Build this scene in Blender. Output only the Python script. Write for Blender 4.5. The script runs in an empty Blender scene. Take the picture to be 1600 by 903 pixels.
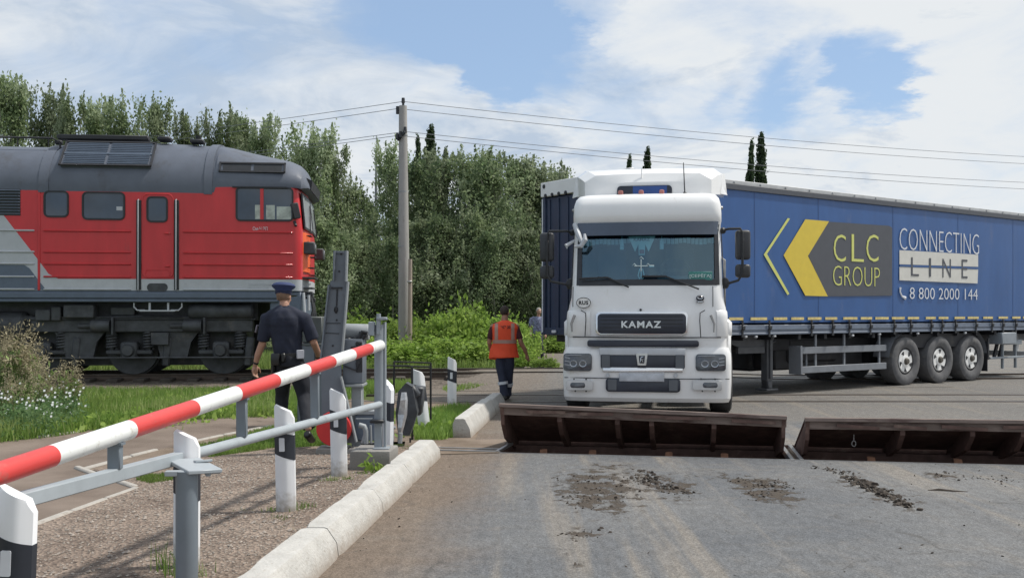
import bpy, bmesh, math, random
import numpy as np
from mathutils import Vector, Matrix, noise, Euler
R = math.radians
random.seed(7)
SC = bpy.context.scene
COL = SC.collection
F = 1550.0      # focal length in photo pixels
HC = 1.55       # eye height

# ------------------------------------------------------------------ camera
cam_d = bpy.data.cameras.new('camera')
cam = bpy.data.objects.new('camera', cam_d)
COL.objects.link(cam)
cam.location = (0, 0, HC)
cam.rotation_euler = (R(90), 0, 0)
cam_d.sensor_width = 36.0
cam_d.lens = F / 1600 * 36
cam_d.shift_y = 38.5 / 1600
cam_d.clip_start = 0.1
cam_d.clip_end = 3000
SC.camera = cam

# ------------------------------------------------------------------ light
SUN_DIR = Vector((0.52, 0.10, 0.87)).normalized()
SUN_EL = math.asin(SUN_DIR.z)
SUN_AZ = math.atan2(SUN_DIR.x, SUN_DIR.y)
SC.view_settings.view_transform = 'Standard'
SC.view_settings.look = 'None'
SC.view_settings.exposure = 0.5
SC.view_settings.gamma = 1
sun_d = bpy.data.lights.new('sun', 'SUN')
sun_d.energy = 2.7
sun_d.angle = R(4.0)
sun_d.color = (1.0, 0.95, 0.87)
sun = bpy.data.objects.new('sun', sun_d)
COL.objects.link(sun)
sun.rotation_euler = SUN_DIR.to_track_quat('Z', 'Y').to_euler()
sun.location = (20, 10, 40)

SKY_STRENGTH = 0.095
def build_world():
    w = bpy.data.worlds.new('World')
    SC.world = w
    w.use_nodes = True
    nt = w.node_tree
    N, L = nt.nodes, nt.links
    N.clear()
    out = N.new('ShaderNodeOutputWorld')
    bg = N.new('ShaderNodeBackground')
    bg.inputs[1].default_value = SKY_STRENGTH
    L.new(bg.outputs[0], out.inputs[0])
    sky = N.new('ShaderNodeTexSky')
    sky.sky_type = 'NISHITA'
    sky.sun_disc = False
    sky.sun_elevation = SUN_EL
    sky.sun_rotation = SUN_AZ
    sky.altitude = 100
    sky.dust_density = 0.6
    sky.ozone_density = 2.2
    tc = N.new('ShaderNodeTexCoord')
    def math_(op, a, b=None, clamp=False):
        n = N.new('ShaderNodeMath'); n.operation = op; n.use_clamp = clamp
        for i, x in enumerate((a, b)):
            if x is None: continue
            if isinstance(x, (int, float)): n.inputs[i].default_value = x
            else: L.new(x, n.inputs[i])
        return n.outputs[0]
    nrm = N.new('ShaderNodeVectorMath'); nrm.operation = 'NORMALIZE'
    L.new(tc.outputs['Generated'], nrm.inputs[0])
    D = nrm.outputs[0]
    sep = N.new('ShaderNodeSeparateXYZ'); L.new(D, sep.inputs[0])
    zz = math_('ADD', math_('MAXIMUM', sep.outputs[2], 0.0), 0.16)
    u = math_('DIVIDE', sep.outputs[0], zz)
    v = math_('DIVIDE', sep.outputs[1], zz)
    cmb = N.new('ShaderNodeCombineXYZ')
    L.new(u, cmb.inputs[0]); L.new(v, cmb.inputs[1])
    def noise_(scale, detail, rough, dist=0.0, off=(0, 0, 0), sc=(1, 1, 1)):
        mp = N.new('ShaderNodeMapping')
        mp.inputs['Location'].default_value = off
        mp.inputs['Scale'].default_value = sc
        L.new(cmb.outputs[0], mp.inputs[0])
        n = N.new('ShaderNodeTexNoise')
        n.inputs['Scale'].default_value = scale
        n.inputs['Detail'].default_value = detail
        n.inputs['Roughness'].default_value = rough
        n.inputs['Distortion'].default_value = dist
        L.new(mp.outputs[0], n.inputs[0])
        return n.outputs[0]
    n_big = noise_(0.9, 9, 0.6, 0.4, (3.1, 1.7, 0))
    n_fin = noise_(2.6, 10, 0.62, 0.5, (8.3, 4.2, 0), (1.0, 0.75, 1))
    n_gry = noise_(1.7, 9, 0.6, 0.8, (1.3, 9.1, 0), (0.9, 1.0, 1))
    # gaps of blue sky, each a cone of directions
    gaps = [((690, 10), 3.0, .5), ((780, 40), 4.0, .58), ((850, 95), 3.0, .45), ((760, 110), 2.0, .3),
            ((1270, 150), 3.4, .34), ((1370, 118), 2.6, .52), ((1400, 150), 1.6, .3), ((1180, 135), 2.6, .28),
            ((960, 165), 3.0, .25), ((1090, 175), 2.0, .2), ((600, -60), 5, .5), ((900, -20), 3, .3)]
    wn = N.new('ShaderNodeTexNoise'); wn.inputs['Scale'].default_value = 3.2; wn.inputs['Detail'].default_value = 8; wn.inputs['Roughness'].default_value = 0.62
    L.new(cmb.outputs[0], wn.inputs[0])
    wo = N.new('ShaderNodeVectorMath'); wo.operation = 'MULTIPLY_ADD'; wo.inputs[1].default_value = (0.16, 0.16, 0.085); wo.inputs[2].default_value = (-0.08, -0.08, -0.042)
    L.new(wn.outputs['Color'], wo.inputs[0])
    wa = N.new('ShaderNodeVectorMath'); wa.operation = 'ADD'; L.new(D, wa.inputs[0]); L.new(wo.outputs[0], wa.inputs[1])
    wz = N.new('ShaderNodeVectorMath'); wz.operation = 'NORMALIZE'; L.new(wa.outputs[0], wz.inputs[0])
    g_sum = None
    for (px, py), rad, amt in gaps:
        d = Vector(((px - 800) / F, 1, (490 - py) / F)).normalized()
        dp = N.new('ShaderNodeVectorMath'); dp.operation = 'DOT_PRODUCT'
        L.new(wz.outputs[0], dp.inputs[0]); dp.inputs[1].default_value = d
        mr = N.new('ShaderNodeMapRange')
        mr.interpolation_type = 'SMOOTHERSTEP'
        mr.inputs[1].default_value = math.cos(R(rad * 1.25)); mr.inputs[2].default_value = 1.0
        mr.inputs[3].default_value = 0; mr.inputs[4].default_value = amt
        L.new(dp.outputs[1], mr.inputs[0])
        g_sum = mr.outputs[0] if g_sum is None else math_('ADD', g_sum, mr.outputs[0])
    cov = math_('ADD', math_('MULTIPLY', n_big, 1.5), math_('MULTIPLY', n_fin, 1.3))
    cov = math_('SUBTRACT', math_('ADD', cov, -0.52), math_('MULTIPLY', g_sum, 1.22))
    ramp = N.new('ShaderNodeMapRange'); ramp.interpolation_type = 'SMOOTHSTEP'
    ramp.inputs[1].default_value = 0.08; ramp.inputs[2].default_value = 0.95
    L.new(cov, ramp.inputs[0])
    # grey-blue bellies and bright tops
    gr = N.new('ShaderNodeValToRGB')
    gr.color_ramp.elements[0].position = 0.45; gr.color_ramp.elements[0].color = (6.0, 6.25, 6.45, 1)
    gr.color_ramp.elements[1].position = 0.56; gr.color_ramp.elements[1].color = (3.75, 4.45, 5.4, 1)
    mix_n = math_('ADD', math_('MULTIPLY', n_gry, 0.62), math_('MULTIPLY', n_fin, 0.38))
    # the heavier grey bank lies to the left of the view
    bank = N.new('ShaderNodeMapRange'); bank.interpolation_type = 'SMOOTHSTEP'
    bank.inputs[1].default_value = -0.5; bank.inputs[2].default_value = 0.35
    bank.inputs[3].default_value = 0.075; bank.inputs[4].default_value = -0.09
    L.new(sep.outputs[0], bank.inputs[0])
    L.new(math_('ADD', mix_n, bank.outputs[0]), gr.inputs[0])
    # blue between: clear sky, a little brightened by thin veil
    veil = N.new('ShaderNodeMixRGB'); veil.inputs[0].default_value = 0.55
    L.new(sky.outputs[0], veil.inputs[1]); veil.inputs[2].default_value = (3.1, 4.3, 6.1, 1)
    mx = N.new('ShaderNodeMixRGB')
    L.new(ramp.outputs[0], mx.inputs[0]); L.new(veil.outputs[0], mx.inputs[1]); L.new(gr.outputs[0], mx.inputs[2])
    L.new(mx.outputs[0], bg.inputs[0])
build_world()

# ------------------------------------------------------------------ helpers
def P(px, py, Y):
    return Vector(((px - 800) * Y / F, Y, HC - (py - 490) * Y / F))
def G(px, py, z=0.0):
    Y = (HC - z) * F / (py - 490)
    return Vector(((px - 800) * Y / F, Y, z))

_mats = {}
def mat(name, col, rough=0.6, metal=0.0, var=0.12, scale=5.0, bump=0.0, bscale=60.0, spec=None,
        dirt=None, dirt_amt=0.0, dirt_scale=2.5, stretch=None, coat=0.0):
    """one procedural surface: base colour broken up by noise, a second colour of grime, fine bump"""
    if name in _mats: return _mats[name]
    m = bpy.data.materials.new(name); _mats[name] = m
    m.use_nodes = True
    nt = m.node_tree; N, L = nt.nodes, nt.links
    b = N['Principled BSDF']
    b.inputs['Roughness'].default_value = rough
    b.inputs['Metallic'].default_value = metal
    if spec is not None: b.inputs['Specular IOR Level'].default_value = spec
    if coat: b.inputs['Coat Weight'].default_value = coat; b.inputs['Coat Roughness'].default_value = 0.08
    tc = N.new('ShaderNodeTexCoord')
    src = tc.outputs['Object']
    if stretch:
        mp = N.new('ShaderNodeMapping'); mp.inputs['Scale'].default_value = stretch
        L.new(src, mp.inputs[0]); src = mp.outputs[0]
    n1 = N.new('ShaderNodeTexNoise'); n1.inputs['Scale'].default_value = scale
    n1.inputs['Detail'].default_value = 6; n1.inputs['Roughness'].default_value = 0.6
    L.new(src, n1.inputs[0])
    r1 = N.new('ShaderNodeValToRGB')
    c = Vector(col[:3])
    r1.color_ramp.elements[0].position = 0.3; r1.color_ramp.elements[0].color = (*(c * (1 - var)), 1)
    r1.color_ramp.elements[1].position = 0.7; r1.color_ramp.elements[1].color = (*(c * (1 + var)), 1)
    L.new(n1.outputs[0], r1.inputs[0])
    colr = r1.outputs[0]
    if dirt is not None:
        n2 = N.new('ShaderNodeTexNoise'); n2.inputs['Scale'].default_value = dirt_scale
        n2.inputs['Detail'].default_value = 10; n2.inputs['Roughness'].default_value = 0.68
        L.new(src, n2.inputs[0])
        mr = N.new('ShaderNodeMapRange'); mr.interpolation_type = 'SMOOTHSTEP'
        mr.inputs[1].default_value = 0.66 - 0.3 * dirt_amt; mr.inputs[2].default_value = 0.78 - 0.2 * dirt_amt
        mr.inputs[4].default_value = min(1, 0.35 + dirt_amt)
        L.new(n2.outputs[0], mr.inputs[0])
        mx = N.new('ShaderNodeMixRGB'); L.new(mr.outputs[0], mx.inputs[0])
        L.new(colr, mx.inputs[1]); mx.inputs[2].default_value = (*dirt, 1)
        colr = mx.outputs[0]
    L.new(colr, b.inputs['Base Color'])
    if bump:
        n3 = N.new('ShaderNodeTexNoise'); n3.inputs['Scale'].default_value = bscale
        n3.inputs['Detail'].default_value = 4
        L.new(tc.outputs['Object'], n3.inputs[0])
        bp = N.new('ShaderNodeBump'); bp.inputs['Strength'].default_value = bump; bp.inputs['Distance'].default_value = 0.02
        L.new(n3.outputs[0], bp.inputs['Height']); L.new(bp.outputs[0], b.inputs['Normal'])
    return m

def ground_dirt(m, z0, z1, col, amt=.75, wob=.2, sc=18):
    """splashed dirt that clings to the foot of a thing"""
    nt = m.node_tree; N, L = nt.nodes, nt.links; tc = N.new('ShaderNodeTexCoord'); sx = N.new('ShaderNodeSeparateXYZ'); L.new(tc.outputs['Object'], sx.inputs[0])
    ns = N.new('ShaderNodeTexNoise'); ns.inputs['Scale'].default_value = sc; ns.inputs['Detail'].default_value = 7; L.new(tc.outputs['Object'], ns.inputs[0])
    ad = N.new('ShaderNodeMath'); ad.operation = 'MULTIPLY_ADD'; ad.inputs[1].default_value = -wob; L.new(ns.outputs[0], ad.inputs[0]); L.new(sx.outputs[2], ad.inputs[2])
    mr = N.new('ShaderNodeMapRange'); mr.inputs[1].default_value = z1 - wob / 2; mr.inputs[2].default_value = z0 - wob / 2; mr.inputs[4].default_value = amt; L.new(ad.outputs[0], mr.inputs[0])
    mx = N.new('ShaderNodeMixRGB'); b = N['Principled BSDF']; L.new(b.inputs['Base Color'].links[0].from_socket, mx.inputs[1]); mx.inputs[2].default_value = (*col, 1); L.new(mr.outputs[0], mx.inputs[0]); L.new(mx.outputs[0], b.inputs['Base Color'])

class MB:
    """collects shapes and links them as ONE mesh object"""
    def __init__(s): s.v = []; s.f = []; s.mi = []
    def add(s, vs, fs, m=0):
        o = len(s.v)
        s.v += [tuple(v) for v in vs]
        s.f += [tuple(i + o for i in f) for f in fs]
        s.mi += [m] * len(fs)
        return s
    def box(s, c, size, rot=None, m=0, bev=0.0, seg=1):
        bm = bmesh.new()
        bmesh.ops.create_cube(bm, size=1.0)
        bmesh.ops.scale(bm, vec=Vector(size), verts=bm.verts)
        if bev > 0:
            bmesh.ops.bevel(bm, geom=bm.edges[:], offset=min(bev, 0.45 * min(size)), segments=seg, affect='EDGES', profile=0.5)
        M = Matrix.Translation(Vector(c))
        if rot is not None:
            M = M @ (rot.to_4x4() if isinstance(rot, Matrix) else Euler(rot).to_matrix().to_4x4())
        bm.verts.index_update()
        s.add([M @ v.co for v in bm.verts], [[v.index for v in f.verts] for f in bm.faces], m)
        bm.free(); return s
    def bar(s, p, q, w, h, m=0, bev=0.0, up=(0, 0, 1)):
        p, q = Vector(p), Vector(q); d = q - p
        x = d.normalized(); z = Vector(up) - x * x.dot(Vector(up))
        if z.length < 1e-4: z = Vector((0, 1, 0)) - x * x.y
        z.normalize(); y = z.cross(x)
        return s.box((p + q) / 2, (d.length, w, h), Matrix((x, y, z)).transposed(), m, bev)
    def tube(s, pts, r, n=10, m=0, cap=True):
        pts = [Vector(p) for p in pts]
        if not isinstance(r, (list, tuple)): r = [r] * len(pts)
        rings = []; prev = None
        for i, p in enumerate(pts):
            t = (pts[min(i + 1, len(pts) - 1)] - pts[max(i - 1, 0)]).normalized()
            if prev is None:
                a = Vector((1, 0, 0)) if abs(t.x) < 0.8 else Vector((0, 1, 0))
            else: a = prev
            a = (a - t * a.dot(t)).normalized(); prev = a
            b = t.cross(a)
            ra, rb = r[i] if isinstance(r[i], (tuple, list)) else (r[i], r[i])
            rings.append([p + a * (ra * math.cos(2 * math.pi * k / n)) + b * (rb * math.sin(2 * math.pi * k / n)) for k in range(n)])
        return s.loft(rings, True, cap, m)
    def loft(s, rings, closed=True, cap=True, m=0, skip=None):
        n = len(rings[0]); vs = [v for rg in rings for v in rg]; fs = []
        kk = n if closed else n - 1
        for i in range(len(rings) - 1):
            for k in range(kk):
                if skip and skip(i, k): continue
                a, b = i * n + k, i * n + (k + 1) % n
                fs.append((a, b, b + n, a + n))
        if cap:
            fs.append(tuple(range(n))[::-1]); o = (len(rings) - 1) * n
            fs.append(tuple(range(o, o + n)))
        return s.add(vs, fs, m)
    def cyl(s, p, q, r, r2=None, n=16, m=0):
        return s.tube([p, q], [r, r if r2 is None else r2], n, m)
    def lathe(s, prof, o, axis, n=24, m=0, cap=True):
        """prof: (radius, distance along axis); closed surface of revolution"""
        o = Vector(o); ax = Vector(axis).normalized()
        a = Vector((0, 0, 1)) if abs(ax.z) < 0.8 else Vector((1, 0, 0))
        a = (a - ax * a.dot(ax)).normalized(); b = ax.cross(a)
        rings = [[o + ax * d + a * (r * math.cos(2 * math.pi * k / n)) + b * (r * math.sin(2 * math.pi * k / n)) for k in range(n)] for r, d in prof]
        return s.loft(rings, True, cap, m)
    def prism(s, poly, vec, m=0):
        poly = [Vector(p) for p in poly]; vec = Vector(vec); n = len(poly)
        vs = poly + [p + vec for p in poly]
        fs = [tuple(range(n))[::-1], tuple(range(n, 2 * n))] + [(i, (i + 1) % n, n + (i + 1) % n, n + i) for i in range(n)]
        return s.add(vs, fs, m)
    def ell(s, c, rad, rot=None, n=12, m=0):
        M = Matrix.Translation(Vector(c))
        if rot is not None: M = M @ Euler(rot).to_matrix().to_4x4()
        vs = [M @ Vector((0, 0, -rad[2]))]; fs = []; h = n // 2 + 1
        for i in range(1, h):
            ph = -math.pi / 2 + math.pi * i / h
            for k in range(n):
                th = 2 * math.pi * k / n
                vs.append(M @ Vector((rad[0] * math.cos(ph) * math.cos(th), rad[1] * math.cos(ph) * math.sin(th), rad[2] * math.sin(ph))))
        vs.append(M @ Vector((0, 0, rad[2])))
        for k in range(n): fs.append((0, 1 + (k + 1) % n, 1 + k))
        for i in range(h - 2):
            for k in range(n):
                a = 1 + i * n + k; b = 1 + i * n + (k + 1) % n
                fs.append((a, b, b + n, a + n))
        o = 1 + (h - 2) * n; t = len(vs) - 1
        for k in range(n): fs.append((o + k, o + (k + 1) % n, t))
        return s.add(vs, fs, m)
    def build(s, name, mats, parent=None, world=False, angle=38, recalc=True, fn=None, flat=False):
        me = bpy.data.meshes.new(name)
        vs = s.v
        if fn: vs = [tuple(fn(Vector(v))) for v in vs]
        if world and parent is not None:
            r = parent
            while r.parent: r = r.parent
            inv = ROOT_M[r.name].inverted()
            vs = [tuple(inv @ Vector(v)) for v in vs]
        me.from_pydata(vs, [], s.f)
        if not isinstance(mats, (list, tuple)): mats = [mats]
        for m in mats: me.materials.append(m)
        if len(mats) > 1: me.polygons.foreach_set('material_index', s.mi)
        if recalc:
            bm = bmesh.new(); bm.from_mesh(me)
            bmesh.ops.recalc_face_normals(bm, faces=bm.faces[:]); bm.to_mesh(me); bm.free()
        if not flat:
            me.polygons.foreach_set('use_smooth', [True] * len(me.polygons))
            me.set_sharp_from_angle(angle=R(angle))
        me.update()
        o = bpy.data.objects.new(name, me); COL.objects.link(o)
        if parent is not None: o.parent = parent
        return o

ROOT_M = {}
def tag(o, label=None, cat=None, group=None, kind=None):
    if label: o['label'] = label
    if cat: o['category'] = cat
    if group: o['group'] = group
    if kind: o['kind'] = kind
    return o
def thing(name, label, cat, loc=(0, 0, 0), rz=0.0, group=None):
    o = bpy.data.objects.new(name, None); COL.objects.link(o)
    o.empty_display_size = 0.2
    o.location = loc; o.rotation_euler = (0, 0, rz)
    ROOT_M[o.name] = Matrix.Translation(Vector(loc)) @ Matrix.Rotation(rz, 4, 'Z')
    return tag(o, label, cat, group)
def dup(root, loc, rz, label=None):
    r = root.copy(); COL.objects.link(r); r.location = loc; r.rotation_euler = (0, 0, rz)
    if label: r['label'] = label
    for ch in list(root.children):
        c = ch.copy(); COL.objects.link(c); c.parent = r
        for g in list(ch.children):
            d = g.copy(); COL.objects.link(d); d.parent = c
    return r
def rrect(cx, cz, w, h, r, n=4):
    """rounded rectangle outline in two coordinates"""
    pts = []
    for sx, sz, a0 in ((1, -1, -90), (1, 1, 0), (-1, 1, 90), (-1, -1, 180)):
        for k in range(n + 1):
            a = R(a0 + 90 * k / n)
            pts.append((cx + sx * (w / 2 - r) + r * math.cos(a), cz + sz * (h / 2 - r) + r * math.sin(a)))
    return pts
def text_mesh(name, body, m, parent, O, U, V, w, h, ext=0.004, bold=0.0, space=1.0):
    """lettering fitted to a rectangle: O lower left corner, U and V unit directions"""
    cu = bpy.data.curves.new(name, 'FONT'); cu.body = body; cu.extrude = 0.5; cu.offset = bold; cu.resolution_u = 3; cu.space_character = space
    t = bpy.data.objects.new(name, cu); COL.objects.link(t)
    dg = bpy.context.evaluated_depsgraph_get(); dg.update()
    me = bpy.data.meshes.new_from_object(t.evaluated_get(dg))
    bpy.data.objects.remove(t); bpy.data.curves.remove(cu)
    xs = [v.co.x for v in me.vertices]; ys = [v.co.y for v in me.vertices]
    x0, x1, y0, y1 = min(xs), max(xs), min(ys), max(ys)
    O, U, V = Vector(O), Vector(U), Vector(V); W = U.cross(V)
    for v in me.vertices:
        v.co = O + U * ((v.co.x - x0) / (x1 - x0) * w) + V * ((v.co.y - y0) / (y1 - y0) * h) + W * ((v.co.z + .5) * ext)
    me.materials.clear(); me.materials.append(m)
    o = bpy.data.objects.new(name, me); COL.objects.link(o); o.parent = parent
    return o

# ------------------------------------------------------------------ shared materials
M_POST_SHADED = mat('post_shaded_grey', (0.17, 0.20, 0.23), 0.45, var=0.08, scale=5, dirt=(.12, .13, .14), dirt_amt=.25, dirt_scale=7)  # darker copy of the gate grey, front-side shade put into the colour
M_WHITE = mat('white_paint', (0.78, 0.78, 0.77), 0.45, var=0.05, scale=3, dirt=(0.42, 0.38, 0.33), dirt_amt=0.12, dirt_scale=4)
M_TRUCK = mat('truck_white', (0.80, 0.80, 0.80), 0.28, var=0.03, scale=2, dirt=(0.55, 0.52, 0.47), dirt_amt=0.2, dirt_scale=3.2, coat=0.35, stretch=(1.6, 1.6, .8))
M_BLACK = mat('black_plastic', (0.02, 0.022, 0.026), 0.5, var=0.2)
M_NAVYBLK = mat('grille_navy', (0.018, 0.023, 0.038), 0.35, var=0.2)
M_RUBBER = mat('tyre_rubber', (0.035, 0.035, 0.038), 0.8, var=0.25, scale=8, dirt=(0.13, 0.12, 0.11), dirt_amt=0.35, dirt_scale=5)
M_TYRE_D = mat('dusty_tyre', (0.11, 0.11, 0.115), 0.85, var=0.2, scale=9, dirt=(0.2, 0.19, 0.175), dirt_amt=0.4, dirt_scale=4)
M_GREY = mat('grey_paint', (0.25, 0.28, 0.31), 0.5, var=0.1, scale=6, dirt=(0.16, 0.15, 0.14), dirt_amt=0.2, dirt_scale=6, bump=0.05, bscale=25)
M_STEEL = mat('worn_steel', (0.38, 0.38, 0.38), 0.4, 0.7, var=0.2, dirt=(0.12, 0.08, 0.06), dirt_amt=0.3)
M_CHROME = mat('bright_chrome', (0.75, 0.76, 0.78), 0.2, 0.9, var=0.05)
M_CHASSIS = mat('chassis_black', (0.022, 0.023, 0.028), 0.6, var=0.3, scale=4, dirt=(0.075, 0.07, 0.065), dirt_amt=0.3, dirt_scale=3)
# ------------------------------------------------------------------ ground, road, verge
from mathutils.geometry import tessellate_polygon
def kerb_x(Y): return -1.13 + 0.0755 * (Y - 5.82)
PA = Vector((-0.14, 11.07, 0)); PE = Vector((0.985, -0.17, 0)).normalized(); PN = Vector((0.17, 0.985, 0)).normalized()
PIT_L, PIT_D, PIT_H = 6.7, 1.22, 0.5
PIT = [PA, PA + PE * PIT_L, PA + PE * PIT_L + PN * PIT_D, PA + PN * PIT_D]
LA = R(6.0)                       # heading of the second track
LOC0 = Vector((-7.38, 22.3, 0))
def TR(x, y, z):                  # second-track coordinates -> world
    c, s = math.cos(LA), math.sin(LA)
    return Vector((LOC0.x + x * c - y * s, LOC0.y + x * s + y * c, z))

def sheet(name, outer, z, m, holes=(), kind='structure', fn=None):
    polys = [[Vector((p[0], p[1], 0)) for p in outer]] + [[Vector((p[0], p[1], 0)) for p in h] for h in holes]
    tris = tessellate_polygon(polys)
    vs = [p for pl in polys for p in pl]
    mb = MB(); mb.add([(p.x, p.y, z) for p in vs], [tuple(t) for t in tris])
    o = mb.build(name, m, flat=True)
    for p in o.data.polygons:
        if p.normal.z < 0: p.flip()
    return tag(o, kind=kind)

def soil_mat(name, c1, c2, scale, bump, fine=90.0, pebble=None):
    m = bpy.data.materials.new(name); m.use_nodes = True
    nt = m.node_tree; N, L = nt.nodes, nt.links
    b = N['Principled BSDF']; b.inputs['Roughness'].default_value = 0.95; b.inputs['Specular IOR Level'].default_value = 0.15
    tc = N.new('ShaderNodeTexCoord'); src = tc.outputs['Object']
    n1 = N.new('ShaderNodeTexNoise'); n1.inputs['Scale'].default_value = scale; n1.inputs['Detail'].default_value = 10; n1.inputs['Roughness'].default_value = 0.65
    L.new(src, n1.inputs[0])
    r = N.new('ShaderNodeValToRGB'); r.color_ramp.elements[0].position = 0.36; r.color_ramp.elements[1].position = 0.64
    r.color_ramp.elements[0].color = (*c1, 1); r.color_ramp.elements[1].color = (*c2, 1)
    L.new(n1.outputs[0], r.inputs[0]); colr = r.outputs[0]
    h = n1.outputs[0]
    n2 = N.new('ShaderNodeTexNoise'); n2.inputs['Scale'].default_value = fine; n2.inputs['Detail'].default_value = 4
    L.new(src, n2.inputs[0]); h2 = n2.outputs[0]
    if pebble:
        v = N.new('ShaderNodeTexVoronoi'); v.inputs['Scale'].default_value = pebble
        L.new(src, v.inputs[0])
        cr = N.new('ShaderNodeValToRGB'); cr.color_ramp.elements[0].color = (0.42, 0.40, 0.38, 1); cr.color_ramp.elements[1].color = (1.75, 1.66, 1.58, 1)
        L.new(v.outputs['Color'], cr.inputs[0])
        mx = N.new('ShaderNodeMixRGB'); mx.blend_type = 'MULTIPLY'; mx.inputs[0].default_value = 0.75
        L.new(colr, mx.inputs[1]); L.new(cr.outputs[0], mx.inputs[2]); colr = mx.outputs[0]
        h2 = v.outputs['Distance']
    L.new(colr, b.inputs['Base Color'])
    bp = N.new('ShaderNodeBump'); bp.inputs['Strength'].default_value = bump; bp.inputs['Distance'].default_value = 0.02
    L.new(h2, bp.inputs['Height']); L.new(bp.outputs[0], b.inputs['Normal'])
    return m

M_SOIL = soil_mat('meadow_soil', (0.05, 0.075, 0.025), (0.10, 0.12, 0.045), 0.7, 0.6, 14)
M_GRAVEL = soil_mat('verge_gravel', (0.17, 0.138, 0.117), (0.275, 0.23, 0.197), 1.6, 1.0, 90, pebble=42)
M_PATH = soil_mat('path_asphalt', (0.145, 0.115, 0.095), (0.225, 0.182, 0.152), 0.9, 0.35, 120)
M_DIRT = soil_mat('bare_dirt', (0.15, 0.115, 0.085), (0.25, 0.20, 0.16), 1.3, 0.6, 60)
M_BALLAST = soil_mat('track_ballast', (0.09, 0.08, 0.07), (0.17, 0.15, 0.13), 3, 0.9, 40, pebble=22)

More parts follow.
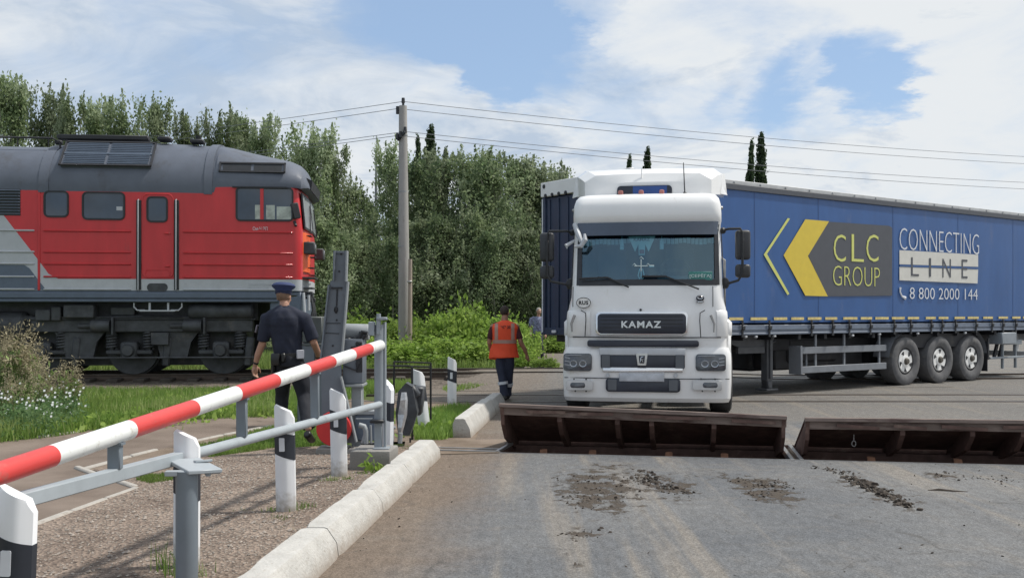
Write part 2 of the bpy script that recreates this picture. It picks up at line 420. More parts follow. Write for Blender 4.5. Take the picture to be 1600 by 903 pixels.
def road_material():
    m = bpy.data.materials.new('road_asphalt'); m.use_nodes = True
    nt = m.node_tree; N, L = nt.nodes, nt.links
    b = N['Principled BSDF']; b.inputs['Roughness'].default_value = 0.82; b.inputs['Specular IOR Level'].default_value = 0.3
    tc = N.new('ShaderNodeTexCoord'); src = tc.outputs['Object']
    def nz(scale, det=6, rough=0.6, sc=(1, 1, 1), loc=(0, 0, 0), rot=0.0, dist=0.0):
        mp = N.new('ShaderNodeMapping'); mp.inputs['Scale'].default_value = sc; mp.inputs['Location'].default_value = loc
        mp.inputs['Rotation'].default_value = (0, 0, rot)
        L.new(src, mp.inputs[0])
        n = N.new('ShaderNodeTexNoise'); n.inputs['Scale'].default_value = scale; n.inputs['Detail'].default_value = det
        n.inputs['Roughness'].default_value = rough; n.inputs['Distortion'].default_value = dist
        L.new(mp.outputs[0], n.inputs[0]); return n.outputs[0]
    def mr(x, a, bb, c=0.0, d=1.0):
        n = N.new('ShaderNodeMapRange'); n.interpolation_type = 'SMOOTHSTEP'
        n.inputs[1].default_value = a; n.inputs[2].default_value = bb; n.inputs[3].default_value = c; n.inputs[4].default_value = d
        L.new(x, n.inputs[0]); return n.outputs[0]
    def mt(op, x, y):
        n = N.new('ShaderNodeMath'); n.operation = op
        for i, q in enumerate((x, y)):
            if isinstance(q, (int, float)): n.inputs[i].default_value = q
            else: L.new(q, n.inputs[i])
        return n.outputs[0]
    def mix(f, c1, c2, mode='MIX'):
        n = N.new('ShaderNodeMixRGB'); n.blend_type = mode
        if isinstance(f, (int, float)): n.inputs[0].default_value = f
        else: L.new(f, n.inputs[0])
        for i, q in ((1, c1), (2, c2)):
            if isinstance(q, tuple): n.inputs[i].default_value = (*q, 1)
            else: L.new(q, n.inputs[i])
        return n.outputs[0]
    big = nz(0.35, 8, 0.6); fine = nz(55, 3, 0.7); grain = nz(140, 2, 0.8)
    base = mix(mr(big, 0.35, 0.65), (0.112, 0.118, 0.127), (0.168, 0.169, 0.169))
    streak = nz(0.9, 7, 0.62, (3.2, 0.16, 1), (4, 2, 0), R(-4))
    base = mix(mr(streak, 0.48, 0.66, 0, 0.85), base, (0.225, 0.203, 0.176))
    base = mix(mr(nz(1.4, 6, 0.6, (2.6, 0.10, 1), (9, 5, 0), R(-14)), 0.54, 0.66, 0, 0.45), base, (0.125, 0.125, 0.127))
    # dust washed up along the left kerb and in the crossing
    sx = N.new('ShaderNodeSeparateXYZ'); L.new(src, sx.inputs[0])
    kx = mt('SUBTRACT', sx.outputs[0], mt('ADD', mt('MULTIPLY', sx.outputs[1], 0.0755), -1.57))
    kx = mt('ADD', kx, mt('MULTIPLY', mt('SUBTRACT', nz(0.8, 6, 0.6, loc=(2, 7, 0)), 0.5), 1.1))
    base = mix(mr(kx, 1.05, 0.15, 0, 0.9), base, (0.168, 0.128, 0.096))
    far = mt('ADD', sx.outputs[1], mt('MULTIPLY', nz(0.5, 7, 0.6, loc=(5, 1, 0)), 5.0))
    base = mix(mr(far, 15.5, 17.5, 0, 0.55), base, (0.165, 0.15, 0.13))
    base = mix(mr(nz(0.55, 9, 0.66, (0.6, 1.3, 1), (1, 8, 0)), 0.54, 0.68, 0, 0.6), base, (0.19, 0.17, 0.145))
    # dried mud dropped by wheels in front of the pit
    spots = [((872, 990, 735, 795), .75), ((1000, 1085, 738, 778), .6), ((1150, 1232, 742, 782), .8), ((1320, 1420, 742, 794), .35),
             ((885, 935, 825, 845), .5), ((900, 1010, 722, 750), .4), ((1090, 1150, 735, 750), .4), ((1440, 1500, 738, 750), .5), ((885, 915, 860, 885), .3)]
    mud = None
    for (x0, x1, y0, y1), amt in spots:
        c = G((x0 + x1) / 2, (y0 + y1) / 2); rx = (x1 - x0) / 2 * c.y / F; ry = abs(G(800, y0).y - G(800, y1).y) / 2
        mp = N.new('ShaderNodeMapping'); mp.vector_type = 'POINT'
        mp.inputs['Location'].default_value = (-c.x / rx, -c.y / ry, 0); mp.inputs['Scale'].default_value = (1 / rx, 1 / ry, 0)
        L.new(src, mp.inputs[0])
        ln = N.new('ShaderNodeVectorMath'); ln.operation = 'LENGTH'; L.new(mp.outputs[0], ln.inputs[0])
        e = mr(ln.outputs['Value'], 1.7, 0.2, 0, amt * .82)
        mud = e if mud is None else mt('MAXIMUM', mud, e)
    mn = mt('ADD', mud, mt('MULTIPLY', mt('SUBTRACT', nz(5.5, 11, 0.74, (1.0, 0.8, 1)), 0.5), 4.2))
    mudm = mt('MULTIPLY', mr(mn, 0.36, 0.52, 0, 0.97), mr(mud, 0.02, 0.2))
    base = mix(mudm, base, (0.045, 0.034, 0.025))
    base = mix(mr(mn, 0.1, 0.6, 0, 0.35), base, mix(0.5, base, (0.18, 0.15, 0.12)))
    sp = nz(26, 3, 0.6, loc=(3, 3, 0))
    base = mix(mr(sp, 0.66, 0.72, 0, 0.6), base, (0.10, 0.085, 0.07))
    # cracks
    vo = N.new('ShaderNodeTexVoronoi'); vo.feature = 'DISTANCE_TO_EDGE'; vo.inputs['Scale'].default_value = 0.42
    wob = N.new('ShaderNodeVectorMath'); wob.operation = 'MULTIPLY_ADD'
    nc = N.new('ShaderNodeTexNoise'); nc.inputs['Scale'].default_value = 2.5; nc.inputs['Detail'].default_value = 6; L.new(src, nc.inputs[0])
    L.new(nc.outputs['Color'], wob.inputs[0]); wob.inputs[1].default_value = (0.7, 0.7, 0); L.new(src, wob.inputs[2])
    L.new(wob.outputs[0], vo.inputs[0])
    crk = mt('MULTIPLY', mr(vo.outputs['Distance'], 0.010, 0.002, 0, 0.6), mr(nz(0.6, 3), 0.5, 0.6))
    base = mix(crk, base, (0.075, 0.07, 0.065))
    base = mix(0.75, base, mix(mr(fine, 0.3, 0.7), (0.55, 0.55, 0.55), (1.42, 1.42, 1.42)), 'MULTIPLY')
    base = mix(0.5, base, mix(mr(nz(16, 5, 0.7, (1, .5, 1)), 0.34, 0.66), (0.68, 0.67, 0.66), (1.28, 1.28, 1.29)), 'MULTIPLY')
    base = mix(0.55, base, mix(mr(grain, 0.34, 0.66), (0.6, 0.6, 0.6), (1.4, 1.4, 1.4)), 'MULTIPLY')
    L.new(base, b.inputs['Base Color'])
    hgt = mt('ADD', mt('MULTIPLY', grain, 0.5), mt('ADD', mt('MULTIPLY', fine, 0.6), mt('MULTIPLY', mudm, 1.6)))
    bp = N.new('ShaderNodeBump'); bp.inputs['Strength'].default_value = 0.6; bp.inputs['Distance'].default_value = 0.014
    L.new(hgt, bp.inputs['Height']); L.new(bp.outputs[0], b.inputs['Normal'])
    return m
M_ROAD = road_material()

sheet('ground', [(-700, -60), (700, -60), (700, 1500), (-700, 1500)], -0.03, M_SOIL, [PIT])
road_outer = [(kerb_x(-12), -12), (60, -12), (60, 60), (2.0, 60), (0.5, 31), (0.1, 24.5), (-1.9, 21.5), (-2.4, 19.2), (-2.2, 17.3), (kerb_x(17.1) - .1, 17.1)]
sheet('road', road_outer, 0.0, M_ROAD, [PIT])
# verge of crushed gravel, the side path, bare dirt, grass soil
gravel_px = [(-300, 1000), (50, 822), (210, 762), (145, 735), (232, 722), (320, 716), (430, 702), (520, 697), (560, 700), (690, 697)]
gp = [G(*p) for p in gravel_px]
gp = [(p.x, p.y) for p in gp] + [(kerb_x(10.9) - .05, 10.85), (kerb_x(3) - .05, 3), (-6, 3)]
sheet('gravel_verge', gp, 0.012, M_GRAVEL)
path_px = [(-700, 760), (0, 690), (80, 681), (135, 672), (270, 655), (430, 649), (430, 668), (280, 697), (145, 735), (210, 762), (50, 822), (-300, 1000)]
pp = [G(*p) for p in path_px]
sheet('path', [(-16, 10.5)] + [(p.x, p.y) for p in pp] + [(-9, 5)], 0.0, M_PATH)
dp_ = [(-1.5, 12.0), (-0.45, 12.2), (kerb_x(16.9) - .08, 17.0), (-2.2, 17.2), (-3.4, 18.9), (-3.4, 16.8), (-2.2, 14.0)]
sheet('dirt_strip', dp_, 0.002, M_DIRT)
sheet('crossing_apron', [(kerb_x(10.9) - .45, 10.85), (-0.14, 11.03), (-0.05, 12.25), (-1.3, 12.1)], 0.006, M_DIRT)

sheet('dirt_strip', [(p.x, p.y) for p in [G(*q) for q in [(125, 738), (232, 725), (320, 719), (430, 705), (470, 690), (430, 664), (280, 694)]]], 0.004, M_DIRT)
# pit walls
mb = MB()
for i in range(4):
    a, b_ = PIT[i], PIT[(i + 1) % 4]
    mb.add([a, b_, b_ - Vector((0, 0, PIT_H)), a - Vector((0, 0, PIT_H))], [(0, 1, 2, 3)])
mb.add([p - Vector((0, 0, PIT_H)) for p in PIT], [(0, 1, 2, 3)])
M_RUST = mat('rusty_steel', (0.115, 0.066, 0.054), 0.75, 0.0, var=0.35, scale=7, dirt=(0.20, 0.145, 0.115), dirt_amt=0.4, dirt_scale=3.5, bump=0.15, bscale=30)
M_RUST_LT = mat('dusty_rusty_steel', (0.19, 0.145, 0.125), 0.8, 0.0, var=0.25, scale=6, dirt=(0.07, 0.035, 0.03), dirt_amt=0.55, dirt_scale=4, stretch=(0.5, 1, 3), bump=0.15, bscale=30)
M_CONC = mat('concrete', (0.25, 0.24, 0.225), 0.9, var=0.15, scale=4, dirt=(0.13, 0.12, 0.11), dirt_amt=0.35, bump=0.3, bscale=50)
tag(mb.build('pit_walls', M_RUST, recalc=False, flat=True), kind='structure')

# second track: bed and crossing ramp
def zr(xw): # running height of the second track, falling to road level at the right
    t = min(1, max(0, (xw - 1.6) / 5.4)); t = t * t * (3 - 2 * t)
    return 0.235 * (1 - t) + 0.035 * t
xs = np.arange(-30, 7.01, 0.5)
rings = []
for x in xs:
    h = 0.09
    rings.append([TR(x, y, z + 0.02 * noise.noise((x, y * 2, 3))) for y, z in ((-3.4, -0.02), (-2.4, 0.0), (-1.6, h), (-.7, h + .01), (0, h), (.7, h + .01), (1.6, h), (2.4, 0.02), (3.6, -.02))])
mb = MB(); mb.loft(rings, False, False)
tag(mb.build('track_bed', M_BALLAST), kind='structure')
rings = []
for x in np.arange(6.0, 16.6, 0.35):
    w = TR(x, 0, 0).x; z = zr(w) - 0.012
    edge = 1.0 if x > 6.4 else 0.55
    rings.append([TR(x + (0.25 * noise.noise((y * 2, x, 1)) if x < 6.3 else 0), y, zz) for y, zz in ((-3.1, 0.006), (-2.2, z * .35 * edge + .006), (-0.86, z * edge), (-0.84, z - .03), (-0.7, z - .03), (-.68, z * edge), (.68, z * edge), (.7, z - .03), (.84, z - .03), (.86, z * edge), (2.2, z * .4 + .006), (3.3, 0.006))])
mb = MB(); mb.loft(rings, False, False)
tag(mb.build('crossing_ramp', M_ROAD), kind='structure')

M_RAIL = mat('rail_steel', (0.10, 0.075, 0.06), 0.6, 0.3, var=0.2, scale=8)
M_RAILTOP = mat('polished_rail', (0.5, 0.48, 0.46), 0.3, 0.9, var=0.1)
M_TIE = mat('creosote_wood', (0.06, 0.05, 0.042), 0.9, var=0.3, scale=9)
def rail(mb, pts):
    prof = [(-.065, -.15), (.065, -.15), (.065, -.135), (.012, -.12), (.012, -.04), (.036, -.03), (.036, 0), (-.036, 0), (-.036, -.03), (-.012, -.04), (-.012, -.12), (-.065, -.135)]
    rings = []
    for i, p in enumerate(pts):
        t = (pts[min(i + 1, len(pts) - 1)] - pts[max(0, i - 1)]).normalized(); side = Vector((0, 0, 1)).cross(t).normalized()
        rings.append([p + side * a + Vector((0, 0, b)) for a, b in prof])
    mb.loft(rings, True, True, 0)
    for i in range(len(pts) - 1): # the shining head, a hair above
        t = (pts[i + 1] - pts[i]).normalized(); s = Vector((0, 0, 1)).cross(t) * .03; u = Vector((0, 0, .003))
        mb.add([pts[i] + s + u, pts[i] - s + u, pts[i + 1] - s + u, pts[i + 1] + s + u], [(0, 1, 2, 3)], 1)
tk = thing('railway_track', 'far raised railway track under the red locomotive on dark ballast', 'railway track', (0, 22.3, 0))
for off in (-.76, .76):
    mb = MB(); pts = []
    for x in np.arange(-28, 24.1, 1.0):
        p = TR(x, off, 0); p.z = zr(p.x) + (0.012 if p.x < 1.5 else 0.006); pts.append(p)
    rail(mb, pts); mb.build('rail', [M_RAIL, M_RAILTOP], tk, world=True)
mb = MB()
for x in np.arange(-27.6, 6.2, 0.55):
    p = TR(x, 0, 0.10)
    if x > -27: mb.box(p, (.22, 2.6, .14), (0, 0, LA), bev=.015)
o = mb.build('sleepers', M_TIE, tk, world=True); o['kind'] = 'stuff'
tk = thing('railway_track', 'nearer railway track sunk flush into the asphalt behind the barrier pit', 'railway track', (6, 18.2, 0))
for Y in (17.5, 18.95):
    mb = MB(); rail(mb, [Vector((x, Y, 0.008)) for x in np.arange(-3.3, 45, 3.0)])
    mb.build('rail', [M_RAIL, M_RAILTOP], tk, world=True)
mb = MB() # flangeway gaps alongside each rail
for Y in (17.5, 18.95):
    mb.box((20, Y + .10, 0.001), (44, .09, 0.008)); mb.box((20, Y - .07, 0.001), (44, .045, 0.008))
mb.build('flangeway', M_RAIL, tk, world=True)

# flush edging along the path, broken white concrete
M_EDGE = mat('edging_concrete', (0.40, 0.375, 0.34), 0.9, var=0.2, scale=5, dirt=(0.2, 0.17, 0.14), dirt_amt=0.5, dirt_scale=5, bump=0.3)
mb = MB()
for pl in ([(132, 733), (205, 713), (285, 694), (350, 680), (425, 666)], [(120, 731), (150, 741), (180, 751), (213, 762)], [(214, 763), (165, 781), (110, 801), (50, 823), (-40, 858)],
           [(60, 684), (110, 677), (135, 671)], [(262, 656), (300, 653)]):
    for a, b_ in zip(pl, pl[1:]):
        A, B = G(*a), G(*b_); n = max(1, int((B - A).length / .5))
        for k in range(n):
            p = A.lerp(B, k / n); q = A.lerp(B, (k + .97) / n)
            if random.random() < .04: continue
            dz = random.uniform(-.004, .004)
            mb.bar(p + Vector((0, 0, -.008 + dz)), q + Vector((random.uniform(-.01, .01), random.uniform(-.02, .02), -.008 + dz)), .07, .06, bev=.015)
tag(mb.build('path_edging', M_EDGE), kind='structure')

# ------------------------------------------------------------------ kerb stones
M_KERB = mat('whitewashed_kerb', (0.47, 0.46, 0.435), 0.85, var=0.12, scale=5, dirt=(0.33, 0.30, 0.26), dirt_amt=0.42, dirt_scale=30, bump=0.45, bscale=45)
ground_dirt(M_KERB, 0.0, .11, (.24, .19, .145), .7, .12, 14)
def kerb_stone(p, q, label, w=.27, h=.2, worn=1.0, seed=0):
    p, q = Vector(p), Vector(q); d = (q - p).normalized(); s = Vector((d.y, -d.x, 0))
    root = thing('kerb_stone', label, 'kerb', p, 0, 'whitewashed kerb stones along the road')
    prof = [(-w, -.06), (-w, h * .75), (-w + .03, h), (-.105, h + .002), (-.085, h * .985), (-.022, h * .45), (0, -.06)]
    L = (q - p).length; n = max(6, int(L / .09)); rings = []
    for i in range(n + 1):
        t = i / n; c = p + d * (L * t); e = min(t, 1 - t) * L
        rr = []
        for k, (a, z) in enumerate(prof):
            nv = noise.noise_vector((c.x * 4 + seed * 7.3 + a * 9, c.y * 4 + seed, z * 9))
            nb = noise.noise((c.x * 1.7 + seed * 3, c.y * 1.7, a * 5 + z * 4))
            rd = max(0, 1 - e / .05) * (.012 if worn > .3 else .006)
            off = Vector(((nv.x * .003) * worn, nv.y * .003 * worn, (nv.z * .003 - max(0, nb - .3) * .045) * worn if z > 0 else 0))
            rr.append(c + s * (a + rd * (1 if a < -w / 2 else -1)) + Vector((0, 0, z - (rd if z > h * .5 else 0))) + off)
        rings.append(rr)
    mb = MB(); mb.loft(rings, True, True)
    o = mb.build('kerb_body', M_KERB, root, world=True, angle=33)
    return root
KB = [(3.4, 4.93), (4.945, 6.345), (6.36, 7.745), (7.757, 9.045), (9.057, 9.99), (10.0, 10.78)]
KL = ['whitewashed kerb stone cut off by the bottom edge of the view', 'long whole whitewashed kerb stone opposite the grey rest post', 'long chipped whitewashed kerb stone next to the delineator in gravel',
      'whitewashed kerb stone with cracked face just before the concrete block', 'short whitewashed kerb stone beside the concrete block of the gate post', 'crumbled last whitewashed kerb stone before the barrier pit']
for i, ((a, b_), l) in enumerate(zip(KB, KL)):
    kerb_stone((kerb_x(a), a, 0), (kerb_x(b_), b_, 0), l, seed=i, worn=1.4 if i > 2 else 1.0, h=.19)
kerb_stone((-.50, 12.4, 0), (-.235, 15.35, 0), 'clean angular white kerb beam lying beside the raised plate', .25, .24, .15, 11)
kerb_stone((-.225, 15.42, 0), (-.10, 16.75, 0), 'smaller white kerb piece at the feet of the orange vested worker', .25, .22, .2, 12)

# ------------------------------------------------------------------ raised barrier plates over the pit
def pit(x, y, z): return PA + PE * x + PN * y + Vector((0, 0, z))
def barrier_plate(x0, x1, zl, zr_, label, ribs):
    root = thing('barrier_plate', label, 'road barrier', pit((x0 + x1) / 2, PIT_D, 0), 0, 'raised steel road barrier plates')
    yh, ye = PIT_D - .02, 0.16
    def top(x, t, dz=0):   # t=0 hinge, 1 raised lip; dz below the plate surface (perpendicular)
        zt = zl + (zr_ - zl) * (x - x0) / (x1 - x0)
        a = math.atan2(zt, yh - ye)
        return pit(x, yh + (ye - yh) * t + math.sin(a) * -dz * -1 * 1.0, zt * t - math.cos(a) * dz)
    mb = MB(); n = 8
    rings = []
    for i in range(n + 1):
        x = x0 + (x1 - x0) * i / n
        rings.append([top(x, 0), top(x, 1), top(x, 1, .018), top(x, 0, .018)])
    mb.loft(rings, True, True); mb.build('deck', M_RUST, root, world=True, flat=True)
    mb = MB(); rings = []
    for i in range(n + 1):
        x = x0 + (x1 - x0) * i / n; j = .006 * noise.noise((x * 3, zl, 0))
        zt = zl + (zr_ - zl) * (x - x0) / (x1 - x0)
        rings.append([pit(x, ye - .035 + j, zt + .004), pit(x, ye + .02, zt + .006), pit(x, ye + .05, zt - .118), pit(x, ye + .025 + j, zt - .122), pit(x, ye + .018 + j, zt - .045), pit(x, ye - .04 + j, zt - .03)])
    mb.loft(rings, True, True); mb.build('lip', M_RUST_LT, root, world=True, flat=True)
    for s in (0, 1):
        x = (x0 + .01, x1 - .05)[s]
        mb = MB(); zt = (zl, zr_)[s]
        mb.prism([pit(x, ye, zt - .03), pit(x, ye + .05, zt - .24), pit(x, ye + .25, zt - .42), pit(x, yh, -.16), pit(x, yh, -.02)], PE * .04)
        mb.build('side_cheek', M_RUST, root, world=True, flat=True)
    for rx in ribs:
        zt = zl + (zr_ - zl) * (rx - x0) / (x1 - x0)
        mb = MB()
        mb.prism([pit(rx, ye + .07, zt - .03), pit(rx, ye + .075, zt - .18), pit(rx, ye + .3, zt - .36), pit(rx, yh, -.14), pit(rx, yh, -.03)], PE * .05)
        mb.build('rib', M_RUST, root, world=True, flat=True)
    mb = MB()
    mb.bar(pit(x0 + .03, yh - .2, -.10), pit(x1 - .03, yh - .2, -.10), .05, .12)
    mb.build('cross_beam', M_RUST, root, world=True, flat=True)
    for k in range(5): # peeled scraps of sheet on the lip
        mb = MB()
        x = x0 + .35 + k * (x1 - x0 - .5) / 5 + random.uniform(-.1, .1); zt = zl + (zr_ - zl) * (x - x0) / (x1 - x0)
        mb.bar(pit(x, ye - .02, zt - .072), pit(x + random.uniform(.3, .5), ye - .012, zt - .080 + random.uniform(-.02, .02)), .012, .035)
        mb.build('peeled_strip', M_RUST, root, world=True)
barrier_plate(-.03, 3.12, .53, .445, 'raised rusty barrier plate standing a little tilted in front of the white truck', [.62, 1.27, 1.65, 2.33])
pr = barrier_plate(3.31, 6.62, .43, .45, 'raised barrier plate with a pale shackle hanging under it, nearest the trailer wheels', [4.3, 5.0, 5.5, 6.1])
dv = thing('pit_divider', 'pair of worn steel channels dividing the two barrier plates', 'steel beam', pit(3.215, .6, 0))
for k, x in enumerate((3.165, 3.262)):
    mb = MB(); mb.bar(pit(x, .0, -.03), pit(x, PIT_D, -.03), .045, .07, bev=.004)
    mb.build('channel', M_STEEL, dv, world=True)
mb = MB(); mb.bar(pit(3.213, .004, -.055), pit(3.213, PIT_D - .004, -.055), .05, .03); mb.build('infill', M_DIRT, dv, world=True)
fr = thing('slot_drain', 'worn steel slot drain set in the asphalt left of the barrier pit', 'drain', pit(-.3, .1, 0))
mb = MB()
mb.bar(pit(-.75, .02, .008), pit(0.0, .02, .008), .05, .02); mb.bar(pit(-.75, .22, .008), pit(-.03, .22, .008), .035, .018)
mb.bar(pit(-.03, .0, .01), pit(.02, .7, .012), .035, .03); mb.build('strip', M_STEEL, fr, world=True)
lp = thing('pit_lining', 'bright worn steel angle along the near edge of the barrier pit', 'steel edge', pit(3.3, 0, 0))
mb = MB(); mb.bar(pit(0, -.012, -.028), pit(PIT_L, -.012, -.028), .022, .068); mb.build('edge_angle', M_STEEL, lp, world=True)
M_BRKT = mat('orange_rust', (0.30, 0.15, 0.09), 0.8, var=0.3, scale=12)
for i, x in enumerate((.36, .93, 1.80, 2.42, 4.0, 4.9, 5.9)):
    mb = MB(); mb.prism([pit(x, .28, -PIT_H), pit(x + .12, .28, -PIT_H), pit(x + .10, .55, -.03), pit(x + .02, .55, -.03)], PN * .03 + Vector((0, 0, .0)))
    mb.prism([pit(x + .02, .50, -.30), pit(x + .10, .50, -.30), pit(x + .09, .62, -.06), pit(x + .03, .62, -.06)], Vector((0, 0, .03)))
    o = mb.build('pit_bracket', M_BRKT, flat=True)
    tag(o, ('small orange rusty bracket in the pit under the left plate' if i < 4 else 'small orange rusty bracket in the pit under the right plate'), 'bracket', 'rusty brackets on the floor of the barrier pit')
# shackle hanging from the right plate
mb = MB(); c = pit(3.86, .45, .13)
mb.tube([c + Vector((.0, 0, .10)), c + Vector((0, 0, .03))], .006, 6)
mb.tube([c + Vector((.022 * math.cos(a), 0, .03 * math.sin(a))) for a in np.linspace(0, 2 * math.pi, 13)], .006, 6)
tag(mb.build('shackle', M_STEEL), 'pale steel shackle dangling inside the right barrier plate', 'shackle')
# ------------------------------------------------------------------ locomotive
def red_mat(name, col):
    return mat(name, col, 0.42, var=0.12, scale=1.2, dirt=(col[0] * .5, col[1] * .8 + .02, col[2] * .8 + .02), dirt_amt=0.16, dirt_scale=1.7, coat=0.1, stretch=(2.2, 2.2, .55))
M_RED = red_mat('loco_red', (0.56, 0.030, 0.036))
M_ORANGE = mat('signal_orange', (0.85, 0.13, 0.03), 0.5, var=0.06)
M_LGREY = mat('loco_light_grey', (0.46, 0.48, 0.51), 0.5, var=0.08, dirt=(0.2, 0.19, 0.18), dirt_amt=0.2)
M_BLUEGREY = mat('loco_blue_grey', (0.105, 0.135, 0.185), 0.5, var=0.1, dirt=(0.09, 0.09, 0.09), dirt_amt=0.2)
M_ROOF = mat('loco_roof_grey', (0.100, 0.115, 0.148), 0.55, var=0.15, scale=1.6, dirt=(0.07, 0.07, 0.075), dirt_amt=0.4, dirt_scale=1.3, bump=0.04, bscale=14)
M_BOGIE = mat('bogie_grime', (0.052, 0.056, 0.063), 0.6, var=0.4, scale=5, dirt=(0.12, 0.11, 0.10), dirt_amt=0.35, dirt_scale=3, bump=0.1, bscale=30)
M_LGLASS = mat('cab_glass', (0.022, 0.042, 0.07), 0.05, var=0.4, scale=1.5, spec=0.9)
M_CURTAIN = mat('pale_cab_board', (0.42, 0.46, 0.42), 0.6, var=0.3, scale=9)
_c, _s = math.cos(LA), math.sin(LA)
def LP(px, py):
    X0, Y0 = LOC0.x + 1.5 * _s, LOC0.y - 1.5 * _c
    r = (px - 800) / F
    x = (r * Y0 - X0) / (_c - r * _s)
    Y = Y0 + x * _s
    return x, HC - (py - 490) * Y / F
def LX(px): return LP(px, 490)[0]
loco = thing('locomotive', 'red and grey diesel locomotive standing on the far track', 'locomotive', LOC0, LA)
XF = LX(472)        # front corner of the cab
XB = -11.0
ZR0, ZR1 = LP(250, 436)[1], 4.14
ZG0 = LP(250, 454)[1]; ZS0 = LP(250, 472)[1]
def plan(xf, z, n=5, h=1.5, xb=XB):
    pts = [(xb, -h)]
    for k in range(n + 1):
        a = R(90 * k / n); pts.append((xf - .16 + .16 * math.sin(a), -h + .14 - .14 * math.cos(a)))
    pts += [(xf + .05, -.7), (xf + .075, 0), (xf + .05, .7)]
    for k in range(n + 1):
        a = R(90 - 90 * k / n); pts.append((xf - .16 + .16 * math.sin(a), h - .14 + .14 * math.cos(a)))
    pts.append((xb, h))
    return [Vector((x, y, z)) for x, y in pts]
XC = LX(333)
def cut(ps): return [Vector((max(p.x, XC), p.y, p.z)) for p in ps]
mb = MB(); mb.loft([plan(XF, ZR0), plan(XF, 3.30), plan(XF - .085, 4.115)], True, True)
mb.loft([cut(plan(XF - .086, 4.10, h=1.498)), cut(plan(XF - .10, 4.24, h=1.498))], True, True)
body = mb.build('body', M_RED, loco)
mb = MB(); mb.loft([plan(XF + .002, ZG0, h=1.503), plan(XF + .002, ZR0 - .002, h=1.503)], True, True)
mb.build('lower_band', M_LGREY, loco)
mb = MB()
mb.box(((XB + XF - .5) / 2, 0, (ZG0 + ZS0) / 2 + .02), (XF - .5 - XB, 3.06, (ZG0 - ZS0) * .55), bev=.02)
mb.box(((XB + XF - .5) / 2, 0, (ZG0 + ZS0) / 2), (XF - .5 - XB, 2.98, ZG0 - ZS0))
mb.box(((XB + XF - .5) / 2, 0, ZS0 + .03), (XF - .5 - XB, 3.05, .05), bev=.01)
mb.build('sill', M_BLUEGREY, loco)
# grey wedges of the livery at the left: thin sheets riding on the side
yS = -1.5
def side_poly(px, m, nm, d=.004):
    mb = MB(); mb.prism([Vector((LP(*p)[0], yS - d, LP(*p)[1])) for p in px], (0, d - .001, 0)); return mb.build(nm, m, loco, flat=True)
side_poly([(-60, 334), (0, 334), (6, 337), (62, 409), (76, 428), (92, 436), (90, 437), (-60, 434)], M_LGREY, 'livery_wedge', .004)
side_poly([(-60, 413), (38, 414), (46, 419), (62, 440), (70, 450), (70, 453), (-60, 452)], M_BLUEGREY, 'livery_wedge', .007)
# pressed ridges
mb = MB()
rid = [LP(140, y)[1] for y in (361, 394, 412.5, 432.5, 452)]
for i, z in enumerate(rid):
    for a, b_ in (((-60, 54), (68, 205), (286, 458)) if i < 4 else ((-60, 54), (68, 205), (286, 430))):
        m = 0 if (i < 4 and a > 0) else 1
        mb.box(((LX(a) + LX(b_)) / 2, yS - .008, z), (LX(b_) - LX(a), .045, .035), m=m, bev=.012)
mb.box((LX(61), yS - .006, (ZG0 + 4.1) / 2), (.05, .02, 4.1 - ZG0), bev=.006)
mb.build('pressed_ridge', [M_RED, M_LGREY], loco)
# windows
def window(x0, y0, x1, y1, r=.07, parent=loco, nm='window', split=None, grow=.035, m_frame=None):
    a, za = LP(x0, y1); b_, zb = LP(x1, y0)
    cx, cz, w, h = (a + b_) / 2, (za + zb) / 2, b_ - a, zb - za
    mb = MB(); o = rrect(cx, cz, w + 2 * grow, h + 2 * grow, r + grow); i_ = rrect(cx, cz, w, h, r)
    n = len(o)
    rings = [[Vector((x, yS - .001, z)) for x, z in o], [Vector((x, yS - .022, z)) for x, z in o], [Vector((x, yS - .022, z)) for x, z in i_], [Vector((x, yS - .004, z)) for x, z in i_]]
    mb.loft(rings, True, False)
    f = mb.build(nm, m_frame or M_BLACK, parent)
    mb = MB(); mb.prism([Vector((x, yS - .006, z)) for x, z in i_], (0, .004, 0))
    g = mb.build('pane', M_LGLASS, f, flat=True)
    return f, (cx, cz, w, h)
window(71, 301, 105, 337); f, q = window(131, 303, 193, 341)
mb = MB(); mb.box((q[0] + q[2] * .40, yS - .008, q[1] - .05), (.12, .004, .08)); mb.build('sticker', M_LGREY, f)
f, q = window(371, 296, 456, 343, r=.06, nm='cab_window')
mb = MB(); mb.box((q[0] - q[2] * .05, yS - .014, q[1]), (.07, .03, q[3])); mb.build('mullion', M_RED, f)
mb = MB()
for dx, w, hh in ((-.13, .14, .30), (.12, .18, .30), (.40, .30, .27)):
    mb.box((q[0] + dx, yS - .0075, q[1] - q[3] / 2 + hh / 2 + .01), (w, .003, hh))
mb.build('sun_shade', M_CURTAIN, f)
mb = MB(); mb.box((q[0] - .1, yS - .03, q[1] + q[3] / 2 + .03), (q[2] * 1.0, .03, .03)); mb.build('drip_rail', M_BLACK, f)
# louvre
mb = MB(); (a, za), (b_, zb) = LP(-60, 336), LP(32, 296)
mb.box(((a + b_) / 2, yS - .003, (za + zb) / 2), (b_ - a, .01, zb - za))
lv = mb.build('louvre', M_BLACK, loco); mb = MB()
for k in range(9):
    z = za + (zb - za) * (k + .5) / 9
    mb.box(((a + b_) / 2, yS - .018, z), (b_ - a, .035, .012), (R(-28), 0, 0))
mb.build('louvre_blades', M_BLUEGREY, lv)
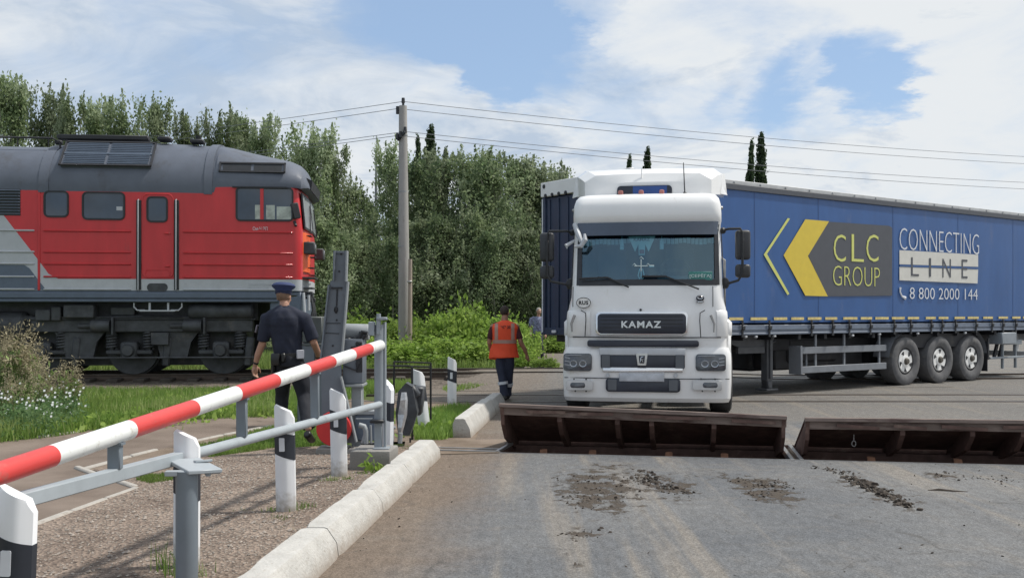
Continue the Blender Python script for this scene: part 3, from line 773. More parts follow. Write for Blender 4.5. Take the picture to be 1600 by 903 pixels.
# side door
(a, za), (b_, zb) = LP(223, 436), LP(271, 306)
mb = MB(); o = rrect((a + b_) / 2, (za + zb) / 2 + .03, b_ - a, zb - za, .12)
mb.prism([Vector((x, yS - .016, z)) for x, z in o], (0, .03, 0))
door = mb.build('door', M_RED, loco)
mb = MB(); mb.tube([Vector((x, yS - .014, z)) for x, z in o + o[:1]], .012, 6); mb.build('door_seal', M_RED, door)
f, _ = window(232, 310, 260, 345, r=.06, parent=door, nm='door_window'); f.location.y = -.015
mb = MB(); mb.box(((LX(262)), yS - .035, LP(262, 365)[1]), (.12, .03, .03), bev=.008); mb.box(((LX(262)), yS - .035, LP(262, 416)[1]), (.10, .03, .03), bev=.008)
mb.build('door_handle', M_RED, door)
mb = MB(); o = rrect((a + b_) / 2, LP(247, 427)[1], (b_ - a) * .8, .14, .06); mb.tube([Vector((x, yS - .018, z)) for x, z in o + o[:1]], .008, 6); mb.build('kick_plate', M_RED, door)
# step hole in the grey band below the door
mb = MB(); x, z = LP(246, 449); o = rrect(x, z, .42, .17, .08); mb.prism([Vector((q0, yS - .010, q1)) for q0, q1 in o], (0, .01, 0)); mb.build('step_recess', M_BOGIE, loco)
for px in (217, 276):
    mb = MB(); x = LX(px)
    mb.box((x, yS - .012, (LP(px, 313)[1] + LP(px, 453)[1]) / 2), (.10, .01, LP(px, 313)[1] - LP(px, 453)[1]), bev=.003)
    hr = mb.build('handrail_plate', M_BLACK, loco)
    mb = MB(); mb.tube([(x, yS - .005, LP(px, 312)[1]), (x, yS - .07, LP(px, 313)[1]), (x, yS - .07, LP(px, 453)[1]), (x, yS - .005, LP(px, 454)[1])], .012, 8)
    mb.build('handrail', M_LGREY, hr)
# lettering on the cab side
x, z = LP(395, 360); text_mesh('lettering', 'См-Ч ЭП', mat('logo_white', (0.66, 0.68, 0.72), 0.5, var=0.05), loco, (x, yS - .003, z), (1, 0, 0), (0, 0, 1), LX(418) - x, .075)
x, z = LP(389, 447); text_mesh('lettering', 'БОКСИТОГОРСК', M_LGREY, loco, (x, yS - .007, z), (1, 0, 0), (0, 0, 1), .56, .05)
x, z = LP(389, 452); text_mesh('lettering', '822-01-12', M_LGREY, loco, (x, yS - .007, z), (1, 0, 0), (0, 0, 1), .40, .045)
x, z = LP(289, 449); text_mesh('lettering', 'П', M_LGREY, loco, (x, yS - .007, z), (1, 0, 0), (0, 0, 1), .05, .09)

# roof: lofted along the loco
def zc(py, off=.8): # height of a roof crest seen at py
    return HC + (490 - py) * (LOC0.y - off) / F
HALF = [(1.5, 0), (1.505, .08), (1.49, .22), (1.445, .38), (1.35, .53), (1.215, .67), (1.04, .79), (.8, .90), (.5, .97), (.2, 1.0)]
def roof_ring(x, ztop, eave, k=1.0):
    h = ztop - eave
    pts = [Vector((x, -y * k, eave + t * h)) for y, t in HALF] + [Vector((x, y * k, eave + t * h)) for y, t in HALF[::-1]]
    return pts
secs = [(XB, 227, 4.10), (LX(62), 228, 4.10), (LX(75), 227, 4.10), (LX(90), 217, 4.09), (LX(150), 216, 4.09), (LX(245), 219, 4.09), (LX(318), 222, 4.08), (LX(334), 222, 4.10), (LX(337), 222.5, 4.21), (LX(352), 225, 4.22), (LX(385), 233, 4.22), (LX(420), 240, 4.22), (LX(448), 246, 4.22), (LX(462), 252, 4.22), (LX(470), 260, 4.20)]
mb = MB(); rings = [roof_ring(x, zc(py), e) for x, py, e in secs]
rings += [roof_ring(XF + .02, zc(268), 4.22, .96), roof_ring(XF + .10, zc(283), 4.24, .86), roof_ring(XF + .12, zc(292), 4.25, .8)]
mb.loft(rings, True, True); roof = mb.build('roof', M_ROOF, loco, angle=30)
for px, py, w in ((68, 226, .2), (325, 220.5, .17)):
    x = LX(px); zt = zc(py) + .02
    mb = MB()
    for dx in (0,):
        mb.loft([roof_ring(x - w / 2, zt, 4.06, 1.012), roof_ring(x + w / 2, zt, 4.06, 1.012)], True, True)
    mb.build('roof_strap', M_ROOF, roof, angle=20)
# slanted air intake on the roof
def roof_panel(px0, px1, y, z, tilt, h, nm, slats, split):
    x0, x1 = LX(px0), LX(px1); rot = Euler((R(tilt), 0, 0)).to_matrix(); c = Vector(((x0 + x1) / 2, y, z))
    mb = MB(); mb.box(c, (x1 - x0 + .06, .16, h + .06), rot, bev=.02); f = mb.build(nm, M_ROOF, roof)
    mb = MB(); w2 = (x1 - x0) / 2
    for s in split:
        mb.box(c + rot @ Vector((s[0] * w2, -.083, 0)), (s[1] * w2, .012, h), rot)
    m = mb.build('intake_mesh', M_BLACK if not slats else M_ROOF, f); mb = MB()
    for s in split:
        for k in range(slats):
            mb.box(c + rot @ Vector((s[0] * w2, -.098, -h / 2 + h * (k + .5) / slats)), (s[1] * w2, .022, h / slats * .45), rot @ Euler((R(25), 0, 0)).to_matrix())
        if slats:
            mb.box(c + rot @ Vector((s[0] * w2, -.09, 0)), (s[1] * w2 + .06, .02, .035), rot)
    if slats: mb.build('intake_slats', M_BLUEGREY, m)
    # dark rim
    mb = MB()
    for dz in (-h / 2 - .03, h / 2 + .03): mb.box(c + rot @ Vector((0, -.09, dz)), (x1 - x0 + .1, .03, .035), rot)
    for dx in (-w2 - .03, w2 + .03): mb.box(c + rot @ Vector((dx, -.09, 0)), (.035, .03, h + .1), rot)
    mb.build('intake_rim', M_CHASSIS, f)
roof_panel(95, 233, -1.205, 4.86, -40, .66, 'roof_intake', 12, [(-.5, .93), (.5, .93)])
roof_panel(345, 442, -1.345, 4.61, -26, .15, 'roof_vent', 0, [(-.5, .9), (.5, .9)])
mb = MB()
mb.box(((LX(92) + LX(238)) / 2 - .22, -.86, zc(218, .86)), (LX(238) - LX(92), .24, .10), bev=.015)
mb.box((LX(265) - .3, -.6, zc(218.5, .6)), (.28, .3, .10), bev=.03); mb.box((LX(318) - .3, -.6, zc(221.5, .6)), (.28, .3, .08), bev=.02)
mb.cyl((LX(319) - .3, -.6, zc(221, .6)), (LX(319) - .3, -.6, zc(212, .6)), .05, .07, 10)
mb.box((LX(68), -.6, zc(226, .6)), (.15, .12, .09), bev=.02)
mb.build('roof_fitting', M_CHASSIS, roof)
mb = MB(); z = zc(218, .9)
mb.tube([(XB + .3, -.9, z), (LX(66), -.9, z - .02), (LX(78), -.9, z - .13), (LX(79), -.9, z - .3)], .022, 8)
for x in (XB + .4, LX(-80), LX(10), LX(60)): mb.tube([(x, -.9, z), (x, -.9, z - .2)], .015, 6)
mb.build('roof_rail', M_CHASSIS, roof)
# nose: sun visor, windscreen, orange plate, lamps
mb = MB(); mb.prism([(XF + .0, -1.0, 4.52), (XF + .17, -1.0, 4.44), (XF + .14, -1.0, 4.24), (XF + .06, -1.0, 4.26)], (0, 2.0, 0)); mb.build('sun_visor', M_CHASSIS, loco)
def nose(y, z, d=.012): # point on the sloping front
    t = (z - 3.30) / (4.27 - 3.30); x = XF + .06 - .10 * max(0, t); return Vector((x + .02 * (1 - abs(y) / .75) + d, y, z))
for s in (-1, 1):
    mb = MB(); pts = [(s * .06, 3.36), (s * 1.34, 3.36), (s * 1.30, 4.14), (s * .06, 4.14)]
    mb.prism([nose(y, z, -.01) for y, z in pts], (.03, 0, 0)); f = mb.build('windscreen', M_BLACK, loco)
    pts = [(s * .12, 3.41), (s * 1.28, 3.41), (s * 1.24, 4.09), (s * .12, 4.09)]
    mb = MB(); mb.prism([nose(y, z, .018) for y, z in pts], (.006, 0, 0)); mb.build('pane', mat('windscreen_painted_sky', (.50, .54, .58), .08, var=.2, scale=2, spec=1.0), f)  # pale base colour stands in for the sky's reflection
    mb = MB(); mb.tube([nose(s * .75, 3.36, .05), nose(s * .45, 3.95, .06)], .014, 6); mb.build('wiper', M_BLACK, f)
# side mirror and corner post hardware
mb = MB(); x, z = LP(462, 330); mb.box((XF - .13, yS - .05, z), (.16, .08, .34), (0, R(-12), R(20)), bev=.02); mb.tube([(XF - .16, yS, z - .22), (XF - .12, yS - .07, z - .32)], .03, 8); mb.build('mirror', M_CHASSIS, loco)
z0, z1 = LP(480, 424)[1], LP(480, 362)[1]
mb = MB(); mb.loft([[Vector((XF - .004, -1.36, z)), Vector((XF + .045, -1.28, z)), Vector((XF + .075, -.7, z)), Vector((XF + .06, -.3, z)), Vector((XF, -.3, z)), Vector((XF - .02, -1.3, z))] for z in (z0, z1)], True, True)
mb.build('front_panel', M_ORANGE, loco)
z0, z1 = LP(480, 396)[1], LP(480, 377)[1]
for s in (-1, 1):
    mb = MB(); mb.box((XF + .12, s * 1.12, (z0 + z1) / 2), (.26, .42, z1 - z0), bev=.02); f = mb.build('lamp_box', M_BOGIE, loco)
    mb = MB(); mb.cyl((XF + .25, s * 1.12, (z0 + z1) / 2), (XF + .262, s * 1.12, (z0 + z1) / 2), .09, n=14); mb.build('lens', M_CHROME, f)
mb = MB()
for y in (-1.1, -.9):
    z = LP(485, 366)[1]; mb.tube([(XF + .05, y, z), (XF + .14, y, z), (XF + .14, y + .16, z), (XF + .05, y + .16, z)], .012, 6)
for zz, y in ((3.0, -1.0), (2.8, -.6), (2.55, -.9), (2.4, -.6)): mb.tube([(XF + .05, y, zz), (XF + .18, y, zz), (XF + .18, y + .3, zz), (XF + .05, y + .3, zz)], .014, 6)
mb.build('grab_iron', M_CHASSIS, loco)
mb = MB() # front beam, draft gear and brake hoses
mb.box((XF - .35, 0, (ZG0 + 1.30) / 2), (.66, 2.9, ZG0 - 1.30), bev=.03)
fb = mb.build('front_apron', M_BLUEGREY, loco)
mb = MB(); mb.box((XF + .25, 0, 1.25), (.7, .32, .30), bev=.04); mb.box((XF + .62, .03, 1.25), (.25, .5, .42), bev=.08); mb.box((XF - .1, 0, .75), (.18, 2.6, .5), bev=.03); mb.build('coupler', M_BOGIE, fb)
mb = MB()
for y, zt in ((-1.2, 1.98), (-1.0, 1.9), (-.6, 1.85)):
    mb.tube([(XF + .02, y, zt), (XF + .16, y, zt - .05), (XF + .2, y, zt - .35), (XF + .14, y, zt - .62)], .026, 8)
    mb.box((XF + .16, y, zt), (.08, .07, .09), bev=.01)
for y in (-1.35, -1.08): mb.tube([(XF + .1, y, 2.32), (XF + .26, y, 2.32)], .02, 6)
mb.box((XF + .12, -1.0, 2.32), (.26, .8, .03)); mb.box((XF + .1, -1.0, 2.10), (.2, .6, .03))
mb.build('brake_hose', M_BOGIE, fb)
mb = MB()
mb.tube([(XF + .02, -1.42, 2.0), (XF + .05, -1.44, 1.5)], .03, 8); mb.tube([(XF + .12, -1.3, 1.95), (XF + .12, -1.3, 1.62)], .03, 8); mb.build('white_hose', M_LGREY, fb)

# bogie
bog = MB()
WZ = .247 + .525
wx = [LX(57), LX(195), LX(341)]
xa, xb = LX(28), LX(392)
yb = -1.12
for s in (-1, 1):
    y = s * 1.12
    bog.box(((xa + xb) / 2, y, 1.29), (xb - xa, .22, .26), bev=.02)
    bog.box(((xa + xb) / 2, y, 1.43), (xb - xa + .1, .28, .03), bev=.008)
    for px, w in ((30, .35), (345, .3)):
        bog.box((LX(px), y - s * -.05 * s, 1.33), (w, .32, .36), bev=.03)
    for px in (118, 268): # jaws between the wheels
        bog.prism([(LX(px) - .55, y - .06, 1.18), (LX(px) + .5, y - .06, 1.18), (LX(px) + .33, y - .06, .95), (LX(px) + .25, y - .06, .62), (LX(px) - .30, y - .06, .62), (LX(px) - .38, y - .06, .95)], (0, .12, 0))
for px in (118, 268): bog.box((LX(px), 0, 1.05), (.4, 2.2, .35))
bogie = bog.build('bogie', M_BOGIE, loco)
for x in wx:
    for s in (-1, 1):
        y = s * .80; mb = MB()
        mb.lathe([(.12, -.07), (.44, -.055), (.525, -.06), (.535, .05), (.56, .055), (.56, .085), (.44, .07), (.12, .09)], (x, y, WZ), (0, -s, 0), 32)
        mb.build('wheel', M_BOGIE, bogie)
        mb = MB(); mb.box((x, s * 1.1, WZ), (.34, .3, .36), bev=.04); mb.cyl((x, s * 1.24, WZ), (x, s * 1.33, WZ), .14, .11, 14)
        mb.box((x, s * 1.1, WZ - .04), (.95, .2, .09), bev=.02); mb.build('axle_box', M_BOGIE, bogie)
        for dx in (-.38, .38):
            mb = MB(); pts = []
            for k in range(61):
                a = 2 * math.pi * k / 10; pts.append((x + dx + .10 * math.cos(a), s * 1.1 + .10 * math.sin(a), WZ + .03 + .36 * k / 60))
            mb.tube(pts, .026, 6); mb.cyl((x + dx, s * 1.1, WZ), (x + dx, s * 1.1, WZ + .4), .05, n=8); mb.build('spring', M_BOGIE, bogie)
mb = MB() # cylinders and brake gear on the frame
for px in (155, 300):
    x = LX(px); mb.cyl((x - .22, -1.27, 1.29), (x + .16, -1.27, 1.29), .13, n=14); mb.box((x + .22, -1.27, 1.29), (.05, .2, .36), bev=.01); mb.cyl((x - .5, -1.25, 1.29), (x - .2, -1.25, 1.29), .05, n=8)
for px in (246,):
    x = LX(px); mb.box((x, -1.27, 1.02), (.36, .1, .26), bev=.01)
for px in (110, 255, 385): mb.box((LX(px), -1.1, .74), (.16, .22, .62), (0, R(6), 0), bev=.03)
mb.tube([(LX(50), -1.26, 1.47), (LX(390), -1.26, 1.46)], .018, 6); mb.tube([(LX(70), -1.3, .62), (LX(395), -1.3, .62)], .02, 6)
mb.build('brake_gear', M_BOGIE, bogie)
# underframe: dark mass, air reservoirs, boxes, steps
mb = MB(); mb.box((LX(160), 0, .80), (LX(372) - LX(-60), 1.1, .75)); mb.box(((XB + XF) / 2 - .4, 0, 1.62), (XF - XB - 1.2, 1.9, .42)); mb.box((LX(120), -1.25, 1.60), (.62, .3, .28), bev=.02); mb.box((LX(62), -1.2, 1.52), (.3, .3, .24), bev=.02)  # lowest box added to stand for the shadow between the wheels
mb.box((LX(82), -1.22, 1.55), (.2, .2, .3), bev=.02); mb.box((LX(185), -1.0, 1.60), (.5, .4, .18), bev=.02); mb.tube([(LX(-60), -1.2, 1.48), (LX(90), -1.2, 1.42)], .05, 8)
mb.tube([(LX(130), -1.2, 1.44), (LX(215), -1.15, 1.5), (LX(285), -1.2, 1.45)], .03, 8)
mb.build('underframe', M_BOGIE, loco)
mb = MB(); mb.lathe([(.02, 0), (.12, .015), (.155, .06), (.155, 1.32), (.12, 1.36), (.02, 1.38)], (LX(290), -1.24, 1.60), (1, 0, 0), 20); mb.build('air_reservoir', M_BOGIE, loco)
mb = MB()
for px in (-85, -30): mb.lathe([(.02, 0), (.25, .02), (.3, .08), (.3, .7), (.25, .76), (.02, .78)], (LX(px), -1.05, 1.3), (1, 0, 0), 18)
mb.build('air_reservoir', M_BOGIE, loco)
mb = MB()
for px in (217, 275):
    x = LX(px); d = .11 if px == 217 else -.11
    mb.tube([(x - d, -1.46, ZS0 - .02), (x - d, -1.46, ZS0 - .10), (x - d * .4, -1.46, ZS0 - .17), (x + d, -1.46, ZS0 - .17)], .016, 6)
mb.box((LX(246), -1.42, ZS0 - .18), (.72, .2, .03)); mb.box((LX(233), -1.45, ZS0 - .09), (.04, .03, .16)); mb.box((LX(262), -1.45, ZS0 - .09), (.04, .03, .16))
mb.build('step', M_LGREY, loco)
# ------------------------------------------------------------------ tractor unit
TT = R(9.5)
TX, TY = 1.955, 14.5
truck = thing('truck', 'white truck tractor unit facing the viewer behind the raised plates', 'truck', (TX, TY, 0), -TT)
def KP(px, py, y=0.0):
    """photo pixel -> truck coordinates at local depth y"""
    c, s = math.cos(TT), math.sin(TT); r = (px - 800) / F
    # world X = TX + x*c + y*s ; Y = TY - x*s + y*c
    x = (r * (TY + y * c) - TX - y * s) / (c + r * s)
    Y = TY - x * s + y * c
    return x, HC - (py - 490) * Y / F
def ring(w, f, z, back=2.08, r=.16, bow=.05, n=6, nf=10):
    pts = [Vector((w, back, z))]
    # right side forward corner -> front -> left
    for k in range(n + 1):
        a = R(90 * k / n); pts.append(Vector((w - r + r * math.cos(a), f + bow + r - r * math.sin(a), z)))
    for k in range(1, nf):
        t = 1 - 2 * k / nf; pts.append(Vector((t * (w - r), f + bow * t * t, z)))
    for k in range(n + 1):
        a = R(90 - 90 * k / n); pts.append(Vector((-(w - r + r * math.cos(a)), f + bow + r - r * math.sin(a), z)))
    pts.append(Vector((-w, back, z)))
    return pts
M_GASKET = mat('window_gasket', (0.025, 0.028, 0.035), 0.35, var=0.2)
# cab shell with a real windscreen opening
ZS_, ZT_ = 1.98, 2.78
rows = [(1.17, .05, .98), (1.17, .03, 1.42), (1.16, .05, 1.62), (1.12, .085, 1.80), (1.115, .10, 1.96), (1.11, .11, ZS_), (1.085, .25, ZT_), (1.09, .26, 2.86), (1.10, .20, 2.92), (1.10, .185, 3.02), (1.09, .20, 3.17), (1.065, .25, 3.265), (1.02, .33, 3.325), (.95, .46, 3.355), (.5, .9, 3.39)]
mb = MB(); rg = [ring(w, f, z, r=(.16 if z < 2 else .13 if z < 2.9 else .15)) for w, f, z in rows]
nfr = 6
def skip(i, k): return i == 5 and 5 <= k <= 17
mb.loft(rg, True, True, 0, skip)
cab = mb.build('cab', M_TRUCK, truck, angle=42)
# roof crown crease lip above the visor
# glass
def front_strip(z0, f0, w0, z1, f1, w1, dy, kk=range(5, 19)):
    a = ring(w0, f0, z0, r=.16); b_ = ring(w1, f1, z1, r=.13)
    return [[a[k] + Vector((0, dy, 0)) for k in kk], [b_[k] + Vector((0, dy, 0)) for k in kk]]
gm = bpy.data.materials.new('windscreen_glass'); gm.use_nodes = True
nt = gm.node_tree; nt.nodes.clear()
o_ = nt.nodes.new('ShaderNodeOutputMaterial'); mx = nt.nodes.new('ShaderNodeMixShader'); tr = nt.nodes.new('ShaderNodeBsdfTransparent'); gl = nt.nodes.new('ShaderNodeBsdfGlossy')
tr.inputs[0].default_value = (.50, .76, .84, 1); gl.inputs['Roughness'].default_value = 0.03; gl.inputs[0].default_value = (.55, .82, 1, 1)
fr_ = nt.nodes.new('ShaderNodeFresnel'); fr_.inputs[0].default_value = 1.5
ad = nt.nodes.new('ShaderNodeMath'); ad.operation = 'ADD'; ad.inputs[1].default_value = 0.11; nt.links.new(fr_.outputs[0], ad.inputs[0])
nt.links.new(ad.outputs[0], mx.inputs[0]); nt.links.new(tr.outputs[0], mx.inputs[1]); nt.links.new(gl.outputs[0], mx.inputs[2]); nt.links.new(mx.outputs[0], o_.inputs[0])
mb = MB(); mb.loft(front_strip(ZS_, .11, 1.11, ZT_, .25, 1.085, .004), False, False)
glass = mb.build('windscreen', gm, truck, recalc=False)
mb = MB() # black frit and gasket round the screen
A = front_strip(ZS_ - .015, .107, 1.113, ZS_ + .075, .125, 1.11, -.012); mb.loft(A, False, False)
ws_f = mb.build('windscreen_gasket', M_GASKET, truck, recalc=False)
for kk in (range(4, 7), range(17, 20)):
    mb = MB(); mb.loft(front_strip(ZS_ - .01, .105, 1.113, ZT_ + .02, .252, 1.088, -.010, kk), False, False); mb.build('pillar_trim', M_GASKET, truck, recalc=False)
# smoked sun visor under the roof brow
M_VISOR = mat('smoked_visor', (0.045, 0.062, 0.095), 0.12, var=0.15, scale=3, spec=.8)
mb = MB(); a = ring(1.07, .13, 2.71, r=.13); b_ = ring(1.09, .19, 2.905, r=.13); kk = range(4, 20)
mb.loft([[a[k] for k in kk], [b_[k] for k in kk], [b_[k] + Vector((0, .012, 0)) for k in kk], [a[k] + Vector((0, .012, 0)) for k in kk]], False, False)
mb.build('sun_visor', M_VISOR, truck)
# interior seen through the screen
M_INT = mat('cab_interior', (0.022, 0.05, 0.085), 0.8, var=0.3, scale=2)
mb = MB(); mb.box((0, 1.25, 2.4), (2.05, .04, 1.1)); mb.box((0, .75, 1.88), (2.05, 1.1, .05)); mb.box((-1.05, .8, 2.4), (.03, .9, 1)); mb.box((1.05, .8, 2.4), (.03, .9, 1)); mb.box((0, .85, 2.88), (2.0, .9, .03))
mb.build('interior_lining', M_INT, cab)
mb = MB(); mb.box((0, .42, 1.96), (2.0, .36, .10), bev=.03); mb.box((.45, .62, 2.06), (.6, .3, .12), bev=.04); mb.build('dashboard', mat('dash_grey', (.07, .10, .12), .6), cab)
mb = MB()
for sx in (-.55, .5): mb.box((sx, 1.0, 2.3), (.46, .14, .62), bev=.06, seg=2); mb.box((sx, 1.0, 2.68), (.26, .1, .16), bev=.04, seg=2)
mb.build('seat', mat('seat_cloth', (.03, .055, .09), .9), cab)
M_FRINGE = mat('curtain_fringe', (0.30, 0.40, 0.44), 0.9, var=0.2, scale=30)
mb = MB()
for i in range(34):
    x = -.98 + 1.96 * i / 33
    if abs(x) < .24: continue
    mb.box((x, .40, 2.645 - .012 * math.sin(i * .9) - .02 * abs(x)), (.05, .012, .07 + .02 * random.random()))
mb.build('curtain_fringe', M_FRINGE, cab)
mb = MB(); mb.tube([(.72, .36, 2.03), (.72 + .17, .4, 2.12), (.72, .44, 2.22), (.72 - .17, .4, 2.12), (.72, .36, 2.03)], .016, 8); 
mb = MB(); c = Vector((.42, .55, 2.2)); mb.tube([c + Vector((.21 * math.cos(a), .07 * math.sin(a), .20 * math.sin(a))) for a in np.linspace(0, 2 * math.pi, 25)], .017, 8); mb.bar(c - Vector((.2, 0, 0)), c + Vector((.2, 0, 0)), .03, .04); mb.build('steering_wheel', M_BLACK, cab)
# pennant with lettering, tassels, cross, name plate
def on_glass(z, dy=.02): return .11 + (.25 - .11) * (z - ZS_) / (ZT_ - ZS_) + dy
M_PENN = mat('pale_pennant', (0.42, 0.50, 0.50), 0.8, var=0.1); M_PENR = mat('pennant_red', (.30, .10, .11), .8)
x0, z0 = KP(1003, 390, .3)
mb = MB(); y = on_glass(2.6, .035)
mb.prism([(x0 - .20, y, 2.70), (x0 + .20, y, 2.70), (x0 + .15, y, 2.58), (x0 + .10, y, 2.47), (x0 + .05, y, 2.58), (x0 + .045, y, 2.42), (x0 - .045, y, 2.42), (x0 - .05, y, 2.58), (x0 - .10, y, 2.47), (x0 - .15, y, 2.58)], (0, .004, 0))
pn = mb.build('pennant', M_PENN, cab, flat=True)
mb = MB(); mb.prism([(x0 - .035, y - .004, 2.50), (x0 + .035, y - .004, 2.50), (x0 + .035, y - .004, 2.44), (x0 - .035, y - .004, 2.44)], (0, .002, 0)); mb.build('pennant_mark', M_PENR, pn, flat=True)
text_mesh('lettering', 'KAMAZ', M_BLACK, pn, (x0 - .12, y - .004, 2.63), (1, 0, 0), (0, 0, 1), .24, .045, .002, .01)
for px in (972, 1034):
    x, _ = KP(px, 395, .3); mb = MB(); mb.tube([(x, y, 2.70), (x, y, 2.62)], .005, 5); mb.box((x, y, 2.57), (.06, .02, .14), bev=.01); mb.ell((x, y, 2.645), (.022, .016, .022), n=8); mb.build('tassel', M_FRINGE, cab)
M_CROSS = mat('silver_cross', (.62, .72, .72), .4, var=.1)
x, z = KP(1002, 418, .22); y = on_glass(z, .012); mb = MB()
mb.bar((x, y, z - .16), (x, y, z + .12), .012, .035, up=(0, 1, 0)); mb.bar((x - .10, y, z + .02), (x + .10, y, z + .02), .012, .035, up=(0, 1, 0))
for dx, dz in ((0, .12), (-.10, .02), (.10, .02)):
    mb.tube([(x + dx + .035 * math.cos(a), y, z + dz + .035 * math.sin(a)) for a in np.linspace(0, 2 * math.pi, 5)], .008, 5)
for s in (-1, 1): mb.tube([(x + s * .02, y, z - .02), (x + s * .045, y, z - .12), (x + s * .02, y, z - .17)], .007, 5)
mb.box((x + .155, y, z + .02), (.07, .008, .028)); mb.build('cross_ornament', M_CROSS, cab)
x, z = KP(1077, 435, .17); y = on_glass(z, .02); mb = MB(); mb.box((x + .16, y + .01, z + .035), (.34, .008, .125), bev=.004); pl = mb.build('name_plate', mat('teal_plate', (.05, .22, .2), .5), cab)
text_mesh('lettering', '[СЕРЁГА]', M_CROSS, pl, (x + .005, y - .002, z), (1, 0, 0), (0, 0, 1), .31, .07, .003, .01)
# wipers
for pts in (((1092, 452), (1040, 432), (1003, 432)), ((983, 449), (950, 434), (905, 436))):
    mb = MB(); q = []
    for p in pts:
        x, z = KP(*p, .13); q.append((x, on_glass(z, -.06), z))
    mb.tube(q[:2], .014, 6); mb.tube(q[1:], .018, 6); mb.build('wiper', M_BLACK, truck)
# roof fairing
sx = lambda px, py, y: KP(px, py, y)
def fr(y, zt, zb, w0, w1, cz=.1):
    return [Vector((-w1, y, zb)), Vector((-w1 + .0, y, zt - cz)), Vector((-w0, y, zt)), Vector((-w0 * .4, y, zt + .015)), Vector((w0 * .4, y, zt + .015)), Vector((w0, y, zt)), Vector((w1, y, zt - cz)), Vector((w1, y, zb))]
mb = MB(); mb.loft([fr(.78, 3.56, 3.36, .60, .80), fr(.86, 3.70, 3.36, .80, .97), fr(1.1, 3.80, 3.40, .94, 1.08), fr(1.6, 3.88, 3.44, 1.03, 1.16), fr(2.06, 3.93, 3.46, 1.05, 1.20)], True, True)
fair = mb.build('roof_fairing', M_TRUCK, truck, angle=25)
mb = MB()
for s in (-1, 1): mb.prism([(s * 1.0, 1.0, 3.42), (s * 1.26, 1.75, 3.46), (s * 1.26, 1.98, 3.47), (s * 1.22, 1.98, 3.83), (s * 1.02, 1.3, 3.80)], (0, .05, 0))
mb.build('fairing_wing', M_TRUCK, fair)
# air gap in the fairing nose
(xa_, za_), (xb_, zb_) = KP(964, 303, .74), KP(1050, 291, .74)
mb = MB(); mb.prism([(x, .755, z) for x, z in rrect((xa_ + xb_) / 2, (za_ + zb_) / 2 - .03, xb_ - xa_, .2, .06)], (0, .05, 0)); nf_ = mb.build('fairing_opening', M_NAVYBLK, fair, flat=True)
mb = MB(); mb.box((xa_ * .4 + xb_ * .6, .75, (za_ + zb_) / 2), ((xb_ - xa_) * .62, .012, .12)); mb.build('roof_hatch_glass', mat('hatch_blue', (.02, .06, .22), .15), nf_)
M_AMBER = mat('marker_lens', (.42, .16, .14), .3, var=.2)
for px, py in ((970, 299), (1002, 299), (1034, 298)):
    x, z = KP(px, py, .52); mb = MB(); mb.box((x, .48, 3.375), (.075, .08, .075), bev=.02, seg=2); mb.build('marker_lamp', M_AMBER, truck)
x, _ = KP(1003, 290, .9); mb = MB(); mb.tube([(x, .80, 3.36), (x, .83, 3.80)], .008, 6); mb.build('aerial', M_WHITE, truck)
x, _ = KP(1070, 290, .6); mb = MB(); mb.tube([(x + .0, .62, 3.36), (x - .02, .66, 3.84)], [.010, .006], 6); mb.cyl((x, .62, 3.34), (x, .62, 3.39), .05, .02, 10); mb.build('aerial', M_BLACK, truck)
for s in (-1, 1):
    mb = MB(); mb.box((s * 1.10, .45, 3.12), (.05, .08, .05), bev=.015); mb.build('side_marker', M_STEEL, truck)
# lower fascia panels
def panel(px0, py0, px1, py1, m, nm, par=truck, y=.0, d=.03, r=.04, bevel=True, at=.03):
    (a, za), (b_, zb) = KP(px0, py1, at), KP(px1, py0, at)
    w, h = b_ - a, zb - za
    mb = MB(); o = rrect((a + b_) / 2, (za + zb) / 2, w, h, min(r, w * .45, h * .45)); i_ = rrect((a + b_) / 2, (za + zb) / 2, w - .012, h - .012, min(r, w * .4, h * .4))
    mb.loft([[Vector((x, y + d, z)) for x, z in o], [Vector((x, y + .006, z)) for x, z in o], [Vector((x, y, z)) for x, z in i_]], True, True)
    return mb.build(nm, m, par), (a, za, b_, zb)
p_, q = panel(931, 487, 1075, 523, M_CHROME, 'grille_frame', y=-.022, d=.08, r=.07)
g_, q = panel(934, 490, 1072, 521, M_NAVYBLK, 'upper_grille', y=-.03, d=.05, r=.06)
mb = MB()
for k in range(5): mb.box(((q[0] + q[2]) / 2, -.033, q[1] + (q[3] - q[1]) * (k + .7) / 5.4), (q[2] - q[0] - .08, .008, .008))
mb.build('grille_bars', M_BLACK, g_)
(a, z0), (b_, z1) = KP(971, 512, -.03), KP(1033, 501.5, -.03)
text_mesh('lettering', 'KAMAZ', M_CHROME, g_, (a, -.034, z0), (1, 0, 0), (0, 0, 1), b_ - a, z1 - z0, .012, .03, 1.2)
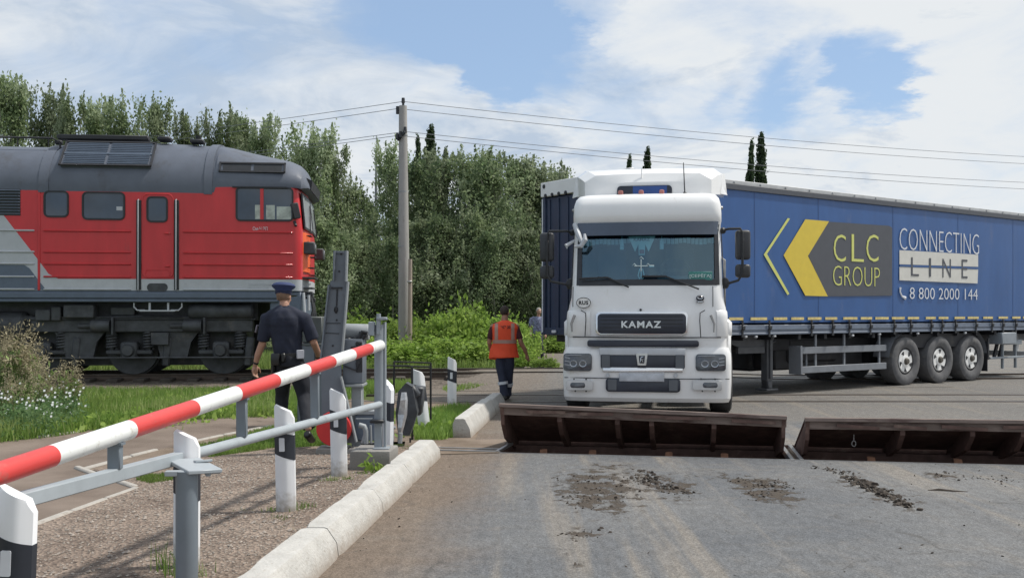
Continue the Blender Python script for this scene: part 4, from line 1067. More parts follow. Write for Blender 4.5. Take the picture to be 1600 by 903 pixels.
# lid with its joint line
mb = MB(); z_ = KP(1000, 532, 0)[1]
for s in (-1, 1):
    x1 = KP(916 if s < 0 else 1094, 500, 0)[0]
    kk = range(0, 8) if s > 0 else range(16, 24)
    rr = [ring(w, f, z, r=.16) for w, f, z in ((1.176, .035, 1.205), (1.184, .018, 1.23), (1.184, .018, 1.50), (1.178, .03, 1.575), (1.165, .05, 1.60))]
    mb = MB(); mb.loft([[q[k] for k in kk] for q in rr], False, False); mb.build('corner_deflector', M_TRUCK, truck, recalc=False)
for s in (-1, 1):
    mb = MB(); (xa_, _) = KP(896 if s < 0 else 1113, 505, 0)
    mb.tube([(xa_ - s * .02, -.002, 1.53), (xa_ + s * .03, .0, 1.40), (xa_ + s * .02, -.002, 1.28)], [.022, .018, .01], 6); mb.build('deflector_slot', M_STEEL, truck)
mb = MB()
for s in (-1, 1):
    xx = KP(914 if s < 0 else 1095, 500, 0)[0]
    mb.tube([(xx - s * .2 + s * .2, -.004, 1.20), (xx + s * -.015, -.006, 1.45), (xx - s * .01, -.006, 1.56), (xx + s * .06, .0, 1.60)], .007, 4)
mb.tube([(-1.08, .09, 1.205), (-.9, .015, 1.205), (0, -.004, 1.20), (.9, .015, 1.205), (1.08, .09, 1.205)], .008, 4)
xx = KP(1114, 470, .05)[0]; mb.tube([(xx, .10, 1.95), (xx, .055, 1.65)], .006, 4); xx = KP(895, 470, .05)[0]; mb.tube([(xx, .10, 1.95), (xx, .055, 1.65)], .006, 4)
mb.build('panel_gap', M_GASKET, truck)
# plain sticker RUS and small emblem
(x, z) = KP(912, 473, .05); mb = MB()
mb.prism([(x + .105 * math.cos(a), .035, z + .075 * math.sin(a)) for a in np.linspace(0, 2 * math.pi, 25)[:-1]], (0, .03, 0)); st = mb.build('country_sticker', M_WHITE, truck, flat=True)
mb = MB(); mb.tube([(x + .105 * math.cos(a), .034, z + .075 * math.sin(a)) for a in np.linspace(0, 2 * math.pi, 25)], .005, 5); mb.build('sticker_rim', M_BLACK, st)
text_mesh('lettering', 'RUS', M_BLACK, st, (x - .07, .033, z - .03), (1, 0, 0), (0, 0, 1), .14, .06, .003, .035, 1.12)
(x, z) = KP(1094, 468, .05); mb = MB(); mb.ell((x, .05, z + .02), (.06, .02, .045), n=12); mb.box((x, .045, z - .03), (.1, .02, .03), bev=.006); em = mb.build('emblem', M_NAVYBLK, truck)
mb = MB(); mb.tube([(x + .035 * math.cos(a), .028, z + .03 + .022 * math.sin(a)) for a in np.linspace(0, 2 * math.pi, 13)], .006, 5); mb.bar((x - .04, .03, z - .03), (x + .04, .03, z - .03), .01, .012); mb.build('emblem_mark', M_CHROME, em)
(x, z) = KP(1001, 484, .03); mb = MB(); mb.cyl((x, .06, z), (x, .018, z), .018, n=10); mb.build('washer_nozzle', M_BLACK, truck)
# bumper
def bring(w, f, z, r=.14): return ring(w, f, z, back=.80, r=r, bow=.07)
zb = .255
mb = MB(); mb.loft([bring(1.20, .05, zb), bring(1.225, .0, zb + .06), bring(1.235, -.03, .55), bring(1.235, -.035, .80), bring(1.23, -.02, .97), bring(1.20, .02, 1.05)], True, True)
bump_ = mb.build('bumper', M_TRUCK, truck, angle=30)
panel(918, 532, 1092, 541, M_NAVYBLK, 'air_slot', y=-.012, d=.12, r=.03)
panel(937, 544, 1071, 554, M_LGREY, 'grille_brow', y=-.055, d=.06, r=.01)
p_, q = panel(939, 553, 1070, 575, M_NAVYBLK, 'middle_grille', y=-.045, d=.06, r=.03)
for px in (947, 1062):
    mb = MB(); x, _ = KP(px, 564, 0); mb.box((x, -.05, (q[1] + q[3]) / 2), (.12, .02, q[3] - q[1] - .02), (0, 0, 0)); mb.build('grille_wing', mat('grille_grey', (.10, .11, .125), .5), p_)
mb = MB(); x, z = KP(1003, 562, -.05); mb.prism([(x - .085, -.075, z + .095), (x + .085, -.075, z + .095), (x + .06, -.075, z - .08), (x - .06, -.075, z - .08)], (0, .03, 0)); e_ = mb.build('emblem', M_CHROME, p_, flat=True)
mb = MB(); mb.prism([(x - .045, -.079, z + .06), (x + .045, -.079, z + .06), (x + .035, -.079, z - .05), (x - .035, -.079, z - .05)], (0, .006, 0)); e2 = mb.build('emblem_field', M_NAVYBLK, e_, flat=True)
mb = MB(); mb.tube([(x - .02, -.083, z - .03), (x - .012, -.083, z + .035), (x + .02, -.083, z + .045)], .007, 5); mb.tube([(x + .022, -.083, z + .01), (x - .005, -.083, z + .005), (x + .018, -.083, z - .03)], .007, 5); o = mb.build('emblem_mark', M_CHROME, e_)
panel(942, 574.5, 1067, 580, M_CHROME, 'chrome_strip', y=-.056, d=.06, r=.01)
pt, q = panel(968, 583, 1038, 595, mat('plate_pale', (.42, .44, .48), .4, var=.2, scale=9), 'number_plate', y=-.062, d=.03, r=.01)
p_, q = panel(947, 591, 1063, 611, M_NAVYBLK, 'lower_grille', y=-.046, d=.06, r=.05)
for px in (957, 1052):
    mb = MB(); x, _ = KP(px, 600, 0); mb.box((x, -.05, (q[1] + q[3]) / 2), (.13, .02, q[3] - q[1] - .04), bev=.006); mb.build('grille_wing', mat('grille_grey', (.10, .11, .125), .5), p_)
for px in (950, 1056): (x, z) = KP(px, 586, 0); mb = MB(); mb.cyl((x, .0, z), (x, -.043, z), .03, n=14); mb.build('tow_cap', M_LGREY, bump_)
M_LENS = mat('headlamp_lens', (0.055, 0.065, 0.08), 0.08, var=0.4, scale=14, spec=.9)
M_DRL = mat('headlamp_reflector', (0.42, 0.45, 0.5), 0.25, .6, var=.2)
for a0, a1, s in ((881, 925, -1), (1087, 1134, 1)):
    f, q = panel(a0, 552 + (s > 0), a1, 579, M_LENS, 'headlight', y=-.028 + .0, d=.06, r=.045)
    w, h = q[2] - q[0], q[3] - q[1]; mb = MB()
    inner = q[2] if s < 0 else q[0]
    for dx in (.13, .27):
        x = inner + s * dx; mb.tube([(x + .05 * math.cos(a), -.036, (q[1] + q[3]) / 2 - .02 + .045 * math.sin(a)) for a in np.linspace(0, 2 * math.pi, 13)], .010, 5)
    outer = q[0] if s < 0 else q[2]
    for k in range(3): mb.bar((outer - s * .02, -.033, q[1] + h * (.38 + .2 * k)), (outer - s * .10, -.033, q[1] + h * (.32 + .2 * k)), .008, .014)
    mb.bar((q[0] + .03, -.033, q[3] - .03), (q[2] - .15, -.033, q[3] - .022), .008, .010)
    mb.build('headlight_detail', M_DRL, f)
for a0, a1 in ((885, 927), (1082, 1128)):
    f, q = panel(a0, 594, a1, 609, mat('fog_recess', (.52, .52, .52), .5), 'fog_lamp_pod', y=-.048, d=.06, r=.03)
    cx = 903 if a0 < 1000 else 1109
    g_, _ = panel(cx - 11, 597, cx + 12, 605, M_LENS, 'fog_lamp', par=f, y=-.056, d=.03, r=.03)
    mb = MB()
    for x, z in ((q[0] + .12, q[3] + .02), (q[2] - .1, q[3] + .02), (q[0] + .14, q[1] - .01), (q[2] - .1, q[1] - .01)): mb.cyl((x, -.02, z), (x, -.046, z), .012, n=8)
    mb.build('pod_bolt', M_BLACK, f)
mb = MB(); mb.tube([(-1.2, .06, KP(900, 590, 0)[1]), (-.6, -.04, KP(900, 590, 0)[1]), (0, -.045, KP(1003, 591, 0)[1]), (.6, -.04, KP(1100, 592, 0)[1]), (1.2, .06, KP(1100, 592, 0)[1])], .006, 4); mb.build('bumper_seam', M_GASKET, bump_)
# side: steps, arch, door glass and sills
for s in (-1, 1):
    mb = MB(); mb.box((s * 1.16, 1.95, .95), (.16, .5, .95), bev=.05)
    mb.box((s * 1.19, 1.25, 1.32), (.14, 1.5, .30), bev=.05); mb.box((s * 1.2, .62, 1.02), (.09, .25, .5), bev=.04)
    mb.build('side_skirt', M_TRUCK, truck)
for s in (-1, 1):
    mb = MB(); mb.prism([(s * 1.112, .42, 2.0), (s * 1.112, 1.35, 2.0), (s * 1.085, 1.35, 2.66), (s * 1.085, .62, 2.66)], (s * .012, 0, 0)); d = mb.build('door_window', M_LGLASS, truck, flat=True)
    mb = MB(); mb.tube([(s * 1.17, .2, 1.3), (s * 1.14, .36, 1.9), (s * 1.10, .55, 2.8)], .008, 5); mb.tube([(s * 1.16, 1.45, 1.25), (s * 1.10, 1.45, 2.8)], .008, 5); mb.build('door_gap', M_GASKET, truck)
    mb = MB(); mb.tube([(s * 1.15, 1.55, 1.5), (s * 1.2, 1.55, 1.55), (s * 1.2, 1.55, 2.4), (s * 1.13, 1.55, 2.45)], .018, 6); mb.build('grab_handle', M_STEEL, truck)
# mirrors
M_MIR = mat('mirror_shell', (.035, .037, .042), .45, var=.15)
for s in (-1, 1):
    off = 1.07 * s
    if s > 0:
        (x1, zt), (x2, zb_) = KP(1154, 366, .45), KP(1157, 415, .45)
    else: x1 = -1.42; zt = 2.72
    xm = x1 + .05 if s > 0 else -1.50
    mb = MB()
    mb.tube([(s * 1.09, .48, 2.78), (s * 1.2, .36, 2.80), (xm - s * .03, .34, 2.80), (xm - s * .0, .34, 2.74), (xm, .34, 2.14), (xm - s * .06, .36, 2.04), (s * 1.14, .42, 1.98)], .019, 8)
    mb.ell((s * 1.12, .42, 2.78), (.05, .06, .05), n=8); mb.ell((s * 1.15, .42, 2.0), (.07, .07, .09), n=8)
    mb.box((xm, .37, 2.62), (.05, .08, .1), bev=.015); mb.box((xm, .37, 2.2), (.05, .08, .1), bev=.015)
    ma = mb.build('mirror_arm', M_BLACK, truck)
    mb = MB(); mb.box((xm + s * .01, .43, 2.565), (.22, .12, .44), (0, 0, s * R(8)), bev=.045, seg=3); mb.build('mirror_housing', M_MIR, ma)
    mb = MB(); mb.box((xm + s * .01, .43, 2.18), (.22, .12, .20), (0, 0, s * R(8)), bev=.045, seg=3); mb.build('mirror_housing', M_MIR, ma)
# kerb mirror hanging bent at the left corner of the screen
mb = MB(); q = [KP(897, 350, .2), (KP(903, 366, .1)), KP(908, 378, .05)]
mb.tube([(q[0][0], .28, q[0][1]), (q[1][0], .14, q[1][1]), (q[2][0], .10, q[2][1])], [.035, .045, .03], 8)
x, z = KP(908, 372, .05); mb.tube([(x + .05, .05, z + .06), (x + .06, .03, z - .03), (x + .0, .03, z - .12), (x - .10, .05, z - .13)], [.02, .04, .035, .015], 8)
x, z = KP(884, 382, .1); mb.tube([(x + .12, .2, z + .06), (x, .12, z - .02), (x + .02, .12, z - .06)], [.02, .03, .012], 8)
mb.build('kerb_mirror', M_LGREY, truck)
# chassis, wheels
mb = MB()
for s in (-1, 1): mb.box((s * .42, 3.4, .85), (.09, 5.2, .26), bev=.01)
mb.box((0, 1.3, .62), (1.9, .9, .3), bev=.05); mb.box((0, 1.45, .46), (2.0, .16, .16), bev=.05); mb.box((0, 4.95, .5), (1.9, .2, .2), bev=.05); mb.box((0, .5, .35), (1.7, .5, .12), bev=.03)
mb.box((0, 4.4, 1.08), (.8, .8, .12), bev=.03); mb.box((.9, 2.9, .7), (.6, 1.2, .6), bev=.1); mb.box((-.9, 2.9, .7), (.6, 1.2, .6), bev=.1)
mb.build('chassis', M_CHASSIS, truck)
def tyre_prof(r=.51, w=.3, rim=.29): h = w / 2; return [(rim, -h * .8), (rim + .07, -h), (r - .05, -h), (r - .012, -h * .86), (r, -h * .6), (r, h * .6), (r - .012, h * .86), (r - .05, h), (rim + .07, h), (rim, h * .8)]
def wheel(parent, c, out, w=.3, r=.51, mt=M_RUBBER, mrim=M_LGREY, star=False, tread=False):
    c = Vector(c); mb = MB(); pf = tyre_prof(r, w); mb.lathe(pf + [(pf[0][0] - .01, 0), pf[0]], c, out, 40, cap=False); rt = mb.build('wheel', mt, parent)
    if tread:
        pass
    out = Vector(out).normalized(); mb = MB()
    if star:
        mb.lathe([(.285, -w * .3), (.285, w * .36), (.26, w * .40), (.25, w * .30), (.0, w * .30)], c, out, 32)
        rim = mb.build('rim', M_CHASSIS, rt)
        a = Vector((0, 0, 1)); b_ = out.cross(a); mb = MB(); o = c + out * (w * .345)
        def pt(rad, ang): return o + a * (rad * math.cos(ang)) + b_ * (rad * math.sin(ang))
        for k in range(5):
            t0 = 2 * math.pi * k / 5 + star; pts = [pt(.14, t0 + .16), pt(.225, t0 + .02), pt(.236, t0 + .24), pt(.232, t0 + .52), pt(.19, t0 + .42)]
            mb.prism([p + out * .0165 for p in pts], out * .012)
        mb.build('rim_hole', M_BLACK, rt, flat=True); mb = MB(); mb.lathe([(.0, 0), (.245, 0), (.252, .012), (.235, .027), (.14, .02), (0, .02)], o, out, 30)
        mb.lathe([(.13, .0), (.13, .028), (.10, .034), (0, .034)], o, out, 20); rc = mb.build('rim_disc', M_WHITE, rt, angle=20)
        mb = MB(); mb.lathe([(.075, .02), (.075, .05), (.055, .085), (0, .09)], o, out, 16); mb.build('hub_cap', mat('hub_brown', (.10, .09, .075), .6), rt)
    else:
        mb.lathe([(.285, -w * .3), (.29, w * .36), (.26, w * .40), (.24, w * .28), (.12, w * .22), (.1, w * .4), (0, w * .42)], c, out, 32); mb.build('rim', mrim, rt)
    return rt
for s in (-1, 1):
    wheel(truck, (s * 1.125, 1.40, .515), (s, 0, 0), .33, .515, mt=M_RUBBER)
    for dx in (.92, .60): wheel(truck, (s * dx, 5.0, .51), (s, 0, 0), .28, .51)
mb = MB()
for s in (-1, 1):
    pts = [Vector((0, 1.42 + .62 * math.cos(a), .55 + .62 * math.sin(a))) for a in np.linspace(R(10), R(170), 12)]
    mb.loft([[p + Vector((s * .80, 0, 0)) for p in pts], [p + Vector((s * 1.235, 0, 0)) for p in pts], [p * 1.0 + Vector((s * 1.235, 0, .05)) for p in pts], [p + Vector((s * .8, 0, .05)) for p in pts]], False, False)
mb.build('wheel_arch', M_TRUCK, truck)
mb = MB()
for s in (-1, 1): mb.box((s * .78, 4.95, 1.06), (.66, 1.1, .04), bev=.015); mb.box((s * .78, 5.52, .92), (.66, .04, .26), bev=.01)
mb.build('rear_fender', M_WHITE, truck)

# ------------------------------------------------------------------ semi-trailer
TA = math.atan2(.582, .813)
CX, CY = 2.06, 16.73
trailer = thing('semi_trailer', 'blue curtain sided semi trailer jackknifed behind the white truck', 'trailer', (CX, CY, 0), TA)
_tc, _ts = math.cos(TA), math.sin(TA)
def TPx(px, py):
    r = (px - 800) / F; t = (CY * r - CX) / (_tc - _ts * r); Z = CY + _ts * t
    return t, HC - (py - 490) * Z / F
TL, TW = 13.6, 2.48
ZTOP, ZCUR, ZBOT = 4.0, 1.40, 1.16
M_CURT = mat('blue_curtain', (0.031, 0.097, 0.275), 0.38, var=0.1, scale=1.1, bump=0.05, bscale=3, dirt=(0.085, 0.125, 0.255), dirt_amt=0.35, dirt_scale=1.0, stretch=(2.4, 2.4, .7))
M_SLATE = mat('curtain_slate', (0.075, 0.08, 0.095), 0.45, var=0.06)
M_NAVY = mat('bulkhead_navy', (0.030, 0.045, 0.085), 0.5, var=0.15, scale=3)
M_YEL = mat('logo_yellow', (0.66, 0.50, 0.06), 0.5, var=0.05); M_LYEL = mat('logo_pale_yellow', (0.60, 0.62, 0.18), 0.5, var=0.05)
M_LWHITE = mat('logo_white', (0.66, 0.68, 0.72), 0.5, var=0.05); M_LWARM = mat('logo_panel_white', (0.62, 0.61, 0.57), 0.5, var=0.05)
M_TRIM = mat('roof_rail_grey', (0.46, 0.47, 0.48), 0.5, var=0.15, dirt=(.2, .2, .2), dirt_amt=.3)
# curtain with slight billow between its straps
def bil(t, z): return -.010 * abs(math.sin(t * math.pi / 1.13)) * math.sin(min(1, max(0, (z - ZCUR) / 2.4)) * math.pi) - .006 * noise.noise((t * .9, z * 1.3, 5))
n = 96; mb = MB(); zs = [ZCUR - .02, 1.55, 1.9, 2.3, 2.75, 3.2, 3.6, 3.86]
mb.loft([[Vector((TL * i / n, bil(TL * i / n, z), z)) for i in range(n + 1)] for z in zs], False, False)
curtain = mb.build('curtain', M_CURT, trailer, recalc=False)
mb = MB(); mb.loft([[Vector((TL * i / 20, TW, z)) for i in range(21)] for z in (ZBOT, 3.86)], False, False); mb.build('curtain', M_CURT, trailer, recalc=False)
mb = MB(); mb.box((TL / 2, TW / 2, 3.955), (TL - .02, TW - .02, .06)); mb.build('roof', M_LWHITE, trailer)
mb = MB(); mb.box((TL / 2, .02, 3.955), (TL, .06, .075), bev=.01)
for s in np.arange(.3, TL, .72): mb.box((s, -.02, 3.955), (.035, .03, .03))
tr_ = mb.build('roof_rail', M_TRIM, trailer)
mb = MB(); mb.box((TL / 2, -.012, 3.865), (TL, .05, .105), bev=.006); mb.build('curtain_track', M_SLATE, trailer)
mb = MB(); mb.box((-.01, TW / 2, 2.44), (.04, TW, 2.54))
for y in np.arange(.12, TW, .27): mb.box((-.04, y, 2.43), (.03, .05, 2.5), bev=.006)
mb.box((-.035, .06, 2.5), (.07, .12, 2.68), bev=.01); mb.box((-.035, TW - .05, 2.5), (.07, .10, 2.68), bev=.01); mb.box((-.02, TW / 2, 1.22), (.09, TW, .13), bev=.01)
bh = mb.build('front_bulkhead', M_NAVY, trailer)
mb = MB(); mb.box((-.045, TW / 2, 3.87), (.09, TW + .02, .27), bev=.01); hd = mb.build('front_header', M_WHITE, trailer)
mb = MB()
for y in np.arange(TW - .75, TW - .08, .2): mb.cyl((-.08, y, 3.755), (-.105, y, 3.755), .035, n=10)
mb.cyl((-.08, TW - .1, 3.93), (-.10, TW - .1, 3.93), .04, n=10); mb.build('header_bolt', M_BLACK, hd)
mb = MB(); mb.tube([(-.06, TW - .02, 3.7), (-.06, TW - .02, 1.2)], .02, 6); mb.build('corner_pipe', M_LWHITE, bh)
mb = MB(); mb.box((-.09, TW - .4, 1.22), (.02, .12, .05)); mb.build('front_marker', M_LWHITE, bh)
# sideboard below the curtain, straps with buckles, reflective tape
mb = MB(); mb.box((TL / 2, .02, (ZBOT + ZCUR) / 2 - .03), (TL, .05, ZCUR - ZBOT - .06), bev=.008); mb.box((TL / 2, -.012, ZBOT + .015), (TL, .03, .04), bev=.008)
mb.box((TL / 2, -.012, ZBOT + .10), (TL, .03, .02)); mb.build('side_rail', mat('side_rail_blue', (.15, .18, .235), .5, var=.15, dirt=(.1, .1, .11), dirt_amt=.3), trailer)
M_TAPE = mat('reflective_tape', (.62, .50, .20), .35, var=.3, scale=20); mb = MB()
t = 0.35
while t < TL - .2:
    mb = MB(); w = random.choice((.38, .42, .46)); mb.box((t + w / 2, -.022, ZCUR + .055), (w, .008, .052)); t += w + random.choice((.12, .2, .26)); mb.build('reflective_tape', M_TAPE, trailer)
strap_t = [TPx(p, 510)[0] for p in (1158, 1200, 1266, 1299, 1325, 1358, 1395, 1421, 1453, 1470, 1491, 1523, 1548, 1565, 1585)] + [13.2]
for t in strap_t:
    mb = MB(); mb.box((t, -.035, (ZCUR + ZBOT) / 2 + .02), (.045, .012, ZCUR - ZBOT + .02)); st = mb.build('strap', M_CHASSIS, trailer)
    mb = MB(); mb.box((t + .015, -.048, ZBOT + .13), (.085, .03, .075), (0, R(12), 0), bev=.01); mb.box((t - .01, -.05, ZBOT + .21), (.05, .02, .03)); mb.box((t, -.03, ZBOT - .02), (.06, .03, .05)); mb.build('buckle', M_BLACK, st)
for t in (1.72, 3.02, 4.9, 7.4, 9.9, 12.3): mb = MB(); mb.loft([[Vector((t + dx, bil(t + dx, z) - .003, z)) for z in zs] for dx in (-.011, .011)], False, False); mb.build('welded_seam', mat('seam_blue', (.02, .065, .20), .4), curtain, recalc=False)
# printed logo
def dec(px, m, nm, d=.006, par=curtain):
    mb = MB(); pts = []
    for p in px:
        t, z = TPx(*p); pts.append((t, -.0155 - d, z))
    mb.prism(pts, (0, .002, 0)); return mb.build(nm, m, par, flat=True)
dec([(1262, 345), (1299, 347), (1388, 353), (1393, 356), (1393, 462), (1292, 463), (1262, 400)], M_SLATE, 'logo_panel', .002)
dec([(1257, 343), (1294, 346), (1261, 400), (1292, 463), (1257, 462), (1223, 399)], M_YEL, 'logo_arrow', .006)
dec([(1229.5, 341), (1233, 342), (1197, 397), (1232, 459), (1229, 461), (1192, 398)], M_LYEL, 'logo_chevron', .006)
def tx(body, x0, y0, x1, y1, m, d=.008, bold=0.0):
    t0, z0 = TPx(x0, y1); t1, _ = TPx(x1, y1); _, z1 = TPx(x0, y0)
    return text_mesh('lettering', body, m, curtain, (t0, -.0155 - d, z0), (1, 0, 0), (0, 0, 1), t1 - t0, z1 - z0, .003, bold)
def tx_spaced(chars, x0s, y0, y1, w, m):
    for ch, x in zip(chars, x0s): tx(ch, x, y0, x + w, y1, m, bold=-.012)
tx_spaced('CLC', (1301, 1329, 1352), 366, 408.5, 19, M_LYEL)
tx('GROUP', 1300, 415, 1373, 446, M_LYEL, bold=-.02)
tx('CONNECTING', 1404, 356, 1528, 390, M_LWHITE, bold=-.02)
dec([(1404, 391), (1527, 398), (1527, 417), (1404, 413)], M_LWARM, 'logo_bar', .006)
dec([(1404, 417), (1527, 421), (1526, 443), (1404, 438)], M_LWARM, 'logo_bar', .006)
for ch, x, w in zip('LINE', (1422, 1450, 1471, 1501), (12, 3.0, 13, 9)):
    dy = (x - 1422) * .045; tx(ch, x, 402 + dy, x + w, 431 + dy, M_SLATE, .011, bold=-.01)
t0, z0 = TPx(1404, 413); t1, z1 = TPx(1527, 421); dec([(1404, 413.6), (1527, 417.6), (1527, 420.4), (1404, 416.4)], M_CURT, 'logo_line', .0135)
tx('8 800 2000 144', 1420, 449, 1526, 467, M_LWHITE, bold=-.01)
mb = MB(); pts = [TPx(*p) for p in ((1405.5, 449), (1405, 456), (1408, 463), (1414, 466))]; mb.tube([(a, -.020, b_) for a, b_ in pts], [(.04, .012), (.022, .012), (.022, .012), (.04, .012)], 8); mb.build('phone_sign', M_LWHITE, curtain)
# running gear
mb = MB()
for y in (.72, TW - .72):
    mb.box((TL / 2 + .8, y, .98), (TL - 1.8, .14, .34), bev=.01)
    mb.prism([(.1, y - .07, 1.15), (3.0, y - .07, 1.15), (3.0, y - .07, .82), (2.2, y - .07, .95), (.1, y - .07, 1.02)], (0, .14, 0))
for t in np.arange(.4, TL, .8): mb.box((t, TW / 2, 1.1), (.08, TW - .1, .1))
mb.box((.9, TW / 2, 1.09), (1.6, 2.0, .12)); mb.box((9.25, TW / 2, .95), (3.4, 2.2, .3)); mb.box((5.6, TW / 2, .8), (1.6, 1.2, .5), bev=.05)
mb.box((5.9, 1.35, .70), (2.9, 1.3, .58), bev=.03); mb.box((4.6, 1.7, .62), (.5, .9, .5), bev=.05); mb.box((9.25, TW / 2, .66), (3.5, 1.2, .5)); mb.box((1.9, 1.5, .85), (1.5, 1.2, .4)); mb.box((TL - .03, TW / 2, 1.1), (.06, TW, .2)); chs = mb.build('chassis', M_CHASSIS, trailer)  # low boxes added to block light and keep the space underneath dark
for y in (.42, TW - .42):
    mb = MB(); mb.box((3.87, y, .72), (.16, .16, .95), bev=.01); mb.box((3.87, y, .40), (.12, .12, .6), bev=.01); mb.box((3.87, y, .08), (.34, .3, .04), bev=.01); mb.box((3.87, y, .17), (.12, .2, .16), bev=.02)
    mb.box((3.87, y - .1, .75), (.07, .04, .9)); mb.tube([(3.9, y, .95), (4.5, y + .3, 1.02)], .035, 6); mb.build('landing_leg', mat('leg_grey', (.085, .09, .10), .6, var=.2), trailer)
mb = MB(); mb.bar((3.0, .40, .85), (3.75, .40, .85), .06, .12); mb.prism([(2.3, .4, 1.15), (3.4, .4, .80), (3.8, .4, .80), (3.8, .4, 1.15)], (0, .05, 0)); mb.build('leg_brace', mat('leg_grey', (.085, .09, .10), .6), trailer)
# side guard rails
g0, g1 = TPx(1256, 570)[0], TPx(1388, 570)[0]
for y in (.06, TW - .06):
    mb = MB()
    for zt in (.83, .45): mb.box(((g0 + g1) / 2, y, zt), (g1 - g0, .04, .135), bev=.008)
    mb.box((g0 - .02, y + .12 * (1 if y < 1 else -1), .64), (.06, .30, .56), bev=.01)
    for f_ in (.17, .50, .93): mb.box((g0 + (g1 - g0) * f_, y + .03 * (1 if y < 1 else -1), .78), (.05, .03, .72))
    mb.box((g0 + (g1 - g0) * .1, y + .1 * (1 if y < 1 else -1), .65), (.03, .03, .4)); mb.build('side_guard', mat('guard_grey', (.19, .205, .23), .5, var=.12, dirt=(.1, .1, .1), dirt_amt=.3), trailer)
k = 0
for t in (7.95, 9.25, 10.55):
    for y, s in ((.21, -1), (TW - .21, 1)):
        wheel(trailer, (t, y, .525), (0, s, 0), .385, .525, mt=M_TYRE_D, star=(.3, .95, .0)[k % 3] + .001); k += (s == 1)
    mb = MB(); mb.cyl((t, .3, .525), (t, TW - .3, .525), .075, n=12); mb.cyl((t, .42, .525), (t, .5, .525), .21, n=18); mb.box((t, .75, .72), (.9, .1, .12), bev=.02); mb.build('axle', M_CHASSIS, trailer)
# mudguards
for t0, t1, a0, a1 in ((7.95, 7.95, 95, 172), (10.55, 10.55, 8, 95)):
    pts = [Vector((t0 + .64 * math.cos(a), 0, .545 + .60 * math.sin(a))) for a in np.linspace(R(a0), R(a1), 9)]
    mb = MB(); mb.loft([[p + Vector((0, .03, 0)) for p in pts], [p + Vector((0, .42, 0)) for p in pts], [p * 1 + Vector((0, .42, .03)) for p in pts], [p + Vector((0, .03, .03)) for p in pts]], False, False)
    mg = mb.build('mudguard', mat('mudguard_grey', (.17, .18, .20), .6, var=.15), trailer)
mb = MB(); mb.box((11.21, .23, .55), (.02, .40, .70)); mb.box((11.24, .03, .72), (.05, .03, .5)); mb.build('mud_flap', M_CHASSIS, trailer)
mb = MB()
for px, py in ((1165, 526), (1181, 526), (1210, 525), (1332, 524), (1374, 522), (1434, 521), (1508, 520)): t, z = TPx(px, py); mb.box((t, .0, z), (.07, .05, .045), bev=.012)
mb.build('side_marker', M_LGREY, trailer)
x0, z0 = TPx(1563, 538); x1, z1 = TPx(1585, 519)
mb = MB(); mb.box(((x0 + x1) / 2, .12, (z0 + z1) / 2), (x1 - x0, .35, z1 - z0), bev=.02); mb.build('tool_box', M_GREY, trailer)
for dx in (-.1, .14): mb = MB(); mb.prism([((x0 + x1) / 2 + dx, .2, z0), ((x0 + x1) / 2 + dx + .09, .2, z0), ((x0 + x1) / 2 + dx - .04, .2, z0 - .32), ((x0 + x1) / 2 + dx - .14, .2, z0 - .32)], (0, .05, 0)); mb.build('hanger', M_CHASSIS, trailer)
mb = MB(); mb.box((13.4, TW / 2, .55), (.12, 2.4, .13), bev=.02); mb.box((13.4, .5, .8), (.1, .1, .5)); mb.box((13.4, TW - .5, .8), (.1, .1, .5)); mb.box((13.45, TW / 2, .98), (.06, 2.4, .2), bev=.01); mb.build('rear_bumper', M_TRIM, trailer)
mb = MB(); mb.box((TL - .02, TW / 2, 2.56), (.05, TW, 2.8)); mb.build('rear_doors', M_TRIM, trailer)
mb = MB(); mb.box((12.4, .08, .86), (.9, .04, .12), bev=.008); mb.box((12.2, .08, .5), (1.6, .04, .05), bev=.008); mb.box((12.1, .15, .68), (.05, .05, .9)); mb.box((12.7, .15, .68), (.05, .05, .9)); mb.build('side_guard', M_GREY, trailer)
# ------------------------------------------------------------------ swing gate beside the road
def gate_Y(px): # plan line of the gate: X = -1.33 - .1774*(9.9 - Y)
    r = (px - 800) / F; return (-1.33 - 1.756) / (r - .1774)
def gate_pt(px, kind):
    Y = gate_Y(px); X = -1.33 - .1774 * (9.9 - Y)
    z = (1.23 + (Y - 9.9) / (4.45 - 9.9) * (.835 - 1.23)) if kind == 'u' else (.643 + (Y - 9.9) / (4.45 - 9.9) * (.69 - .643))
    return Vector((X, Y, z))
M_GRED = mat('gate_red', (0.62, 0.055, 0.05), 0.4, var=0.06, scale=4, dirt=(.40, .12, .10), dirt_amt=.3, dirt_scale=9, coat=.05)
M_GWHITE = mat('gate_white', (0.78, 0.80, 0.79), 0.4, var=0.03, scale=4, dirt=(.50, .48, .43), dirt_amt=.42, dirt_scale=13)
M_GGREY = mat('gate_grey', (0.36, 0.40, 0.43), 0.45, var=0.08, scale=5, dirt=(.22, .23, .24), dirt_amt=.25, dirt_scale=7)
gate = thing('swing_gate', 'long red and white striped swing gate with grey lower rail, open along the kerb', 'swing gate', (-1.33, 9.9, .2))
cuts = [594, 576, 549, 517, 477, 429, 368, 301, 202, 80]
pts = [gate_pt(c, 'u') for c in cuts]
d = (pts[-1] - pts[0]).normalized(); L80 = (pts[-1] - pts[0]).length
for k in range(1, 5): pts.append(pts[9] + d * (.66 * k))
rt = .0535
for i in range(1, len(pts)):
    a, b_ = pts[i - 1], pts[i]; w = (i % 2 == 1)
    mb = MB()
    if i == 1: mb.tube([a - d * .03, a - d * .015, a, b_], [.02, .045, rt, rt], 24)
    else: mb.tube([a, b_], rt, 24)
    mb.build('white_stripe' if w else 'red_stripe', M_GWHITE if w else M_GRED, gate, world=True)
